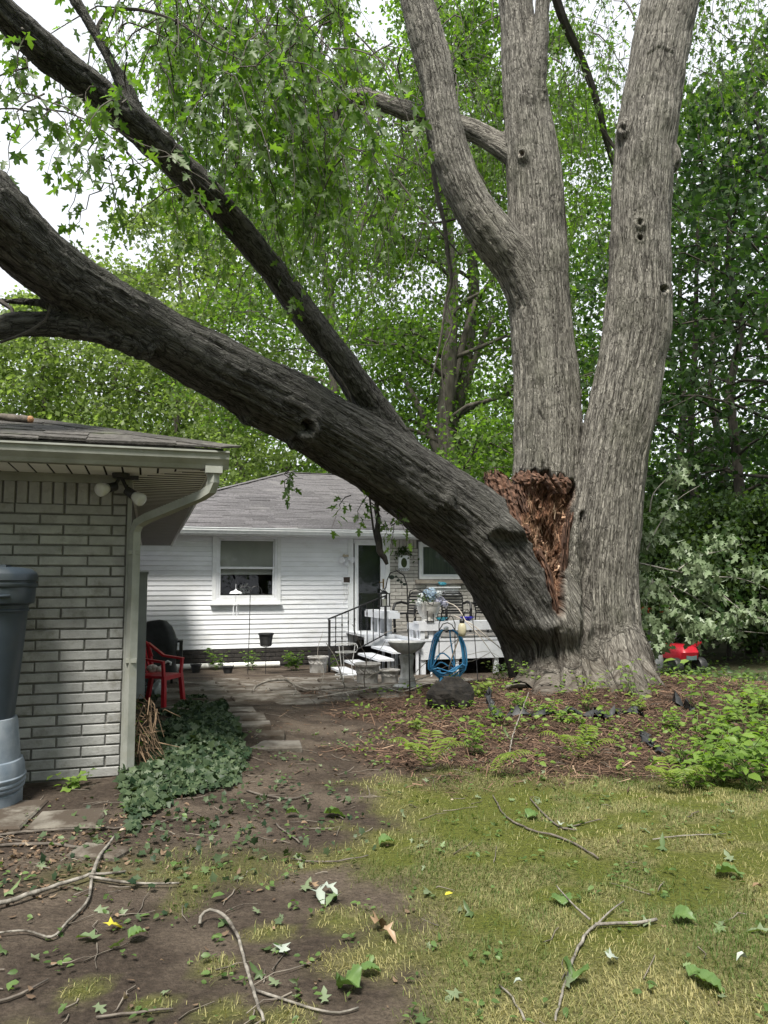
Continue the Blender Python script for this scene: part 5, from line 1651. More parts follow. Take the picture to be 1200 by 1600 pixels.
# flood light under the soffit
fl = thing('flood_light', 'twin white bulb flood light under the garage soffit corner', 'light', gw(-.05, -.16, ZS - .002), TH)
m = MB(); m.lathe([(.06, -.035), (.065, -.01), (.065, .0)], 18); m.build('base', BLACKM, fl, smooth='auto')
BULB = pm('frosted_bulb', (.52, .53, .52), (.60, .61, .60), 4, .3)
for (bx, by, bz, tx, ty, tz) in ((-.09, -.04, -.12, -.6, -.55, -.25), (.10, -.05, -.17, .75, -.45, -.55)):
    d = Vector((tx, ty, tz)).normalized(); c = Vector((bx, by, bz))
    q = d.to_track_quat('Z', 'Y').to_matrix()
    m = MB(); m.tube([(0, 0, -.02), tuple(c - d * .06)], .014, 8)
    for r0, z0, r1, z1 in ((.034, -.075, .036, 0.0),):
        m.tube([c + d * z0, c + d * z1], [r0, r1], 14)
    sk = m.build('socket', BLACKM, fl, smooth='auto')
    m = MB(); m.lathe([(.028, -.01), (.042, .025), (.052, .06), (.051, .075), (.042, .088), (.016, .094)], 18)
    m.v = [tuple(q @ Vector(p) + c) for p in m.v]
    m.build('bulb', BULB, sk, smooth=True)
m = MB(); m.box((.05, .0, -.03), (.16, .05, .03)); m.build('sensor', BLACKM, fl)
# utility cabinet on the side wall
uc = thing('utility_cabinet', 'narrow grey utility cabinet on the side wall of the garage', 'cabinet', gw(.0, 2.6, .25), TH)
m = MB(); m.box((.085, .25, .68), (.15, .5, 1.35)); m.box((.085, .25, 1.365), (.17, .54, .02)); m.build('body', pm('grey_cabinet', (.20, .22, .23), (.28, .30, .31), 5, .5), uc)
m = MB(); m.box((.085, -.006, .68), (.13, .012, 1.25)); m.build('door', pm('grey_cabinet_door', (.24, .26, .27), (.30, .32, .33), 5, .5), uc)
# branch lying on the garage roof
def bough(name, label, rows, radii, mat, group=None, n=7, subs=(), cat='branch', zoff=0.0):
    """rows: world points; subs: extra (points, radii) children of the same stick"""
    o = Vector(rows[0])
    b = thing(name, label, cat, o, 0, group)
    q = crom(np.array([tuple(p) for p in rows]), .04)
    q[1:-1] += np.random.default_rng(len(label)).normal(size=q[1:-1].shape) * .0022
    m = MB(); m.tube([Vector(x) - o for x in q], list(.82 * np.random.default_rng(len(label) + 1).uniform(.86, 1.14, len(q)) * np.interp(np.linspace(0, 1, len(q)), np.linspace(0, 1, len(radii)), radii)), n)
    m.build('stem', mat, b, smooth=True)
    for pts, rr_ in subs:
        q = crom(np.array([tuple(p) for p in pts]), .03)
        m = MB(); m.tube([Vector(x) - o for x in q], list(np.interp(np.linspace(0, 1, len(q)), np.linspace(0, 1, len(rr_)), rr_)), 5)
        m.build('side_twig', mat, b, smooth=True)
    return b
STICK = pm('grey_stick', (.11, .10, .085), (.27, .25, .22), 20, .9, .4, 60, c3=(.05, .042, .034), s3=12, t3=(.5, .65))
DSTICK = pm('dark_stick', (.06, .05, .042), (.15, .13, .11), 14, .9, .4, 60)
PSTICK = pm('bare_pale_twig', (.34, .30, .26), (.50, .46, .41), 14, .85, .2)
ry = lambda x, y: gw(x, y, roof_z + SL * (y + E) + .05)
ro = bough('roof_branch', 'broken branch with a raw orange end lying on the garage shingles', [ry(-.78, .42), ry(-1.0, .52), ry(-1.35, .60), ry(-1.9, .70)], [.038, .036, .034, .03], DSTICK)
m = MB(); m.sphere((0, 0, 0), (.03, .03, .03), 8, 6); m.build('broken_end', pm('fresh_wood', (.30, .13, .06), (.50, .30, .17), 40, .9), ro)
bough('roof_stick', 'thin dark stick lying flat on the garage roof edge', [ry(-.95, .02), ry(-1.3, .06), ry(-1.8, .03)], [.02, .022, .016], DSTICK)
# covered grill
g = on_ground('covered_grill', 'kettle grill under a black weatherproof cover beside the garage', 'grill', 246, 1068, TH * .8)
def loft(sections, n=28):
    m = MB(); vs = []
    for (cx, cy, z, hx, hy, p) in sections:
        for k in range(n):
            a = 2 * math.pi * k / n
            c_, s_ = math.cos(a), math.sin(a)
            vs.append((cx + hx * math.copysign(abs(c_) ** p, c_), cy + hy * math.copysign(abs(s_) ** p, s_), z))
    fs = []
    for i in range(len(sections) - 1):
        for k in range(n):
            k2 = (k + 1) % n
            fs.append((i * n + k, i * n + k2, (i + 1) * n + k2, (i + 1) * n + k))
    fs.append(tuple((len(sections) - 1) * n + k for k in range(n)))
    return m.add(vs, fs)
COVER = pm('black_cover_cloth', (.010, .011, .013), (.024, .026, .029), 6, .55, .5, 18)
m = loft([(0, 0, .10, .33, .27, .5), (-.01, 0, .3, .30, .25, .45), (0, 0, .55, .29, .24, .42), (0, 0, .70, .285, .235, .42), (-.01, 0, .715, .275, .23, .45), (-.01, 0, .80, .265, .215, .5), (-.02, 0, .90, .225, .18, .6), (-.03, 0, .975, .15, .12, .8), (-.04, 0, 1.0, .06, .05, 1)])
rr2 = random.Random(4)
m.v = [(x + .02 * math.sin(9 * z + 4 * x) * (z < .75), y + .022 * math.sin(11 * x + 3 * z), z + .008 * math.sin(17 * x)) for x, y, z in m.v]
m.build('cover', COVER, g, smooth=True)
m = MB(); m.box((.335, .0, .66), (.09, .30, .03)); m.box((.35, 0, .5), (.05, .26, .32)); m.build('side_table', COVER, g)
for sx in (-1, 1):
    m = MB(); m.tube([(sx * .22, -.12, -.06), (sx * .22, -.12, .12)], .02, 8); m.build('leg', BLACKM, g)
# red plastic armchair
RED = pm('red_plastic', (.36, .010, .022), (.44, .018, .032), 5, .38, .03)
ch = on_ground('red_chair', 'red plastic garden armchair standing in the ivy by the garage corner', 'chair', 245, 1103, R(78))
def plate(m, rows, th):
    vs = [Vector(p) for p in rows]
    return m.prism(vs, (0, 0, 0), th)
m = MB(); m.box((0, 0, .40), (.46, .44, .028)); m.box((0, -.225, .385), (.46, .02, .05)); m.build('seat', RED, ch)
for k in range(5):
    m = MB(); m.beam((-.17 + k * .085, .205, .42), (-.18 + k * .09, .31, .80), .045, .012, (0, 1, 0)); m.build('back_slat', RED, ch)
m = MB(); m.tube([(-.26, .235, .62), (-.24, .30, .80), (-.12, .325, .86), (0, .33, .87), (.12, .325, .86), (.24, .30, .80), (.26, .235, .62)], .024, 8); m.build('backrest', RED, ch, smooth=True)
for sx in (-1, 1):
    m = MB()
    m.beam((sx * .27, -.23, .60), (sx * .275, .06, .635), .065, .026); m.beam((sx * .275, .06, .635), (sx * .262, .29, .80), .06, .026)
    m.beam((sx * .27, -.215, .61), (sx * .235, -.215, .39), .05, .03, (0, 1, 0)); m.build('armrest', RED, ch)
    m = MB(); m.beam((sx * .23, -.215, .41), (sx * .275, -.245, -.02), .065, .045, (0, 1, 0)); m.build('leg', RED, ch)
    m = MB(); m.beam((sx * .23, .20, .41), (sx * .28, .30, -.02), .065, .045, (0, 1, 0)); m.beam((sx * .24, .20, .40), (sx * .262, .28, .78), .05, .03, (0, 1, 0)); m.build('leg', RED, ch)
ch.scale = (.93, .93, .93)
def chw(x, y, z): return Vector(ch.location) + Matrix.Rotation(R(78), 3, 'Z') @ Vector((x, y, z))
gd = thing('gourd_ornament', 'small pale ornament with a curled handle lying on the red chair seat', 'ornament', chw(-.10, .02, .415), 0)
m = MB(); m.sphere((0, 0, .05), (.075, .06, .05), 14, 9); m.sphere((.09, .0, .04), (.05, .045, .04), 12, 8); m.build('body', pm('pale_ceramic', (.50, .47, .43), (.66, .63, .60), 18, .5, c3=(.25, .21, .18), s3=16, t3=(.5, .6)), gd, smooth=True)
m = MB(); m.tube([(.10, 0, .07), (.14, 0, .11), (.19, 0, .14), (.23, 0, .12), (.22, 0, .09)], .013, 8); m.build('handle', TRIM, gd, smooth=True)
# clutter behind the downspout
wc = on_ground('cushion_roll', 'rolled dark green cushion leaning behind the downspout', 'cushion', 207, 1088, .2)
m = MB()
for k in range(2): m.tube([(-.03 + k * .09, 0, .05), (-.09 + k * .09, .10, .42)], [.05, .05], 12)
m.build('roll', pm('green_cloth', (.03, .085, .085), (.05, .12, .115), 8, .8), wc, smooth='auto')
POTB = pm('black_pot', (.020, .021, .022), (.045, .046, .048), 10, .5, .1)
def pot(name, label, u, v, r0, r1, h, mat, group=None, soil=True, rim=.012, prof=None, tilt=0, cat='flower pot', loc=None):
    o = on_ground(name, label, cat, u, v, 0, group) if loc is None else thing(name, label, cat, loc, 0, group)
    if tilt: o.rotation_euler = (0, tilt, .4)
    m = MB(); m.lathe(prof or [(r0, 0), (r1 * .97, h * .86), (r1 * .97, h * .88), (r1 + rim, h * .88), (r1 + rim, h), (r1 - .006, h), (r1 * .9, h * .84)], 26, cap=(True, True)); m.build('body', mat, o, smooth='auto')
    if soil:
        m = MB(); m.lathe([(r1 * .88, h * .85), (r1 * .5, h * .88)], 18); m.build('soil', MULM, o)
    return o
pot('black_bucket', 'black bucket tipped over behind the red chair', 214, 1082, .13, .16, .27, BLACKP, tilt=1.1, soil=False)
pot('plant_tub', 'empty black plant tub by the downspout foot', 204, 1094, .14, .18, .22, BLACKP, soil=False)
pb_ = on_ground('plastic_bag', 'crumpled clear plastic bag under the red chair', 'bag', 243, 1087)
m = MB(); m.sphere((0, 0, .08), (.13, .10, .09), 14, 9)
m.v = [(x * (1 + .3 * math.sin(9 * z + 23 * y)), y * (1 + .3 * math.sin(31 * x)), z * (1 + .3 * math.sin(27 * x + 19 * y))) for x, y, z in m.v]
m.build('bag', pm('thin_plastic', (.32, .37, .38), (.48, .53, .54), 12, .25), pb_)
# double shepherd hook with wind chime, by the window
def hook_arc(m, x0, z0, r, sgn, rad, end=.0):
    pts = [(x0, 0, z0)] + [(x0 + sgn * r * (1 - math.cos(t)), 0, z0 + r * math.sin(t)) for t in np.linspace(.15, math.pi, 9)] + [(x0 + sgn * 2 * r, 0, z0 - r * .35 - end), (x0 + sgn * 2.15 * r, 0, z0 - r * .5 - end), (x0 + sgn * 2.4 * r, 0, z0 - r * .35 - end)]
    m.tube(pts, rad, 6)
sh_ = on_ground('shepherd_hook', 'double black shepherd hook standing before the house window', 'garden hook', 387, 1053, TH)
D1 = Vector(sh_.location).y
ztp = P(390, 925, D1).z - sh_.location.z
m = MB(); m.tube([(0, 0, -.1), (.02, 0, ztp * .5), (.03, 0, ztp)], .008, 6); m.build('pole', BLACKM, sh_)
m = MB(); hook_arc(m, .03, ztp, .115, -1, .007); m.build('hook', BLACKM, sh_)
m = MB(); hook_arc(m, .03, ztp, .115, 1, .007); m.build('hook', BLACKM, sh_)
wcm = thing('wind_chime', 'white wind chime hanging from the hook below the window', 'wind chime', P(368, 955, D1), TH)
zc = P(368, 925, D1).z - P(368, 955, D1).z
m = MB(); m.lathe([(.13, zc - .03), (.10, zc + .01), (.03, zc + .03), (.01, zc + .06)], 16); m.build('roof', WHITE, wcm, smooth='auto')
m = MB(); m.tube([(0, 0, zc + .06), (0, 0, zc + .16)], .004, 5); m.tube([(0, 0, zc), (0, 0, .0)], .004, 5); m.build('cord', WHITE, wcm)
for k in range(5):
    a = k * 1.256
    m = MB(); m.tube([(.055 * math.cos(a), .055 * math.sin(a), .12), (.055 * math.cos(a), .055 * math.sin(a), -.05 - .02 * k)], .009, 6); m.build('tube', WHITE, wcm)
m = MB(); m.lathe([(.07, .12), (.07, .135)], 14); m.build('plate', WHITE, wcm)
# pots along the house foot
ps = on_ground('plant_stand', 'thin black wire plant stand by the foot of the siding', 'plant stand', 415, 1053, TH)
zs_ = P(415, 1009, Vector(ps.location).y).z - ps.location.z
m = MB(); m.tube([(0, 0, -.05), (0, 0, zs_)], .007, 6)
for k in range(6):
    a = k * 1.047
    m.tube([(0, 0, zs_ - .03), (.10 * math.cos(a), .10 * math.sin(a), zs_), (.13 * math.cos(a), .13 * math.sin(a), zs_ + .05)], .005, 5)
m.build('frame', BLACKM, ps)
pot('black_pot', 'black pot held up on the thin wire stand before the siding', 415, 1009, .105, .145, .25, POTB, loc=Vector(ps.location) + Vector((0, 0, zs_)))
def hang_pot(lbl, u, v, r1, h, wz):
    o = pot('hanging_pot', lbl, u, v, r1 * .7, r1, h, POTB, 'small black pots at the foot of the siding')
    m = MB(); m.tube([(-r1, 0, h), (-r1 * .8, 0, h + wz), (r1 * .6, 0, h + wz), (r1, 0, h)], .006, 5); m.build('wire_handle', BLACKM, o)
    return o
hang_pot('small black pot with a square wire handle near the grill', 306, 1051, .105, .17, .20)
hang_pot('small black pot almost hidden by the leafy plant under the siding', 356, 1052, .11, .14, .34)
# planters and bird bath by the steps
CERA = pm('weathered_white_planter', (.36, .35, .33), (.54, .53, .51), 9, .75, .3, 40, c3=(.20, .185, .165), s3=6, t3=(.48, .66))
def planter(lbl, u, v, r1, h):
    o = pot('stone_planter', lbl, u, v, 0, r1, h, CERA, 'weathered pale planters beside the steps', prof=[(r1 * .72, 0), (r1 * .78, .01), (r1 * .80, h * .5), (r1 * .86, h * .56), (r1 * .84, h * .60), (r1 * .90, h * .86), (r1 * 1.0, h * .88), (r1 * 1.02, h * .97), (r1 * .96, h), (r1 * .86, h), (r1 * .82, h * .85)])
    for k in range(10):
        a = k * .628
        m = MB(); m.tube([(r1 * .87 * math.cos(a + t) , r1 * .87 * math.sin(a + t), h * (.70 + .09 * math.sin(t * 10))) for t in np.linspace(0, .55, 6)], .008, 5)
        if k == 0: pass
        m.build('swag', CERA, o)
    return o
planter('pale planter against the house foot beside the iron post', 497, 1051, .215, .33)
planter('large pale planter in front of the bottom step', 574, 1070, .205, .33)
planter('smaller pale planter between the large one and the bird bath', 609, 1068, .165, .22)
bbm = pm('white_concrete', (.46, .455, .44), (.64, .63, .61), 8, .8, .3, 50, c3=(.27, .26, .23), s3=5, t3=(.5, .68))
bb = on_ground('bird_bath', 'white concrete bird bath with a scalloped bowl before the steps', 'bird bath', 636, 1076)
Db = bb.location.y
hb_ = P(636, 1003, Db).z - bb.location.z
m = MB(); m.lathe([(.20, -.03), (.20, .03), (.18, .05), (.13, .07), (.11, .12), (.115, .15), (.095, .17), (.085, .28), (.10, .40), (.115, .45), (.085, .47), (.09, hb_ - .14)], 24); m.build('pedestal', bbm, bb, smooth='auto')
sc = lambda a, z: 1 + .035 * abs(math.sin(6 * a)) * (z > hb_ - .1)
m = MB(); m.lathe([(.07, hb_ - .16), (.13, hb_ - .14), (.22, hb_ - .07), (.255, hb_ - .01), (.258, hb_ + .005), (.238, hb_), (.15, hb_ - .06), (.02, hb_ - .075)], 48, wob=sc, cap=(True, False)); m.build('bowl', bbm, bb, smooth='auto')
# white wire plant stand
WIRE = pm('white_wire', (.58, .58, .57), (.70, .70, .69), 12, .5)
ws = on_ground('wire_plant_stand', 'white scrolled wire plant stand in front of the iron railing', 'plant stand', 540, 1066, .3)
hw_ = P(540, 1006, ws.location.y).z - ws.location.z
for k in range(3):
    a = k * 2.094
    c_, s_ = math.cos(a), math.sin(a)
    m = MB(); m.tube([(.20 * c_, .20 * s_, .05), (.17 * c_, .17 * s_, .0), (.13 * c_, .13 * s_, .06), (.10 * c_, .10 * s_, .25), (.13 * c_, .13 * s_, .42), (.16 * c_, .16 * s_, hw_)], .007, 5); m.build('leg', WIRE, ws)
m = MB()
for z in (.12, hw_ - .13, hw_): 
    m = MB(); m.tube([(.165 * math.cos(t), .165 * math.sin(t), z) for t in np.linspace(0, 6.283, 19)], .006, 5); m.build('ring', WIRE, ws)
for k in range(16):
    t0 = k * .3927
    m = MB(); m.tube([((.165 + .03 * math.sin(t * 3.1)) * math.cos(t0 + .12 * math.cos(t * 6.2)), (.165 + .03 * math.sin(t * 3.1)) * math.sin(t0 + .12 * math.cos(t * 6.2)), hw_ - .13 + .13 * t) for t in np.linspace(0, 1, 7)], .005, 4)
m.build('scroll', WIRE, ws)

# ------------------------------------------------------------------ deck with steps, in house axes
def hloc(p):
    d = Vector(p) - HB
    return d.x * CT + d.y * ST, -d.x * ST + d.y * CT, d.z
dk0 = hloc(P(657, 998, 15.0))
DZ = dk0[2]
DX, DY = dk0[0], dk0[1]
DXR = DX + 4.6
deck = thing('deck', 'low white painted wooden deck with bench high rail and open steps on its left', 'deck', hworld(DX, DY, 0), TH)
def dl(x, y, z): return (x - DX, y - DY, z)
zgd = gzf(hworld(DX, DY, 0).x, hworld(DX, DY, 0).y)
for k in range(int(-DY / .146) + 1):
    y = .07 + k * .146
    if y > -DY - .05: break
    m = MB(); m.box((2.3, y, DZ - .02), (4.6, .139, .036)); m.build('deck_board', DECKTOP, deck)
m = MB(); m.box((2.3, -.022, DZ - .028), (4.64, .03, .045)); m.box((-.02, -DY / 2, DZ - .028), (.03, -DY, .045)); m.build('edge_trim', DECKP, deck)
for z, h_ in ((DZ - .16, .21), (DZ - .335, .135)):
    m = MB(); m.box((2.3, -.012, z), (4.6, .028, h_)); m.build('skirt_board', DECKP, deck)
m = MB(); m.box((-.012, -DY / 2, DZ - .16), (.028, -DY, .21)); m.build('skirt_board', DECKP, deck)
for px in (.06, .75, 1.6, 2.6, 3.6, 4.5):
    m = MB(); m.box((px, .05, (DZ + zgd) / 2 - .1), (.09, .09, DZ - zgd + .15)); m.build('support_post', DECKP, deck)
RZ = P(690, 970.5, 15.0).z
x0r = -.02
m = MB(); m.box((2.3 + x0r, .08, RZ - .03), (4.7, .30, .045)); m.build('rail_cap', DECKP, deck)
m = MB(); m.box((2.3 + x0r, -.055, RZ - .115), (4.66, .03, .135)); m.build('rail_board', DECKP, deck)
m = MB(); m.box((x0r - .01, .30, RZ - .115), (.03, .72, .135)); m.build('rail_board', DECKP, deck)
for px, py in ((.03, .0), (.03, .16), (.21, .02), (.30, .10), (.36, .02), (3.3, .02), (3.42, .14), (3.6, .02), (1.85, .02), (2.0, .02), (4.5, .02), (.03, .45), (.03, .6)):
    m = MB(); m.box((px, py, (RZ + DZ) / 2 - .03), (.085, .085, RZ - DZ - .05)); m.build('post', DECKP, deck)
# low rail along the left edge beside the door
y_a, y_b = 1.55, -DY - .12
zr2 = DZ + .46
m = MB(); m.box((-.10, (y_a + y_b) / 2, zr2), (.30, y_b - y_a, .05)); m.box((-.26, (y_a + y_b) / 2, zr2 - .07), (.03, y_b - y_a, .13)); m.box((-.10, y_a - .02, zr2 - .07), (.36, .03, .13)); m.build('rail_cap', DECKP, deck)
for k in range(9):
    m = MB(); m.box((-.20 + .10 * (k % 3), y_a + .06 + k * (y_b - y_a - .1) / 8, (zr2 + DZ) / 2 - .03), (.06, .06, zr2 - DZ - .03)); m.build('post', DECKP, deck)
# landing and steps going down to the left
m = MB(); m.box((-.35, (y_a + y_b) / 2 + .1, DZ - .03), (.68, y_b - y_a + .2, .05)); m.build('landing', DECKP, deck)
m = MB(); m.box((-.35, y_a - .02, DZ - .14), (.70, .03, .18)); m.build('skirt_board', DECKP, deck)
ST_N = 5
gz0 = zgd
for k in range(ST_N):
    z = DZ - .035 - (DZ - gz0) * (k + .55) / (ST_N + .1)
    xx = -.16 - k * .285
    m = MB(); m.box((xx, .62, z), (.31, 1.50, .042)); m.build('step_tread', DECKP, deck)
    for yy in (-.02, .62, 1.26):
        m = MB(); m.box((xx + .08, yy, (z + gz0) / 2 - .02), (.05, .045, z - gz0 - .02)); m.build('step_riser_block', DECKP, deck)
# iron railing of the steps
ir = thing('iron_railing', 'black wrought iron stair railing with twisted balusters', 'railing', hworld(DX, DY, 0), TH)
pA = hloc(P(512, 1046, 16.2)); pB = hloc(P(603, 1000, 16.2))
yr = 1.46
pA = (hloc(P(512, 1040, 16.1))[0] - DX); pB = (hloc(P(603, 1000, 16.3))[0] - DX)
zA = P(512, 968, 16.1).z; zB = P(603, 931, 16.3).z
gA = gzf(hworld(DX + pA, DY + yr, 0).x, hworld(DX + pA, DY + yr, 0).y)
for x, z0, z1 in ((pA, gA - .1, zA), (pB, DZ - .03, zB)):
    m = MB(); m.box((x, yr, (z0 + z1) / 2), (.045, .045, z1 - z0)); m.build('post', BLACKM, ir)
m = MB(); m.beam((pA - .03, yr, zA + .01), (pB + .02, yr, zB + .01), .05, .028); m.build('handrail', BLACKM, ir)
lo = zA - .98
m = MB(); m.beam((pA, yr, zA - .90), (pB, yr, zB - .80), .03, .022); m.build('lower_rail', BLACKM, ir)
for k in range(1, 9):
    t = k / 9
    x = pA + (pB - pA) * t
    z0, z1 = zA - .90 + (zB - .80 - zA + .90) * t, zA + (zB - zA) * t
    m = MB(); m.box((x, yr, (z0 + z1) / 2), (.014, .014, z1 - z0), Matrix.Rotation(.78 if k % 2 else 0, 3, 'Z'))
    m.sphere((x, yr, z0 + (z1 - z0) * .45), (.016, .016, .05), 6, 5); m.sphere((x, yr, z0 + (z1 - z0) * .75), (.016, .016, .05), 6, 5)
    m.build('baluster', BLACKM, ir)
# urn of blue hydrangeas on the rail
def deckw(x, y, z): return hworld(DX + x, DY + y, z)
def deckx(u, d=15.05): return hloc(P(u, 965, d))[0] - DX
urn = thing('flower_urn', 'big white urn on the deck rail filled with blue and white hydrangeas', 'urn', deckw(deckx(672), .09, RZ - .006), TH)
uh = P(672, 940, 15.1).z - RZ
m = MB(); m.lathe([(.13, 0), (.13, .03), (.11, .05), (.15, .09), (.19, .16), (.225, .26), (.232, uh - .07), (.245, uh - .055), (.248, uh), (.225, uh), (.215, uh - .06)], 32); m.build('body', pm('white_urn', (.64, .63, .60), (.74, .73, .70), 6, .5, .1), urn, smooth='auto')
r_ = np.random.default_rng(5)
hyd = [((.36, .50, .66), (.58, .72, .82)), ((.62, .66, .68), (.78, .80, .80)), ((.46, .47, .62), (.66, .66, .78))]
for k, (x, z, c, rad) in enumerate([(-.16, .10, 1, .075), (-.07, .17, 0, .075), (.02, .20, 0, .08), (.11, .13, 0, .085), (.0, .08, 0, .08), (.17, .16, 1, .06), (.24, .02, 2, .085), (.17, .0, 2, .07), (-.24, -.03, 1, .05), (.06, .02, 1, .07), (-.20, .02, 1, .055), (.30, -.03, 2, .06)]):
    N = 90
    p = rand_dirs(N) * rad + np.array([x, -.04 - .05 * (k % 3), uh + z])
    nn = p - np.array([x, -.04 - .05 * (k % 3), uh + z])
    ax = np.cross(nn, r_.normal(size=(N, 3)))
    V, T, a = leaves(p, ax, nn, np.full(N, .038), OVAL, r_.random(N))
    if k < 3: hm_ = [leaf_mat('hydrangea_%s' % n_, *hyd[i], .2, tcol=(1, 1, 1)) for i, n_ in enumerate(('blue', 'white', 'violet'))] if k == 0 else hm_
    put('flower_head', np_mesh('flower_head', V, T, hm_[c], {'r': a}), urn)
N = 60
p = r_.normal(size=(N, 3)) * np.array([.16, .08, .06]) + np.array([-.05, -.05, uh + .03])
V, T, a = leaves(p, r_.normal(size=(N, 3)) + np.array([0, -.4, 0]), r_.normal(size=(N, 3)) * .5 + np.array([0, -.5, .8]), r_.uniform(.06, .11, N), OVAL, r_.random(N))
put('foliage', np_mesh('foliage', V, T, SHRUB, {'r': a}), urn)
GLAZ = pm('candle_white', (.62, .60, .55), (.70, .68, .64), 5, .5)
def lantern(lbl, loc, s, group='small black candle lanterns'):
    o = thing('lantern', lbl, 'lantern', loc, TH, group)
    w = .055 * s; h = .17 * s
    m = MB(); m.box((0, 0, .006), (2.5 * w, 2.5 * w, .012)); m.build('base', BLACKM, o)
    m = MB(); m.box((0, 0, h), (2.5 * w, 2.5 * w, .012)); m.lathe([(1.1 * w, h + .006), (.6 * w, h + .03), (.2 * w, h + .04)], 10); m.tube([(-.02, 0, h + .03), (-.018, 0, h + .06), (.018, 0, h + .06), (.02, 0, h + .03)], .004, 5); m.build('top', BLACKM, o)
    for sx in (-1, 1):
        for sy in (-1, 1):
            m = MB(); m.box((sx * w, sy * w, h / 2), (.013, .013, h)); m.build('post', BLACKM, o)
    m = MB(); m.lathe([(.6 * w, .012), (.6 * w, h * .6)], 14); m.build('candle', GLAZ, o, smooth='auto')
    return o
lantern('black candle lantern on the deck rail in front of the urn', deckw(deckx(673, 14.95), -.02, RZ - .006), 1.15)
def dish(name, lbl, cat, u, col, r0, hh, y=.05):
    o = thing(name, lbl, cat, deckw(deckx(u), y, RZ - .006), TH)
    wv = lambda a, z: 1 + .08 * math.sin(6 * a) * (z > hh * .6)
    m = MB(); m.lathe([(r0 * .4, 0), (r0 * .45, .01), (r0 * .85, hh * .6), (r0, hh), (r0 * .95, hh), (r0 * .7, hh * .55), (r0 * .2, .02)], 36, wob=wv, cap=(True, False))
    m.build('bowl', pm(name + '_glass', col, tuple(c * 1.5 for c in col), 5, .15, spec=.8), o, smooth=True)
    return o
dish('turquoise_dish', 'turquoise glass dish on the deck rail beside the lantern', 'dish', 694, (.02, .22, .30), .12, .07)
dish('blue_bowl', 'cobalt blue wavy glass bowl on the deck rail', 'bowl', 739, (.015, .012, .32), .15, .075)
hd_ = thing('wire_holder', 'black scrolled wire holder behind the turquoise dish', 'wire holder', deckw(deckx(698), .14, RZ - .006), TH)
m = MB()
for s_ in (-1, 1):
    m.tube([(s_ * .10, 0, 0), (s_ * .10, 0, .13), (s_ * .06, 0, .20), (s_ * .01, 0, .17), (s_ * .04, 0, .13), (s_ * .07, 0, .16)], .007, 5)
m.tube([(-.10, 0, .09), (.10, 0, .09)], .006, 5); m.build('frame', BLACKM, hd_)
# black metal patio chairs on the deck
def pchair(lbl, u, d, rz):
    p = P(u, 985, d); 
    o = thing('patio_chair', lbl, 'chair', (p.x, p.y, DZ), rz, 'black metal chairs on the deck')
    m = MB(); m.tube([(-.24, .24, .42), (-.25, .33, .80), (-.18, .36, .88), (.18, .36, .88), (.25, .33, .80), (.24, .24, .42)], .016, 7); m.build('back_frame', BLACKM, o)
    for k in range(7):
        t = k / 6
        m = MB(); m.box((0, .25 + .10 * t, .46 + .38 * t), (.48, .012, .034)); m.build('back_slat', BLACKM, o)
    m = MB(); m.box((0, 0, .42), (.50, .48, .03)); m.build('seat', BLACKM, o)
    for s_ in (-1, 1):
        m = MB(); m.tube([(s_ * .27, .30, .62), (s_ * .29, .05, .66), (s_ * .29, -.20, .63), (s_ * .28, -.27, .52), (s_ * .27, -.25, .30), (s_ * .27, -.22, .01)], .030, 7); m.build('armrest', BLACKM, o)
        m = MB(); m.tube([(s_ * .26, .22, .42), (s_ * .26, .28, .01)], .016, 6); m.build('leg', BLACKM, o)
    return o
pchair('black metal chair left of the flower urn on the deck', 642, 17.0, R(-35))
pchair('black metal slatted chair behind the blue bowl', 712, 17.2, R(10))
pchair('black metal chair nearest the fallen limb on the deck', 768, 17.2, R(30))
# on the house wall
wl = on_wall('porch_light', 'white twin motion sensor light left of the door', 'light', 541, 876, .05)
m = MB(); m.box((0, .02, 0), (.10, .05, .10)); m.build('base', WHITE, wl)
for s_ in (-1, 1):
    m = MB(); m.lathe([(.03, 0), (.055, .05), (.075, .11), (.07, .12)], 14)
    q = Vector((s_ * .8, -.6, -.1)).normalized().to_track_quat('Z', 'Y').to_matrix()
    m.v = [tuple(q @ Vector(p) + Vector((s_ * .05, -.03, .02))) for p in m.v]
    m.build('lamp_head', WHITE, wl, smooth='auto')
m = MB(); m.sphere((0, -.05, -.09), (.05, .05, .05), 12, 8); m.build('sensor', WHITE, wl, smooth=True)
m = MB(); m.box((-.02, -.02, .11), (.14, .03, .05)); m.box((-.06, -.03, .13), (.02, .02, .05)); m.build('bracket', pm('tan_plastic', (.36, .31, .22), (.44, .38, .28), 8, .6), wl)
sg = on_wall('wall_plaque', 'small white framed dark plaque beside the door', 'plaque', 541.5, 906, .035)
m = MB(); frame_boxes(m, -.10, .10, -.085, .085, .022, 0, .03); m.build('frame', WHITE, sg)
m = MB(); m.box((0, .003, 0), (.156, .02, .126)); m.build('panel', pm('dark_panel', (.03, .022, .018), (.06, .045, .04), 8, .4), sg)
m = MB()
for k in range(3): m.tube([(-.05 + .05 * k, 0, -.085), (-.07 + .05 * k, -.01, -.25), (-.03 + .04 * k, -.005, -.42 + .05 * k), (-.08 + .05 * k, 0, -.55 + .08 * k)], .0035, 4)
m.build('wire', pm('beige_wire', (.45, .43, .38), (.5, .48, .43), 8, .6), sg)
mr = on_wall('wall_mirror', 'white ornate plaque with an oval mirror hanging on the pale brick', 'mirror', 631, 880, .05)
m = MB()
N_ = 20
ov = [(.075 * math.cos(t), .115 * math.sin(t) + .01) for t in np.linspace(0, 6.283, N_, endpoint=False)]
outl = []
for (x, z) in ov:
    s_ = min(.135 / max(abs(x), 1e-6), .185 / max(abs(z - .01), 1e-6)); outl.append((x * s_, (z - .01) * s_))
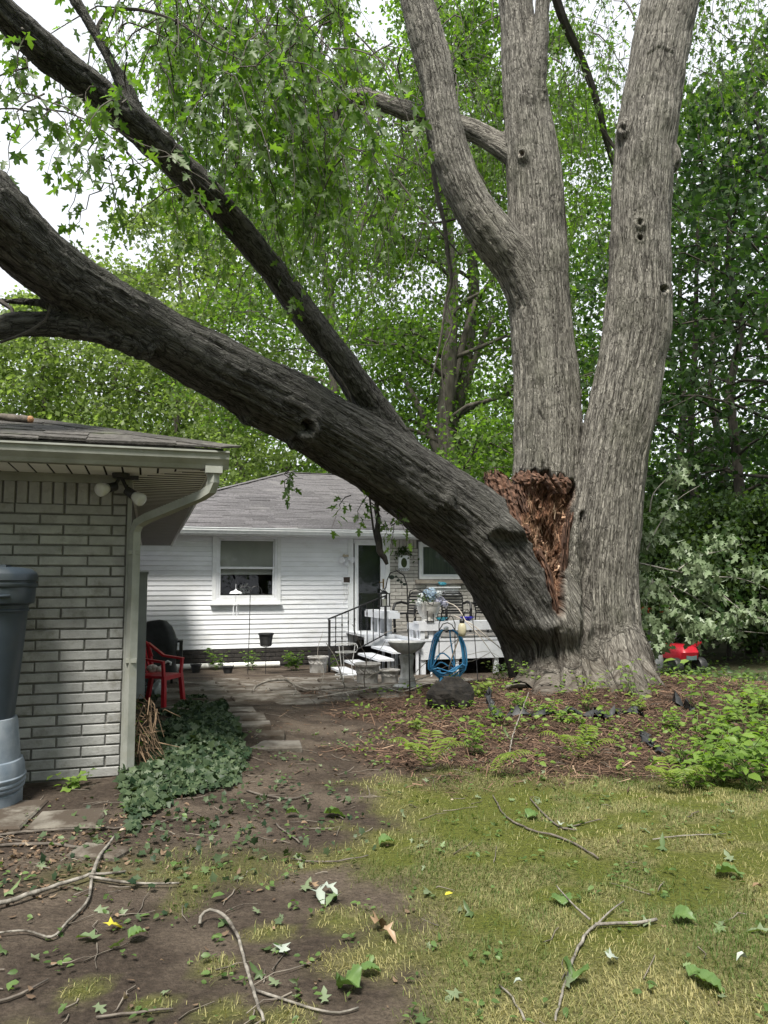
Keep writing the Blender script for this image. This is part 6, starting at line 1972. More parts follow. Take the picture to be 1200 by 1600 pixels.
vs = [(x, -.02, z) for x, z in ov] + [(x, -.02, z) for x, z in outl] + [(x, .02, z) for x, z in outl]
fs = []
for k in range(N_):
    k2 = (k + 1) % N_
    fs += [(k, N_ + k, N_ + k2, k2), (N_ + k, 2 * N_ + k, 2 * N_ + k2, N_ + k2)]
m.add(vs, fs); m.build('frame', WHITE, mr)
m = MB(); m.add([(x * 1.02, -.012, z) for x, z in ov], [tuple(range(N_))[::-1]]); m.build('mirror_glass', pm('mirror_glass', (.10, .12, .07), (.16, .18, .11), 8, .05, metal=.7), mr)
m = MB()
for k in range(5):
    m.tube([(-.11 + k * .052 + .024 * math.cos(t), -.026, -.15 + .022 * math.sin(t)) for t in np.linspace(0, 5.2, 8)], .005, 4)
m.build('scroll', BLACKM, mr)
hp_ = on_wall('hanging_greenery', 'dark green sprig of greenery fixed above the wall mirror', 'plant', 631, 862, .06)
N = 90
p = r_.normal(size=(N, 3)) * np.array([.11, .03, .05]); p[:, 2] -= .5 * np.abs(p[:, 0]) - .03
V, T, a = leaves(p, r_.normal(size=(N, 3)) + np.array([0, -.2, -.5]), r_.normal(size=(N, 3)) * .5 + np.array([0, -.8, .4]), r_.uniform(.05, .10, N), OVAL, r_.random(N))
put('foliage', np_mesh('foliage', V, T, SHRUB, {'r': a}), hp_)
wsf = on_wall('wall_shelf', 'white moulded shelf box with carved circles on the pale brick', 'shelf', 693, 924, .10)
m = MB(); m.box((0, 0, .095), (.82, .18, .03)); m.box((0, .02, 0), (.74, .12, .17)); m.build('body', TRIM, wsf)
for k in range(3):
    m = MB(); m.tube([(-.22 + k * .22 + .06 * math.cos(t), -.045, .0 + .06 * math.sin(t)) for t in np.linspace(0, 6.283, 15)], .012, 6); m.sphere((-.22 + k * .22, -.045, 0), (.025, .015, .025), 10, 6); m.build('carving', TRIM, wsf)
tq = on_wall('turquoise_figurine', 'small turquoise figurine on the white wall shelf', 'figurine', 692, 914.5, .12)
m = MB(); m.sphere((0, 0, .035), (.10, .04, .04), 12, 8); m.sphere((-.09, 0, .06), (.03, .03, .03), 8, 6); m.build('body', pm('turquoise_glaze', (.04, .26, .36), (.08, .34, .44), 8, .3), tq, smooth=True)
# plant in the window
wp = thing('window_orchid', 'white flowers standing inside the house window', 'plant', hworld((xs_w0 + xs_w1) / 2 + .0, .15, wz_lo + .115), TH)
m = MB(); m.lathe([(.05, 0), (.07, .10)], 14); m.build('pot', BLACKP, wp)
N = 60
p = rand_dirs(N) * np.array([.13, .06, .09]) + np.array([-.03, 0, .20])
V, T, a = leaves(p, r_.normal(size=(N, 3)), r_.normal(size=(N, 3)) + np.array([0, -1.5, 0]), r_.uniform(.05, .08, N), OVAL, r_.random(N))
put('flowers', np_mesh('flowers', V, T, leaf_mat('white_petal', (.62, .62, .60), (.78, .78, .76), .2, tcol=(1, 1, 1)), {'r': a}), wp)

# ------------------------------------------------------------------ hooks, hose, lamp before the deck
th_ = on_ground('tall_hook', 'tall black shepherd hook with metal leaves before the deck', 'garden hook', 641, 1094, 0)
d_ = th_.location.y
pt = lambda u, v: P(u, v, d_) - th_.location
m = MB(); m.tube([(0, 0, -.1), pt(638.5, 1000), pt(636, 915), pt(631, 899), pt(620, 892), pt(610, 895), pt(605, 906), pt(603, 918), pt(598, 924), pt(593, 920), pt(593, 912)], .0075, 7); m.build('pole', BLACKM, th_, smooth=True)
m = MB(); m.tube([pt(638, 935), pt(641, 923), pt(650, 920), pt(660, 924), pt(666, 935), pt(670, 944), pt(676, 946), pt(679, 938)], .0065, 6); m.build('arm', BLACKM, th_, smooth=True)
m = MB()
m.tube([pt(611, 901), pt(620, 902), pt(627, 908), pt(634, 915)], .004, 5)
for (u, v, s_) in ((612, 902, .034), (619, 901, .018), (622, 907, .02), (627, 910, .02), (632, 913, .022)):
    m.sphere(pt(u, v), (s_, .006, s_ * .8), 10, 6)
m.build('metal_leaf', pm('green_metal', (.02, .035, .03), (.04, .06, .05), 10, .5), th_)
lantern('black lantern hanging from the tall hook near the door', P(600, 948, d_), .95)
hs_ = on_ground('hose_stand', 'black wire hose stand in front of the deck skirt', 'hose stand', 700, 1074, 0)
d_ = hs_.location.y
pt2 = lambda u, v, dd=0.0: P(u, v, d_ + dd) - hs_.location
m = MB(); m.tube([pt2(686, 1070), pt2(686, 975), pt2(690, 964), pt2(694, 962), pt2(697, 968)], .007, 6); m.tube([pt2(711, 1070), pt2(711, 975), pt2(707, 964), pt2(703, 962), pt2(700, 968)], .007, 6)
m.tube([pt2(686, 985), pt2(692, 975), pt2(699, 973), pt2(706, 976), pt2(711, 985)], .007, 6); m.tube([pt2(686, 985), pt2(711, 985, .01)], .012, 6); m.tube([pt2(690, 985), pt2(690, 984, -.12)], .01, 6); m.tube([pt2(708, 985), pt2(708, 984, -.12)], .01, 6); m.build('frame', BLACKM, hs_)
hose = thing('garden_hose', 'bright blue garden hose hanging in long loops on its stand', 'hose', hs_.location)
HOSE = pm('blue_hose', (.035, .19, .40), (.06, .27, .50), 10, .4)
m = MB()
hr = random.Random(2)
for k in range(9):
    a_, b_ = hr.uniform(-5, 4), hr.uniform(-4, 5)
    dd = -.02 - .014 * k
    low = 1068 - abs(hr.gauss(0, 8)) - k * 2.0
    um = 700 + hr.uniform(-9, 9)
    pts = [pt2(692, 984, dd), pt2(684 + a_, 990 + k * .6, dd - .02), pt2(677 + a_ * .8, 1015, dd - .02), pt2(674 + a_, 1045, dd - .02), pt2(684 + a_, low - 6, dd - .02), pt2(um, low, dd - .02), pt2(717 + b_, low - 12, dd - .02), pt2(724 + b_, 1040, dd - .02), pt2(722 + b_, 1010, dd - .02), pt2(714 + b_ * .5, 990, dd - .02), pt2(706, 984, dd)]
    if k in (3, 6): pts = pts[:4] + [pt2(690 + a_, low - 25, dd), pt2(702, low - 18, dd), pt2(710, 1040, dd), pt2(704, 1000, dd), pt2(703, 985, dd)]
    q = crom(np.array([tuple(p) for p in pts]), .04)
    m.tube([Vector(x) for x in q], .0105, 6)
m.tube([pt2(690, 1060, -.1), pt2(688, 1068, -.2), pt2(695, 1071, -.3)], .02, 6)
m.build('coil', HOSE, hose, smooth=True)
m = MB(); m.tube([pt2(711, 984, -.1), pt2(716, 988, -.14), pt2(716, 1000, -.14), pt2(708, 1022, -.12), pt2(701, 1045, -.1)], .009, 6); m.build('nozzle_wand', pm('tan_tube', (.42, .34, .26), (.50, .42, .34), 10, .5), hose, smooth=True)
m = MB(); m.sphere(pt2(697, 982, -.12), (.035, .03, .03), 10, 7); m.build('spray_nozzle', WHITE, hose, smooth=True)
sl_ = on_ground('solar_lamp', 'garden lamp with a glowing glass bulb on a thin curved stake', 'lamp', 743, 1078, 0)
d_ = sl_.location.y
pt3 = lambda u, v: P(u, v, d_) - sl_.location
m = MB(); m.tube([pt3(747, 1070), pt3(742, 1000), pt3(738, 962), pt3(730, 952), pt3(724, 958), pt3(722, 966)], .006, 6); m.build('stake', BLACKM, sl_)
m = MB(); c = pt3(722, 982); m.lathe([(.012, -.105), (.04, -.09), (.052, -.05), (.055, 0), (.045, .045), (.028, .07)], 18, c=tuple(c)); m.build('glass_bulb', pm('amber_glass', (.42, .38, .26), (.58, .54, .40), 6, .12, spec=.7), sl_, smooth=True)
m = MB(); m.lathe([(.03, .065), (.034, .10), (.02, .125)], 14, c=tuple(c)); m.build('cap', BLACKM, sl_)
# white post behind the hose, the charred lump of wood
wp2 = on_ground('white_stake', 'short white stake below the hose', 'stake', 674, 1060)
m = MB(); m.tube([(0, 0, -.05), (.005, 0, .20)], [.02, .018], 10); m.build('stake', TRIM, wp2)
lp = on_ground('charred_stump', 'black rotten stump in the mulch left of the maple', 'stump', 703, 1103)
m = MB(); m.sphere((0, 0, .10), (.25, .20, .21), 26, 16)
lv = np.array(m.v); nz_ = fbm(lv * 7, 4, 3)
lv = lv * (1 + .7 * (nz_ - .5))[:, None]; lv[:, 2] += .10 * (lv[:, 0] + .1) * (lv[:, 2] > .1)
m.v = [tuple(p) for p in lv]
m.build('stump', pm('charred_wood', (.005, .0045, .004), (.020, .017, .014), 18, .95, .8, 40), lp)
# black landscape cloth sticking out of the mulch
LC = pm('black_sheet', (.016, .017, .019), (.05, .052, .056), 7, .55, .5, 14)
for k, (lbl, row, hgt_) in enumerate((('long black strip of landscape sheet below the trunk', [(772, 1126), (800, 1120), (840, 1122), (880, 1119), (915, 1121), (952, 1126)], .07),
                              ('folded black landscape sheet right of the long strip', [(945, 1130), (965, 1118), (990, 1119), (1008, 1124)], .10),
                              ('crumpled black sheet at the right root of the maple', [(1062, 1104), (1078, 1112), (1092, 1124)], .10),
                              ('torn black sheet scrap low in the mulch', [(1008, 1152), (1014, 1166), (1030, 1178), (1042, 1182)], .05),
                              ('black sheet standing up left of the roots', [(768, 1090), (764, 1106), (772, 1124)], .13))):
    q = crom(np.array([tuple(GG(u, v, .01)) for u, v in row]), .05)
    o = thing('landscape_sheet', lbl, 'plastic sheet', q[0], 0, 'black landscape sheets in the mulch')
    rr3 = np.random.default_rng(k)
    vs, n_ = [], len(q)
    off = np.array([0, .16, 0])
    for j_ in range(4):
        w = j_ / 3
        jit = rr3.normal(size=(n_, 3)) * .022
        vs += [tuple(q[i] - q[0] + off * w * (1 + .3 * math.sin(i)) + np.array([0, 0, hgt_ * math.sin(math.pi * min(w * .8 + .1, 1)) * (.6 + .5 * math.sin(i * 1.3 + k))]) + jit[i]) for i in range(n_)]
    fs = [(a * n_ + i, a * n_ + i + 1, (a + 1) * n_ + i + 1, (a + 1) * n_ + i) for a in range(3) for i in range(n_ - 1)]
    MB().add(vs, fs).build('sheet', LC, o, smooth=True)
# red machine and tarp behind the trunk on the right
rmch = thing('red_mower', 'red garden tractor half hidden behind the maple and fallen leaves', 'mower', GG(1062, 1052), R(15))
m = loft([(0, 0, .28, .20, .36, .45), (0, -.02, .42, .22, .38, .45), (0, 0, .50, .20, .35, .5), (0, .02, .55, .14, .28, .6)]); m.build('hood', RED, rmch, smooth='auto')
m = MB(); m.box((.0, -.37, .34), (.22, .02, .12)); m.build('grille', pm('teal_grey_panel', (.07, .12, .12), (.11, .17, .17), 6, .4), rmch)
m = MB(); m.box((.34, .1, .52), (.24, .40, .03), Matrix.Rotation(-.5, 3, 'Y')); m.build('fender', RED, rmch)
m = MB(); m.box((.02, .55, .45), (.34, .30, .08)); m.box((.02, .72, .62), (.34, .07, .32)); m.build('seat', BLACKP, rmch)
for x, y, r0 in ((-.26, -.25, .16), (.26, -.25, .16), (-.34, .5, .24), (.36, .5, .24)):
    m = MB(); m.lathe([(r0 * .55, -.06), (r0 * .9, -.075), (r0, -.05), (r0, .05), (r0 * .9, .075), (r0 * .55, .06)], 20)
    q = Matrix.Rotation(R(90), 3, 'Y'); m.v = [tuple(q @ Vector(p) + Vector((x, y, r0))) for p in m.v]
    m.build('wheel', BLACKP, rmch, smooth='auto')
m = MB(); m.tube([(0, .15, .5), (0, .28, .72)], .02, 8); m.tube([(.15 * math.cos(t), .28 + .08 * math.sin(t), .74 + .12 * math.sin(t)) for t in np.linspace(0, 6.283, 17)], .014, 6); m.build('steering_wheel', BLACKP, rmch)
tp = on_ground('grey_tarp', 'crumpled pale grey plastic tarp beside the right root', 'tarp', 1022, 1052)
m = MB(); m.sphere((0, 0, .26), (.22, .16, .32), 22, 14)
lv = np.array(m.v); lv = lv * (1 + .5 * (fbm(lv * 6, 3, 8) - .5))[:, None]; m.v = [tuple(p) for p in lv]
m.build('tarp', pm('grey_plastic_sheet', (.24, .26, .28), (.46, .48, .50), 7, .35, .5, 14), tp, smooth=True)
rf_ = on_ground('red_flowers', 'orange red flowers glowing through the fallen branch leaves', 'flowers', 1045, 1040)
bz_ = P(1045, 952, rf_.location.y + .4) - rf_.location
N = 80
p = np.concatenate([r_.normal(size=(50, 3)) * np.array([.10, .05, .06]) + np.array(bz_), r_.normal(size=(30, 3)) * np.array([.07, .05, .04]) + np.array(P(1012, 955, rf_.location.y + .4) - rf_.location)])
V, T, a = leaves(p, r_.normal(size=(N, 3)), r_.normal(size=(N, 3)) + np.array([0, -1, .3]), r_.uniform(.05, .09, N), OVAL, r_.random(N))
tag(put('petals', np_mesh('petals', V, T, leaf_mat('red_petal', (.45, .03, .015), (.70, .09, .03), .3, tcol=(1.2, .9, .8)), {'r': a}), rf_), kind='stuff')
m = MB()
for k in range(6): m.tube([(hr.uniform(-.1, .1), 0, 0), tuple(bz_ + Vector((hr.uniform(-.1, .1), 0, -.03)))], .006, 4)
m.build('stem', DSTICK, rf_)

# ------------------------------------------------------------------ sticks on the ground
def gs(pts, h=.012):
    return [GG(u, v, h + (e[0] if e else 0)) for u, v, *e in pts]
bough('fallen_stick', 'long pale grey stick forking at the left picture edge on the dirt', gs([(-20, 1428), (40, 1410), (90, 1393), (140, 1378), (165, 1375), (196, 1371)], .03), [.015, .013, .010, .007], STICK,
      subs=[(gs([(140, 1378), (190, 1386), (235, 1389), (280, 1388)], .025), [.009, .007, .005]), (gs([(145, 1377), (155, 1350), (170, 1330), (178, 1318)], .04), [.011, .009, .006]),
            (gs([(143, 1381), (136, 1415), (105, 1448), (80, 1472), (40, 1462), (-10, 1466)], .02), [.008, .007, .006, .004])])
bough('fallen_stick', 'bent tan stick curving down to the bottom picture edge', gs([(312, 1451), (318, 1441, .02), (340, 1442, .03), (362, 1465, .03), (378, 1500, .02), (392, 1545), (412, 1605)], .02), [.008, .009, .008, .008, .007], STICK,
      subs=[(gs([(397, 1552), (440, 1566), (490, 1582), (530, 1588), (560, 1580)], .012), [.006, .005, .004])])
bough('fallen_stick', 'crooked lichen spotted stick forking on the lawn', gs([(868, 1602), (872, 1580), (884, 1540), (900, 1495), (915, 1465), (930, 1452)], .015), [.005, .006, .007, .008], STICK,
      subs=[(gs([(930, 1452), (965, 1450), (1000, 1449), (1026, 1444)], .02), [.008, .007, .008]), (gs([(922, 1452), (900, 1432), (880, 1410), (870, 1398)], .04), [.005, .004, .003]), (gs([(935, 1450), (955, 1430), (975, 1415)], .02), [.005, .003])])
bough('fallen_stick', 'thin branched twig across the mossy part of the lawn', gs([(770, 1245), (790, 1278), (830, 1300), (870, 1310), (905, 1325), (935, 1345)]), [.004, .006, .008, .006], DSTICK,
      subs=[(gs([(828, 1250), (850, 1275), (875, 1295), (900, 1300)]), [.004, .006, .005]), (gs([(880, 1298), (910, 1290), (938, 1283)]), [.005, .003])])
bough('fallen_stick', 'dark stick lying beside the concrete slab under the ivy', gs([(-10, 1308), (60, 1302), (130, 1298), (190, 1296), (240, 1290), (290, 1278)]), [.010, .009, .007, .005], DSTICK)
bough('fallen_stick', 'reddish brown stick below the concrete slab', gs([(-10, 1325), (50, 1322), (110, 1325), (160, 1335)]), [.012, .011, .010], DSTICK)
bough('fallen_stick', 'thin stick at the bottom left corner', gs([(150, 1595), (210, 1588), (270, 1582)]), [.005, .006, .004], DSTICK)
bough('fallen_stick', 'short dark twig above the bottom left corner', gs([(-10, 1572), (30, 1560), (75, 1535)]), [.006, .006, .003], DSTICK)
bough('fallen_stick', 'dark stick on the path below the pavers', gs([(385, 1238), (420, 1247), (460, 1250), (490, 1240)]), [.008, .009, .006], DSTICK)
bough('fallen_stick', 'thin twig on the path beside the big green leaf', gs([(432, 1290), (445, 1302), (468, 1320)]), [.006, .005], DSTICK)
bough('fallen_stick', 'thin curved twig across the middle of the dirt', gs([(455, 1345), (500, 1350), (540, 1347), (575, 1340)]), [.004, .006, .004], DSTICK)
bough('fallen_stick', 'faint twig in the lawn near the bottom', gs([(780, 1545), (800, 1565), (820, 1600)]), [.004, .005], STICK)
bough('fallen_stick', 'thin grey twig at the right side of the lawn', gs([(1020, 1315), (1060, 1310), (1135, 1306)]), [.004, .005, .003], STICK)
bough('fallen_stick', 'twig standing among the weeds before the roots', gs([(795, 1185), (802, 1160, .06), (815, 1140, .16), (827, 1120, .24)]), [.008, .007, .005], STICK)
# bare branches lying across the patio and before the steps
def air(pts): return [P(u, v, d) for u, v, d in pts]
bough('bare_branch', 'thick grey bough arching over the pavers', air([(394, 1083, 10.6), (400, 1072, 10.7), (420, 1064, 10.8), (445, 1062, 10.9), (460, 1070, 10.9), (480, 1077, 10.8), (520, 1076, 10.7), (560, 1074, 10.6), (620, 1078, 10.4)]), [.020, .019, .016, .014, .009], STICK,
      subs=[(air([(455, 1066, 10.9), (462, 1080, 10.5), (445, 1098, 10.0)]), [.008, .006]), (air([(540, 1075, 10.6), (534, 1058, 10.7), (525, 1030, 10.9), (510, 1005, 11.2)]), [.012, .009, .005])])
bough('bare_branch', 'dark forked twig standing before the large pale planter', air([(571, 1090, 10.4), (569, 1060, 10.5), (572, 1030, 10.6), (560, 1000, 10.7), (550, 975, 10.8)]), [.010, .009, .006, .003], DSTICK,
      subs=[(air([(569, 1050, 10.5), (550, 1035, 10.6), (535, 1022, 10.7)]), [.006, .004]), (air([(571, 1035, 10.6), (590, 1020, 10.6), (603, 1000, 10.7)]), [.005, .003])])
bough('bare_branch', 'long pale twig tangle lying before the bird bath', air([(480, 1092, 10.2), (540, 1082, 10.3), (600, 1072, 10.4), (660, 1060, 10.6), (700, 1040, 10.8), (740, 1032, 10.9), (765, 1020, 11)]), [.009, .010, .008, .006], PSTICK,
      subs=[(air([(600, 1072, 10.4), (630, 1080, 10.2), (670, 1068, 10.3), (700, 1075, 10.2)]), [.007, .005]), (air([(640, 1062, 10.5), (660, 1040, 10.7), (690, 1020, 10.8), (725, 990, 11)]), [.006, .004]), (air([(540, 1082, 10.3), (560, 1098, 10), (620, 1092, 10), (670, 1085, 10.1)]), [.008, .006])])
bough('bare_branch', 'pale bent twig arching from the urn down to the maple', air([(697, 940, 11.8), (715, 950, 11.7), (728, 970, 11.6), (750, 995, 11.5), (775, 1030, 11.3), (786, 1044, 11.2)]), [.009, .010, .008, .006], PSTICK,
      subs=[(air([(710, 962, 11.8), (735, 974, 11.6), (760, 994, 11.5), (790, 1020, 11.3)]), [.009, .007]), (air([(730, 992, 11.6), (752, 993, 11.5), (780, 1010, 11.4)]), [.006, .004])])
for k, (lb, row) in enumerate((('thin leafless stem bending over the patio left of the bough', [(330, 1085, 11), (350, 1078, 11), (375, 1085, 10.8), (390, 1080, 10.8)]), ('thin leafless stem rising beside the iron post', [(500, 1075, 11), (506, 1050, 11), (496, 1020, 11.1), (505, 985, 11.2)]),
                       ('thin pale stem leaning across the steps', [(560, 1068, 10.8), (590, 1050, 10.8), (620, 1040, 10.9), (650, 1022, 11)]), ('thin stem arching before the white skirt', [(690, 1060, 11), (720, 1028, 11.2), (760, 1018, 11.2), (780, 1026, 11.2)]),
                       ('thin stem in front of the flower urn', [(600, 990, 11), (625, 978, 11.2), (645, 968, 11.3), (652, 955, 11.3)]))):
    bough('leafless_shoot', lb, air(row), [.006, .005, .003], PSTICK if k else DSTICK, 'thin bare stems before the steps')

# ------------------------------------------------------------------ plants: weeds, ferns, saplings
def weed(name, label, u, v, h, nst, size, group, mat=WEEDG, tpl=OVAL, cat='weed', seed=0, spreadv=.5, nleaf=9):
    o = on_ground(name, label, cat, u, v, 0, group)
    r = np.random.default_rng(seed + int(u * 7 + v))
    m = MB(); P_, A_, N_l, S_ = [], [], [], []
    for s_ in range(nst):
        az = r.uniform(0, 6.28); ln = h * r.uniform(.6, 1.1); tl = r.uniform(.05, spreadv)
        d = np.array([math.cos(az) * tl, math.sin(az) * tl, 1.0])
        q = [np.array([r.normal() * .04, r.normal() * .04, -.03]) + d * ln * t + np.array([math.cos(az), math.sin(az), 0]) * .15 * ln * t * t for t in np.linspace(0, 1, 5)]
        m.tube(q, [.005, .0045, .004, .003, .002], 4)
        for k in range(nleaf):
            t = .25 + .75 * (k + 1) / nleaf
            i = min(int(t * 4), 3); c = q[i] + (q[i + 1] - q[i]) * (t * 4 - i)
            a2 = az + k * 2.4 + r.normal() * .3
            dv = np.array([math.cos(a2), math.sin(a2), r.uniform(-.25, .35)])
            P_.append(c + dv * .02); A_.append(dv); N_l.append(np.array([0, -.25, 1.0]) + r.normal(size=3) * .3); S_.append(size * r.uniform(.6, 1.15))
    m.build('stem', pm('green_stem', (.07, .11, .03), (.12, .17, .05), 10, .7) if 'GST' not in globals() else GST, o)
    V, T, a = leaves(np.array(P_), np.array(A_), np.array(N_l), np.array(S_), tpl, r.random(len(P_)), r.uniform(.5, 2, len(P_)))
    put('foliage', np_mesh('foliage', V, T, mat, {'r': a}), o)
    return o
GST = pm('green_stem', (.07, .11, .03), (.12, .17, .05), 10, .7)
gw_ = 'leafy weeds right of the maple'
for k, (lb, u, v, h, n_, s_) in enumerate((('tall bright weed with broad leaves right of the maple root', 1098, 1112, .62, 2, .13), ('bushy weed at the right edge beside the lawn', 1175, 1235, .42, 6, .11), ('bushy weed left of the right edge clump', 1120, 1225, .36, 6, .10),
        ('bushy weed at the right picture edge, higher up', 1195, 1185, .45, 6, .11), ('low weed right of the landscape sheet', 1110, 1165, .34, 6, .10), ('yellowish low weed before the torn sheet', 1070, 1195, .30, 5, .075), ('low weed between the mulch and right clump', 1145, 1190, .36, 6, .10),
        ('low weed by the lawn corner', 1085, 1230, .26, 5, .085), ('weed under the silvery branch', 1150, 1130, .34, 6, .09), ('weed at the far right under the woods', 1192, 1115, .34, 6, .09), ('small weed on the right root', 1052, 1140, .24, 4, .08))):
    weed('leafy_weed', lb, u, v, h, n_, s_, gw_)
for k, (lb, u, v, h, n_, s_) in enumerate((('tall weed at the right edge under the wood', 1185, 1150, .48, 5, .10), ('bushy bright weed above the lawn corner', 1150, 1218, .34, 6, .10), ('weed in the middle of the right clump', 1165, 1175, .36, 5, .10),
        ('broad leaved weed at the right edge near the lawn', 1205, 1225, .36, 6, .10), ('thin weed left of the right clump', 1095, 1200, .30, 4, .09), ('weed by the right mulch end', 1128, 1145, .32, 5, .09), ('pale weed behind the clump', 1165, 1105, .30, 5, .09))):
    weed('leafy_weed', lb, u, v, h, n_, s_, gw_, seed=40)
gs_ = 'green saplings sprouting round the maple base'
for k, (lb, u, v, h, n_, s_) in enumerate((('leafy sprout climbing the middle of the maple base', 918, 1112, .46, 4, .075), ('sprout at the left root of the maple', 815, 1108, .30, 4, .075), ('sprout on the right root of the maple', 978, 1092, .46, 2, .085), ('low sprout right of the middle one', 1000, 1112, .20, 5, .07),
        ('pale sprout in the crook of the torn limb', 823, 1070, .34, 3, .075), ('low sprout before the landscape strip', 885, 1130, .18, 5, .07), ('bright low plant beside the black stump', 750, 1088, .22, 6, .075), ('bright low plant behind the stump', 712, 1070, .24, 5, .07),
        ('yellow green sprout left of the roots', 775, 1135, .34, 3, .08), ('sprout at the foot of the torn limb', 780, 1062, .26, 5, .07), ('sprout in front of the left root', 850, 1118, .20, 5, .07), ('leafy plant under the ferns at the left', 735, 1180, .36, 4, .085), ('low leafy plant left of the stump', 655, 1140, .16, 4, .07), ('sprout at the mulch front', 920, 1165, .18, 4, .07))):
    weed('sapling', lb, u, v, h, n_, s_, gs_, WEEDG if k % 3 else FERNG, OVAL, 'sapling', 100)
gh_ = 'plants along the foot of the white siding'
for lb, u, v, h, n_, s_ in (('leafy plant below the siding beside the small black pot', 338, 1047, .50, 6, .11), ('pale leafed plant below the double hook', 392, 1047, .42, 6, .10), ('low hosta like plant left of the pale planter', 462, 1048, .40, 8, .13), ('plant growing in the pale planter by the iron post', 496, 1022, .22, 5, .10), ('green plant under the steps by the iron post', 522, 1046, .36, 4, .10), ('bright plant growing through the steps', 578, 1030, .42, 3, .10)):
    weed('house_plant', lb, u, v, h, n_, s_, gh_, MIDG if u != 578 else WEEDG, OVAL, 'plant', 200)
gv_ = 'vines and sprouts at the garage corner'
for lb, u, v, h, n_, s_ in (('bright ivy sprout beside the downspout foot', 200, 1110, .22, 4, .10), ('leafy sprout low on the garage brick corner', 196, 1195, .34, 4, .075), ('small sprout at the foot of the bricks', 112, 1232, .14, 3, .06)):
    weed('corner_sprout', lb, u, v, h, n_, s_, gv_, WEEDG, IVY, 'sprout', 300)
dv = on_ground('dry_vine', 'clump of dry brown vines hanging beside the garage corner', 'vine', 214, 1205)
m = MB()
for k in range(70):
    x0, z0 = hr.gauss(.02, .05), hr.uniform(.0, .52)
    m.tube([(x0, hr.uniform(-.05, .2), z0), (x0 + hr.gauss(.05, .05), hr.uniform(-.1, .1), z0 + hr.uniform(-.05, .1)), (x0 + hr.gauss(.10, .06), hr.uniform(-.15, .1), z0 - hr.uniform(.02, .22))], [.0045, .004, .002], 4)
m.build('stem', pm('dry_vine', (.10, .065, .04), (.26, .18, .115), 16, .9), dv)
gf_ = 'ferns in the mulch'
for lb, u, v, fr in (('fern with two broad fronds at the left of the mulch', 668, 1205, [(-.30, -.05, .18), (.20, -.20, .20), (.05, .1, .22), (.33, -.03, .14), (-.15, -.2, .16)]), ('small fern frond leaning right above the lawn edge', 768, 1212, [(.34, -.02, .10), (.15, -.15, .1)]),
                     ('pale fern spreading below the landscape strip', 905, 1190, [(-.34, .0, .16), (.32, -.06, .10), (.15, .1, .2), (-.12, -.12, .14)]), ('yellow fern by the lawn at the right', 1055, 1238, [(-.22, -.1, .1), (.22, -.08, .1), (.0, -.2, .1), (-.05, .1, .14)])):
    o = on_ground('fern', lb, 'fern', u, v, 0, gf_)
    for (dx, dy, hh) in fr:
        n_ = 14
        t = np.linspace(.08, 1, n_)
        q = np.stack([dx * t, dy * t, (hh + .10) * np.sin(t * 2.0) * .95 + .01], -1) * .95
        m = MB(); m.tube(q[::2], .003, 4)
        tg = unit(np.gradient(q, axis=0)); sd_ = unit(np.cross(tg, np.array([0, 0, 1.0])))
        pp_, aa_, ss_ = [], [], []
        for s2 in (-1, 1):
            pp_.append(q); aa_.append(sd_ * s2 + tg * .35 + np.array([0, 0, -.12])); ss_.append((.10 * np.sin(np.clip(t * 2.6 + .35, 0, 3.0))))
        V, T, a = leaves(np.vstack(pp_), np.vstack(aa_), np.tile([0, -.3, 1.0], (2 * n_, 1)), np.concatenate(ss_) + .015, (OVAL[0] * np.array([1, .26, 1]), OVAL[1]), r_.random(2 * n_))
        put('frond', np_mesh('frond', V, T, FERNG, {'r': a}), o)

# ------------------------------------------------------------------ single fallen leaves one can pick out
def big_leaf():
    vs, fs, n = [], [], 11
    for i in range(n):
        x = i / (n - 1)
        w = .46 * math.sin(math.pi * min(1, x ** .62 * .98 + .02)) ** .8 * (1 + .10 * (-1) ** i)
        back_ = -.10 * math.exp(-((x - .05) / .08) ** 2)
        for k in (-1, -.5, 0, .5, 1):
            z = (.024 if i % 2 else -.024) * abs(k) ** .6 + .20 * abs(k) * w - .16 * x * x
            vs.append((x + back_ * abs(k) + .10 * abs(k) * (1 - x), k * w, z))
    for i in range(n - 1):
        for k in range(4):
            a = i * 5 + k
            fs += [(a, a + 5, a + 6), (a, a + 6, a + 1)]
    return np.array(vs), np.array(fs)
BIGL = big_leaf()
VEIN = np.tile([.40, .45, 1.0, .45, .40], 11)
LM = {'green': leaf_mat('fallen_green_leaf', (.060, .115, .032), (.12, .19, .06), .2, back=(.14, .195, .10)), 'silver': leaf_mat('fallen_silver_leaf', (.22, .26, .22), (.36, .40, .35), .1, tcol=(1, 1, 1)), 'yellow': leaf_mat('fallen_yellow_leaf', (.45, .40, .04), (.60, .54, .07), .2, tcol=(1, 1, .6)),
      'brown': leaf_mat('fallen_brown_leaf', (.20, .13, .075), (.34, .25, .17), .1, tcol=(1, 1, 1))}
STEM = {'green': WEEDG}
gl_ = 'fallen leaves lying on the yard'
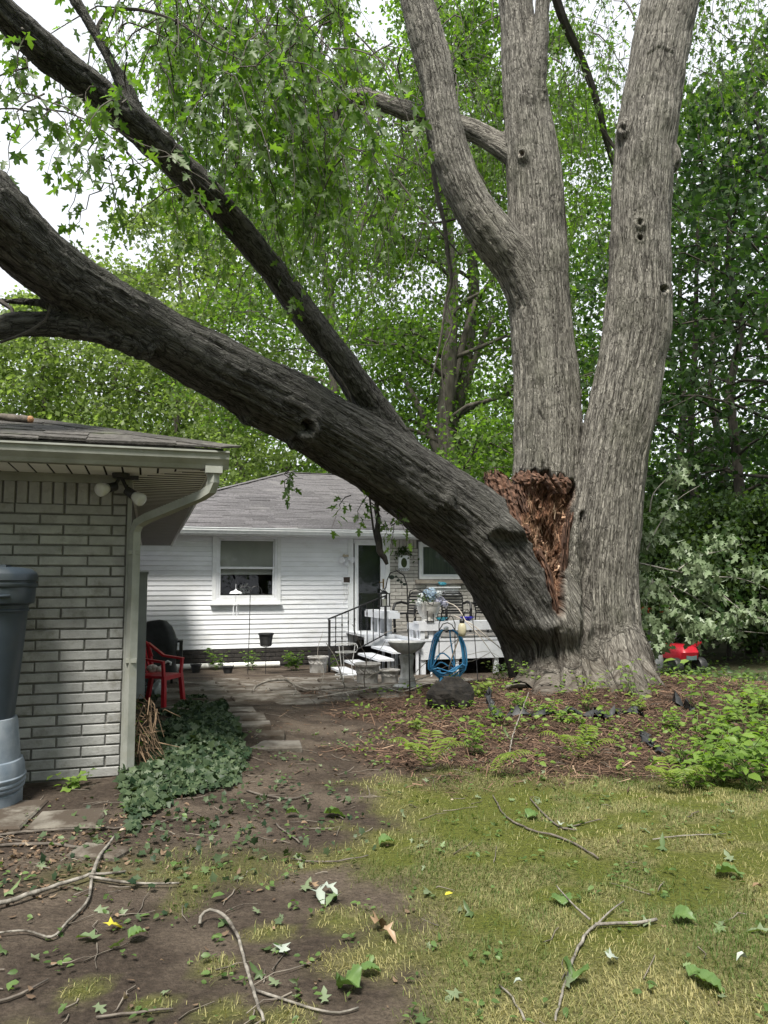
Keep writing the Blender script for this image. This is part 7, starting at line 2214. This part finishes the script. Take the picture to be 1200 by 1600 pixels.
for k, (lb, u, v, s_, kind, tp_, az, curl) in enumerate((
        ('big green leaf curled on the path below the pavers', 520, 1278, .23, 'green', BIGL, .2, 1.6), ('pale green leaf lying at the bottom of the lawn edge', 548, 1552, .17, 'green', BIGL, 2.4, 2.5), ('green leaf above it by the bottom edge', 575, 1526, .12, 'green', BIGL, .1, 1.0),
        ('grey green leaf upright on the middle of the lawn', 878, 1415, .15, 'green', BIGL, 1.4, 1.2), ('green leaf folded against the lichen spotted stick', 896, 1540, .15, 'green', BIGL, 1.2, 3.0), ('long green leaf at the right of the lawn', 1135, 1372, .20, 'green', BIGL, -.4, 1.8),
        ('green leaf right of the forked lawn stick', 1066, 1442, .15, 'green', BIGL, -.7, 1.5), ('green leaf near the bottom right', 1105, 1545, .17, 'green', BIGL, -.6, 1.2), ('small leaf left of the bottom right leaf', 1085, 1532, .10, 'green', BIGL, .3, 1.2),
        ('bright yellow green lobed leaf at the left on the dirt', 176, 1455, .13, 'yellow', MAPLE, .9, 1.2), ('blue green leaf left of the yellow one', 138, 1472, .15, 'green', MAPLE, 2.8, 1.0), ('green leaf right of the yellow one', 212, 1472, .12, 'green', BIGL, .6, 1.6),
        ('small bright yellow leaf on the lawn', 700, 1408, .065, 'yellow', OVAL, .4, 1.0), ('green leaf at the lawn edge of the path', 602, 1323, .15, 'green', BIGL, .3, 1.5), ('small white leaf on the lawn', 875, 1296, .07, 'silver', MAPLE, 1.2, 2), ('silvery leaf beside a dirt patch', 440, 1492, .12, 'silver', MAPLE, 2.0, 1.4),
        ('crumpled silvery leaf cluster on the dirt middle', 498, 1405, .15, 'silver', MAPLE, -1.2, 2.4), ('second silvery leaf of the cluster', 515, 1398, .13, 'silver', MAPLE, -.5, 2.2), ('green leaf among the silvery cluster', 520, 1412, .12, 'green', MAPLE, -2.2, 1.4), ('rusty brown leaf by the silvery cluster', 488, 1393, .09, 'brown', MAPLE, 2.1, 2.0),
        ('dry curled brown leaf at the lawn edge', 592, 1455, .13, 'brown', MAPLE, 1.0, 3.5), ('dry brown leaf below the curled one', 606, 1470, .11, 'brown', MAPLE, -.7, 3.0), ('green leaf near the middle of the dirt', 338, 1410, .10, 'green', OVAL, .5, 1), ('green leaf below the ivy', 275, 1360, .10, 'green', BIGL, 1.2, 1.2),
        ('grey leaf on the dirt right of the ivy', 455, 1278, .14, 'green', BIGL, .1, 2), ('pale leaf by the path edge', 830, 1280, .14, 'green', BIGL, .7, 1.4), ('small white leaf at the lower lawn', 808, 1552, .05, 'silver', OVAL, 0, 2), ('white leaf on the lawn right of the stick', 955, 1508, .09, 'silver', MAPLE, .5, 2),
        ('pale curled leaf at the right lawn', 1160, 1518, .07, 'silver', OVAL, 0, 3), ('orange brown leaf at the right picture edge', 1182, 1398, .08, 'brown', OVAL, .2, 2))):
    p = GG(u, v, .022)
    r = np.random.default_rng(k)
    V, T, a = leaves(np.array([[-.26 * s_, 0, 0]]), np.array([[1.0, 0, 0]]), np.array([[0, 0, 1.0]]), np.array([s_ * .66]), tp_, np.array([r.random()]), np.array([curl * 1.5]))
    V[:, 2] += .02 * np.sin(V[:, 0] * 40) * curl * .3 + .010 * curl + r.normal(size=len(V)) * .022 * s_
    o = put('fallen_leaf', np_mesh('fallen_leaf', V, T, LM[kind], {'r': np.clip((VEIN if len(a) == 55 else a) * .75 + r.random(len(a)) * .3 - .1, 0, 1)}, False), None, p, (r.uniform(-.2, .3), r.uniform(-.25, .25), az))
    tag(o, lb, 'leaf', gl_)
# unseen trees added around the camera to darken reflections and block low sky light
for k, (x, y, s_) in enumerate(((11, 3.5, 1.0), (7.5, -4, .9), (17, -3, 1.0), (13, -11, 1.1), (22, -13, 1.2), (-7, -8.5, 1.0), (-1, -11, 1.05), (5, -12, 1.0), (-13, -4, 1.0))):
    if k == 0:
        rt = tree('unseen_yard_tree', 'unseen leafy tree added to darken the house window', 'tree', (x, y, 0), 13, 1.5, 5.0, 9000, .22, MIDG, BFAR, 99, .3, 22, 'unseen trees added to darken glass and low sky')
    else:
        c = copy_tree(rt); c['label'] = 'leafy tree mirrored in the ' + ('house window, beside the first', 'door glass', 'door glass, deeper in', 'window right of the door', 'low sky behind the camera, left side', 'low sky behind the camera, middle', 'low sky behind the camera, right side', 'low sky behind the camera, far left')[k - 1]; c.location = (x, y, 0); c.rotation_euler = (0, 0, k * 1.7); c.scale = (s_, s_, s_)
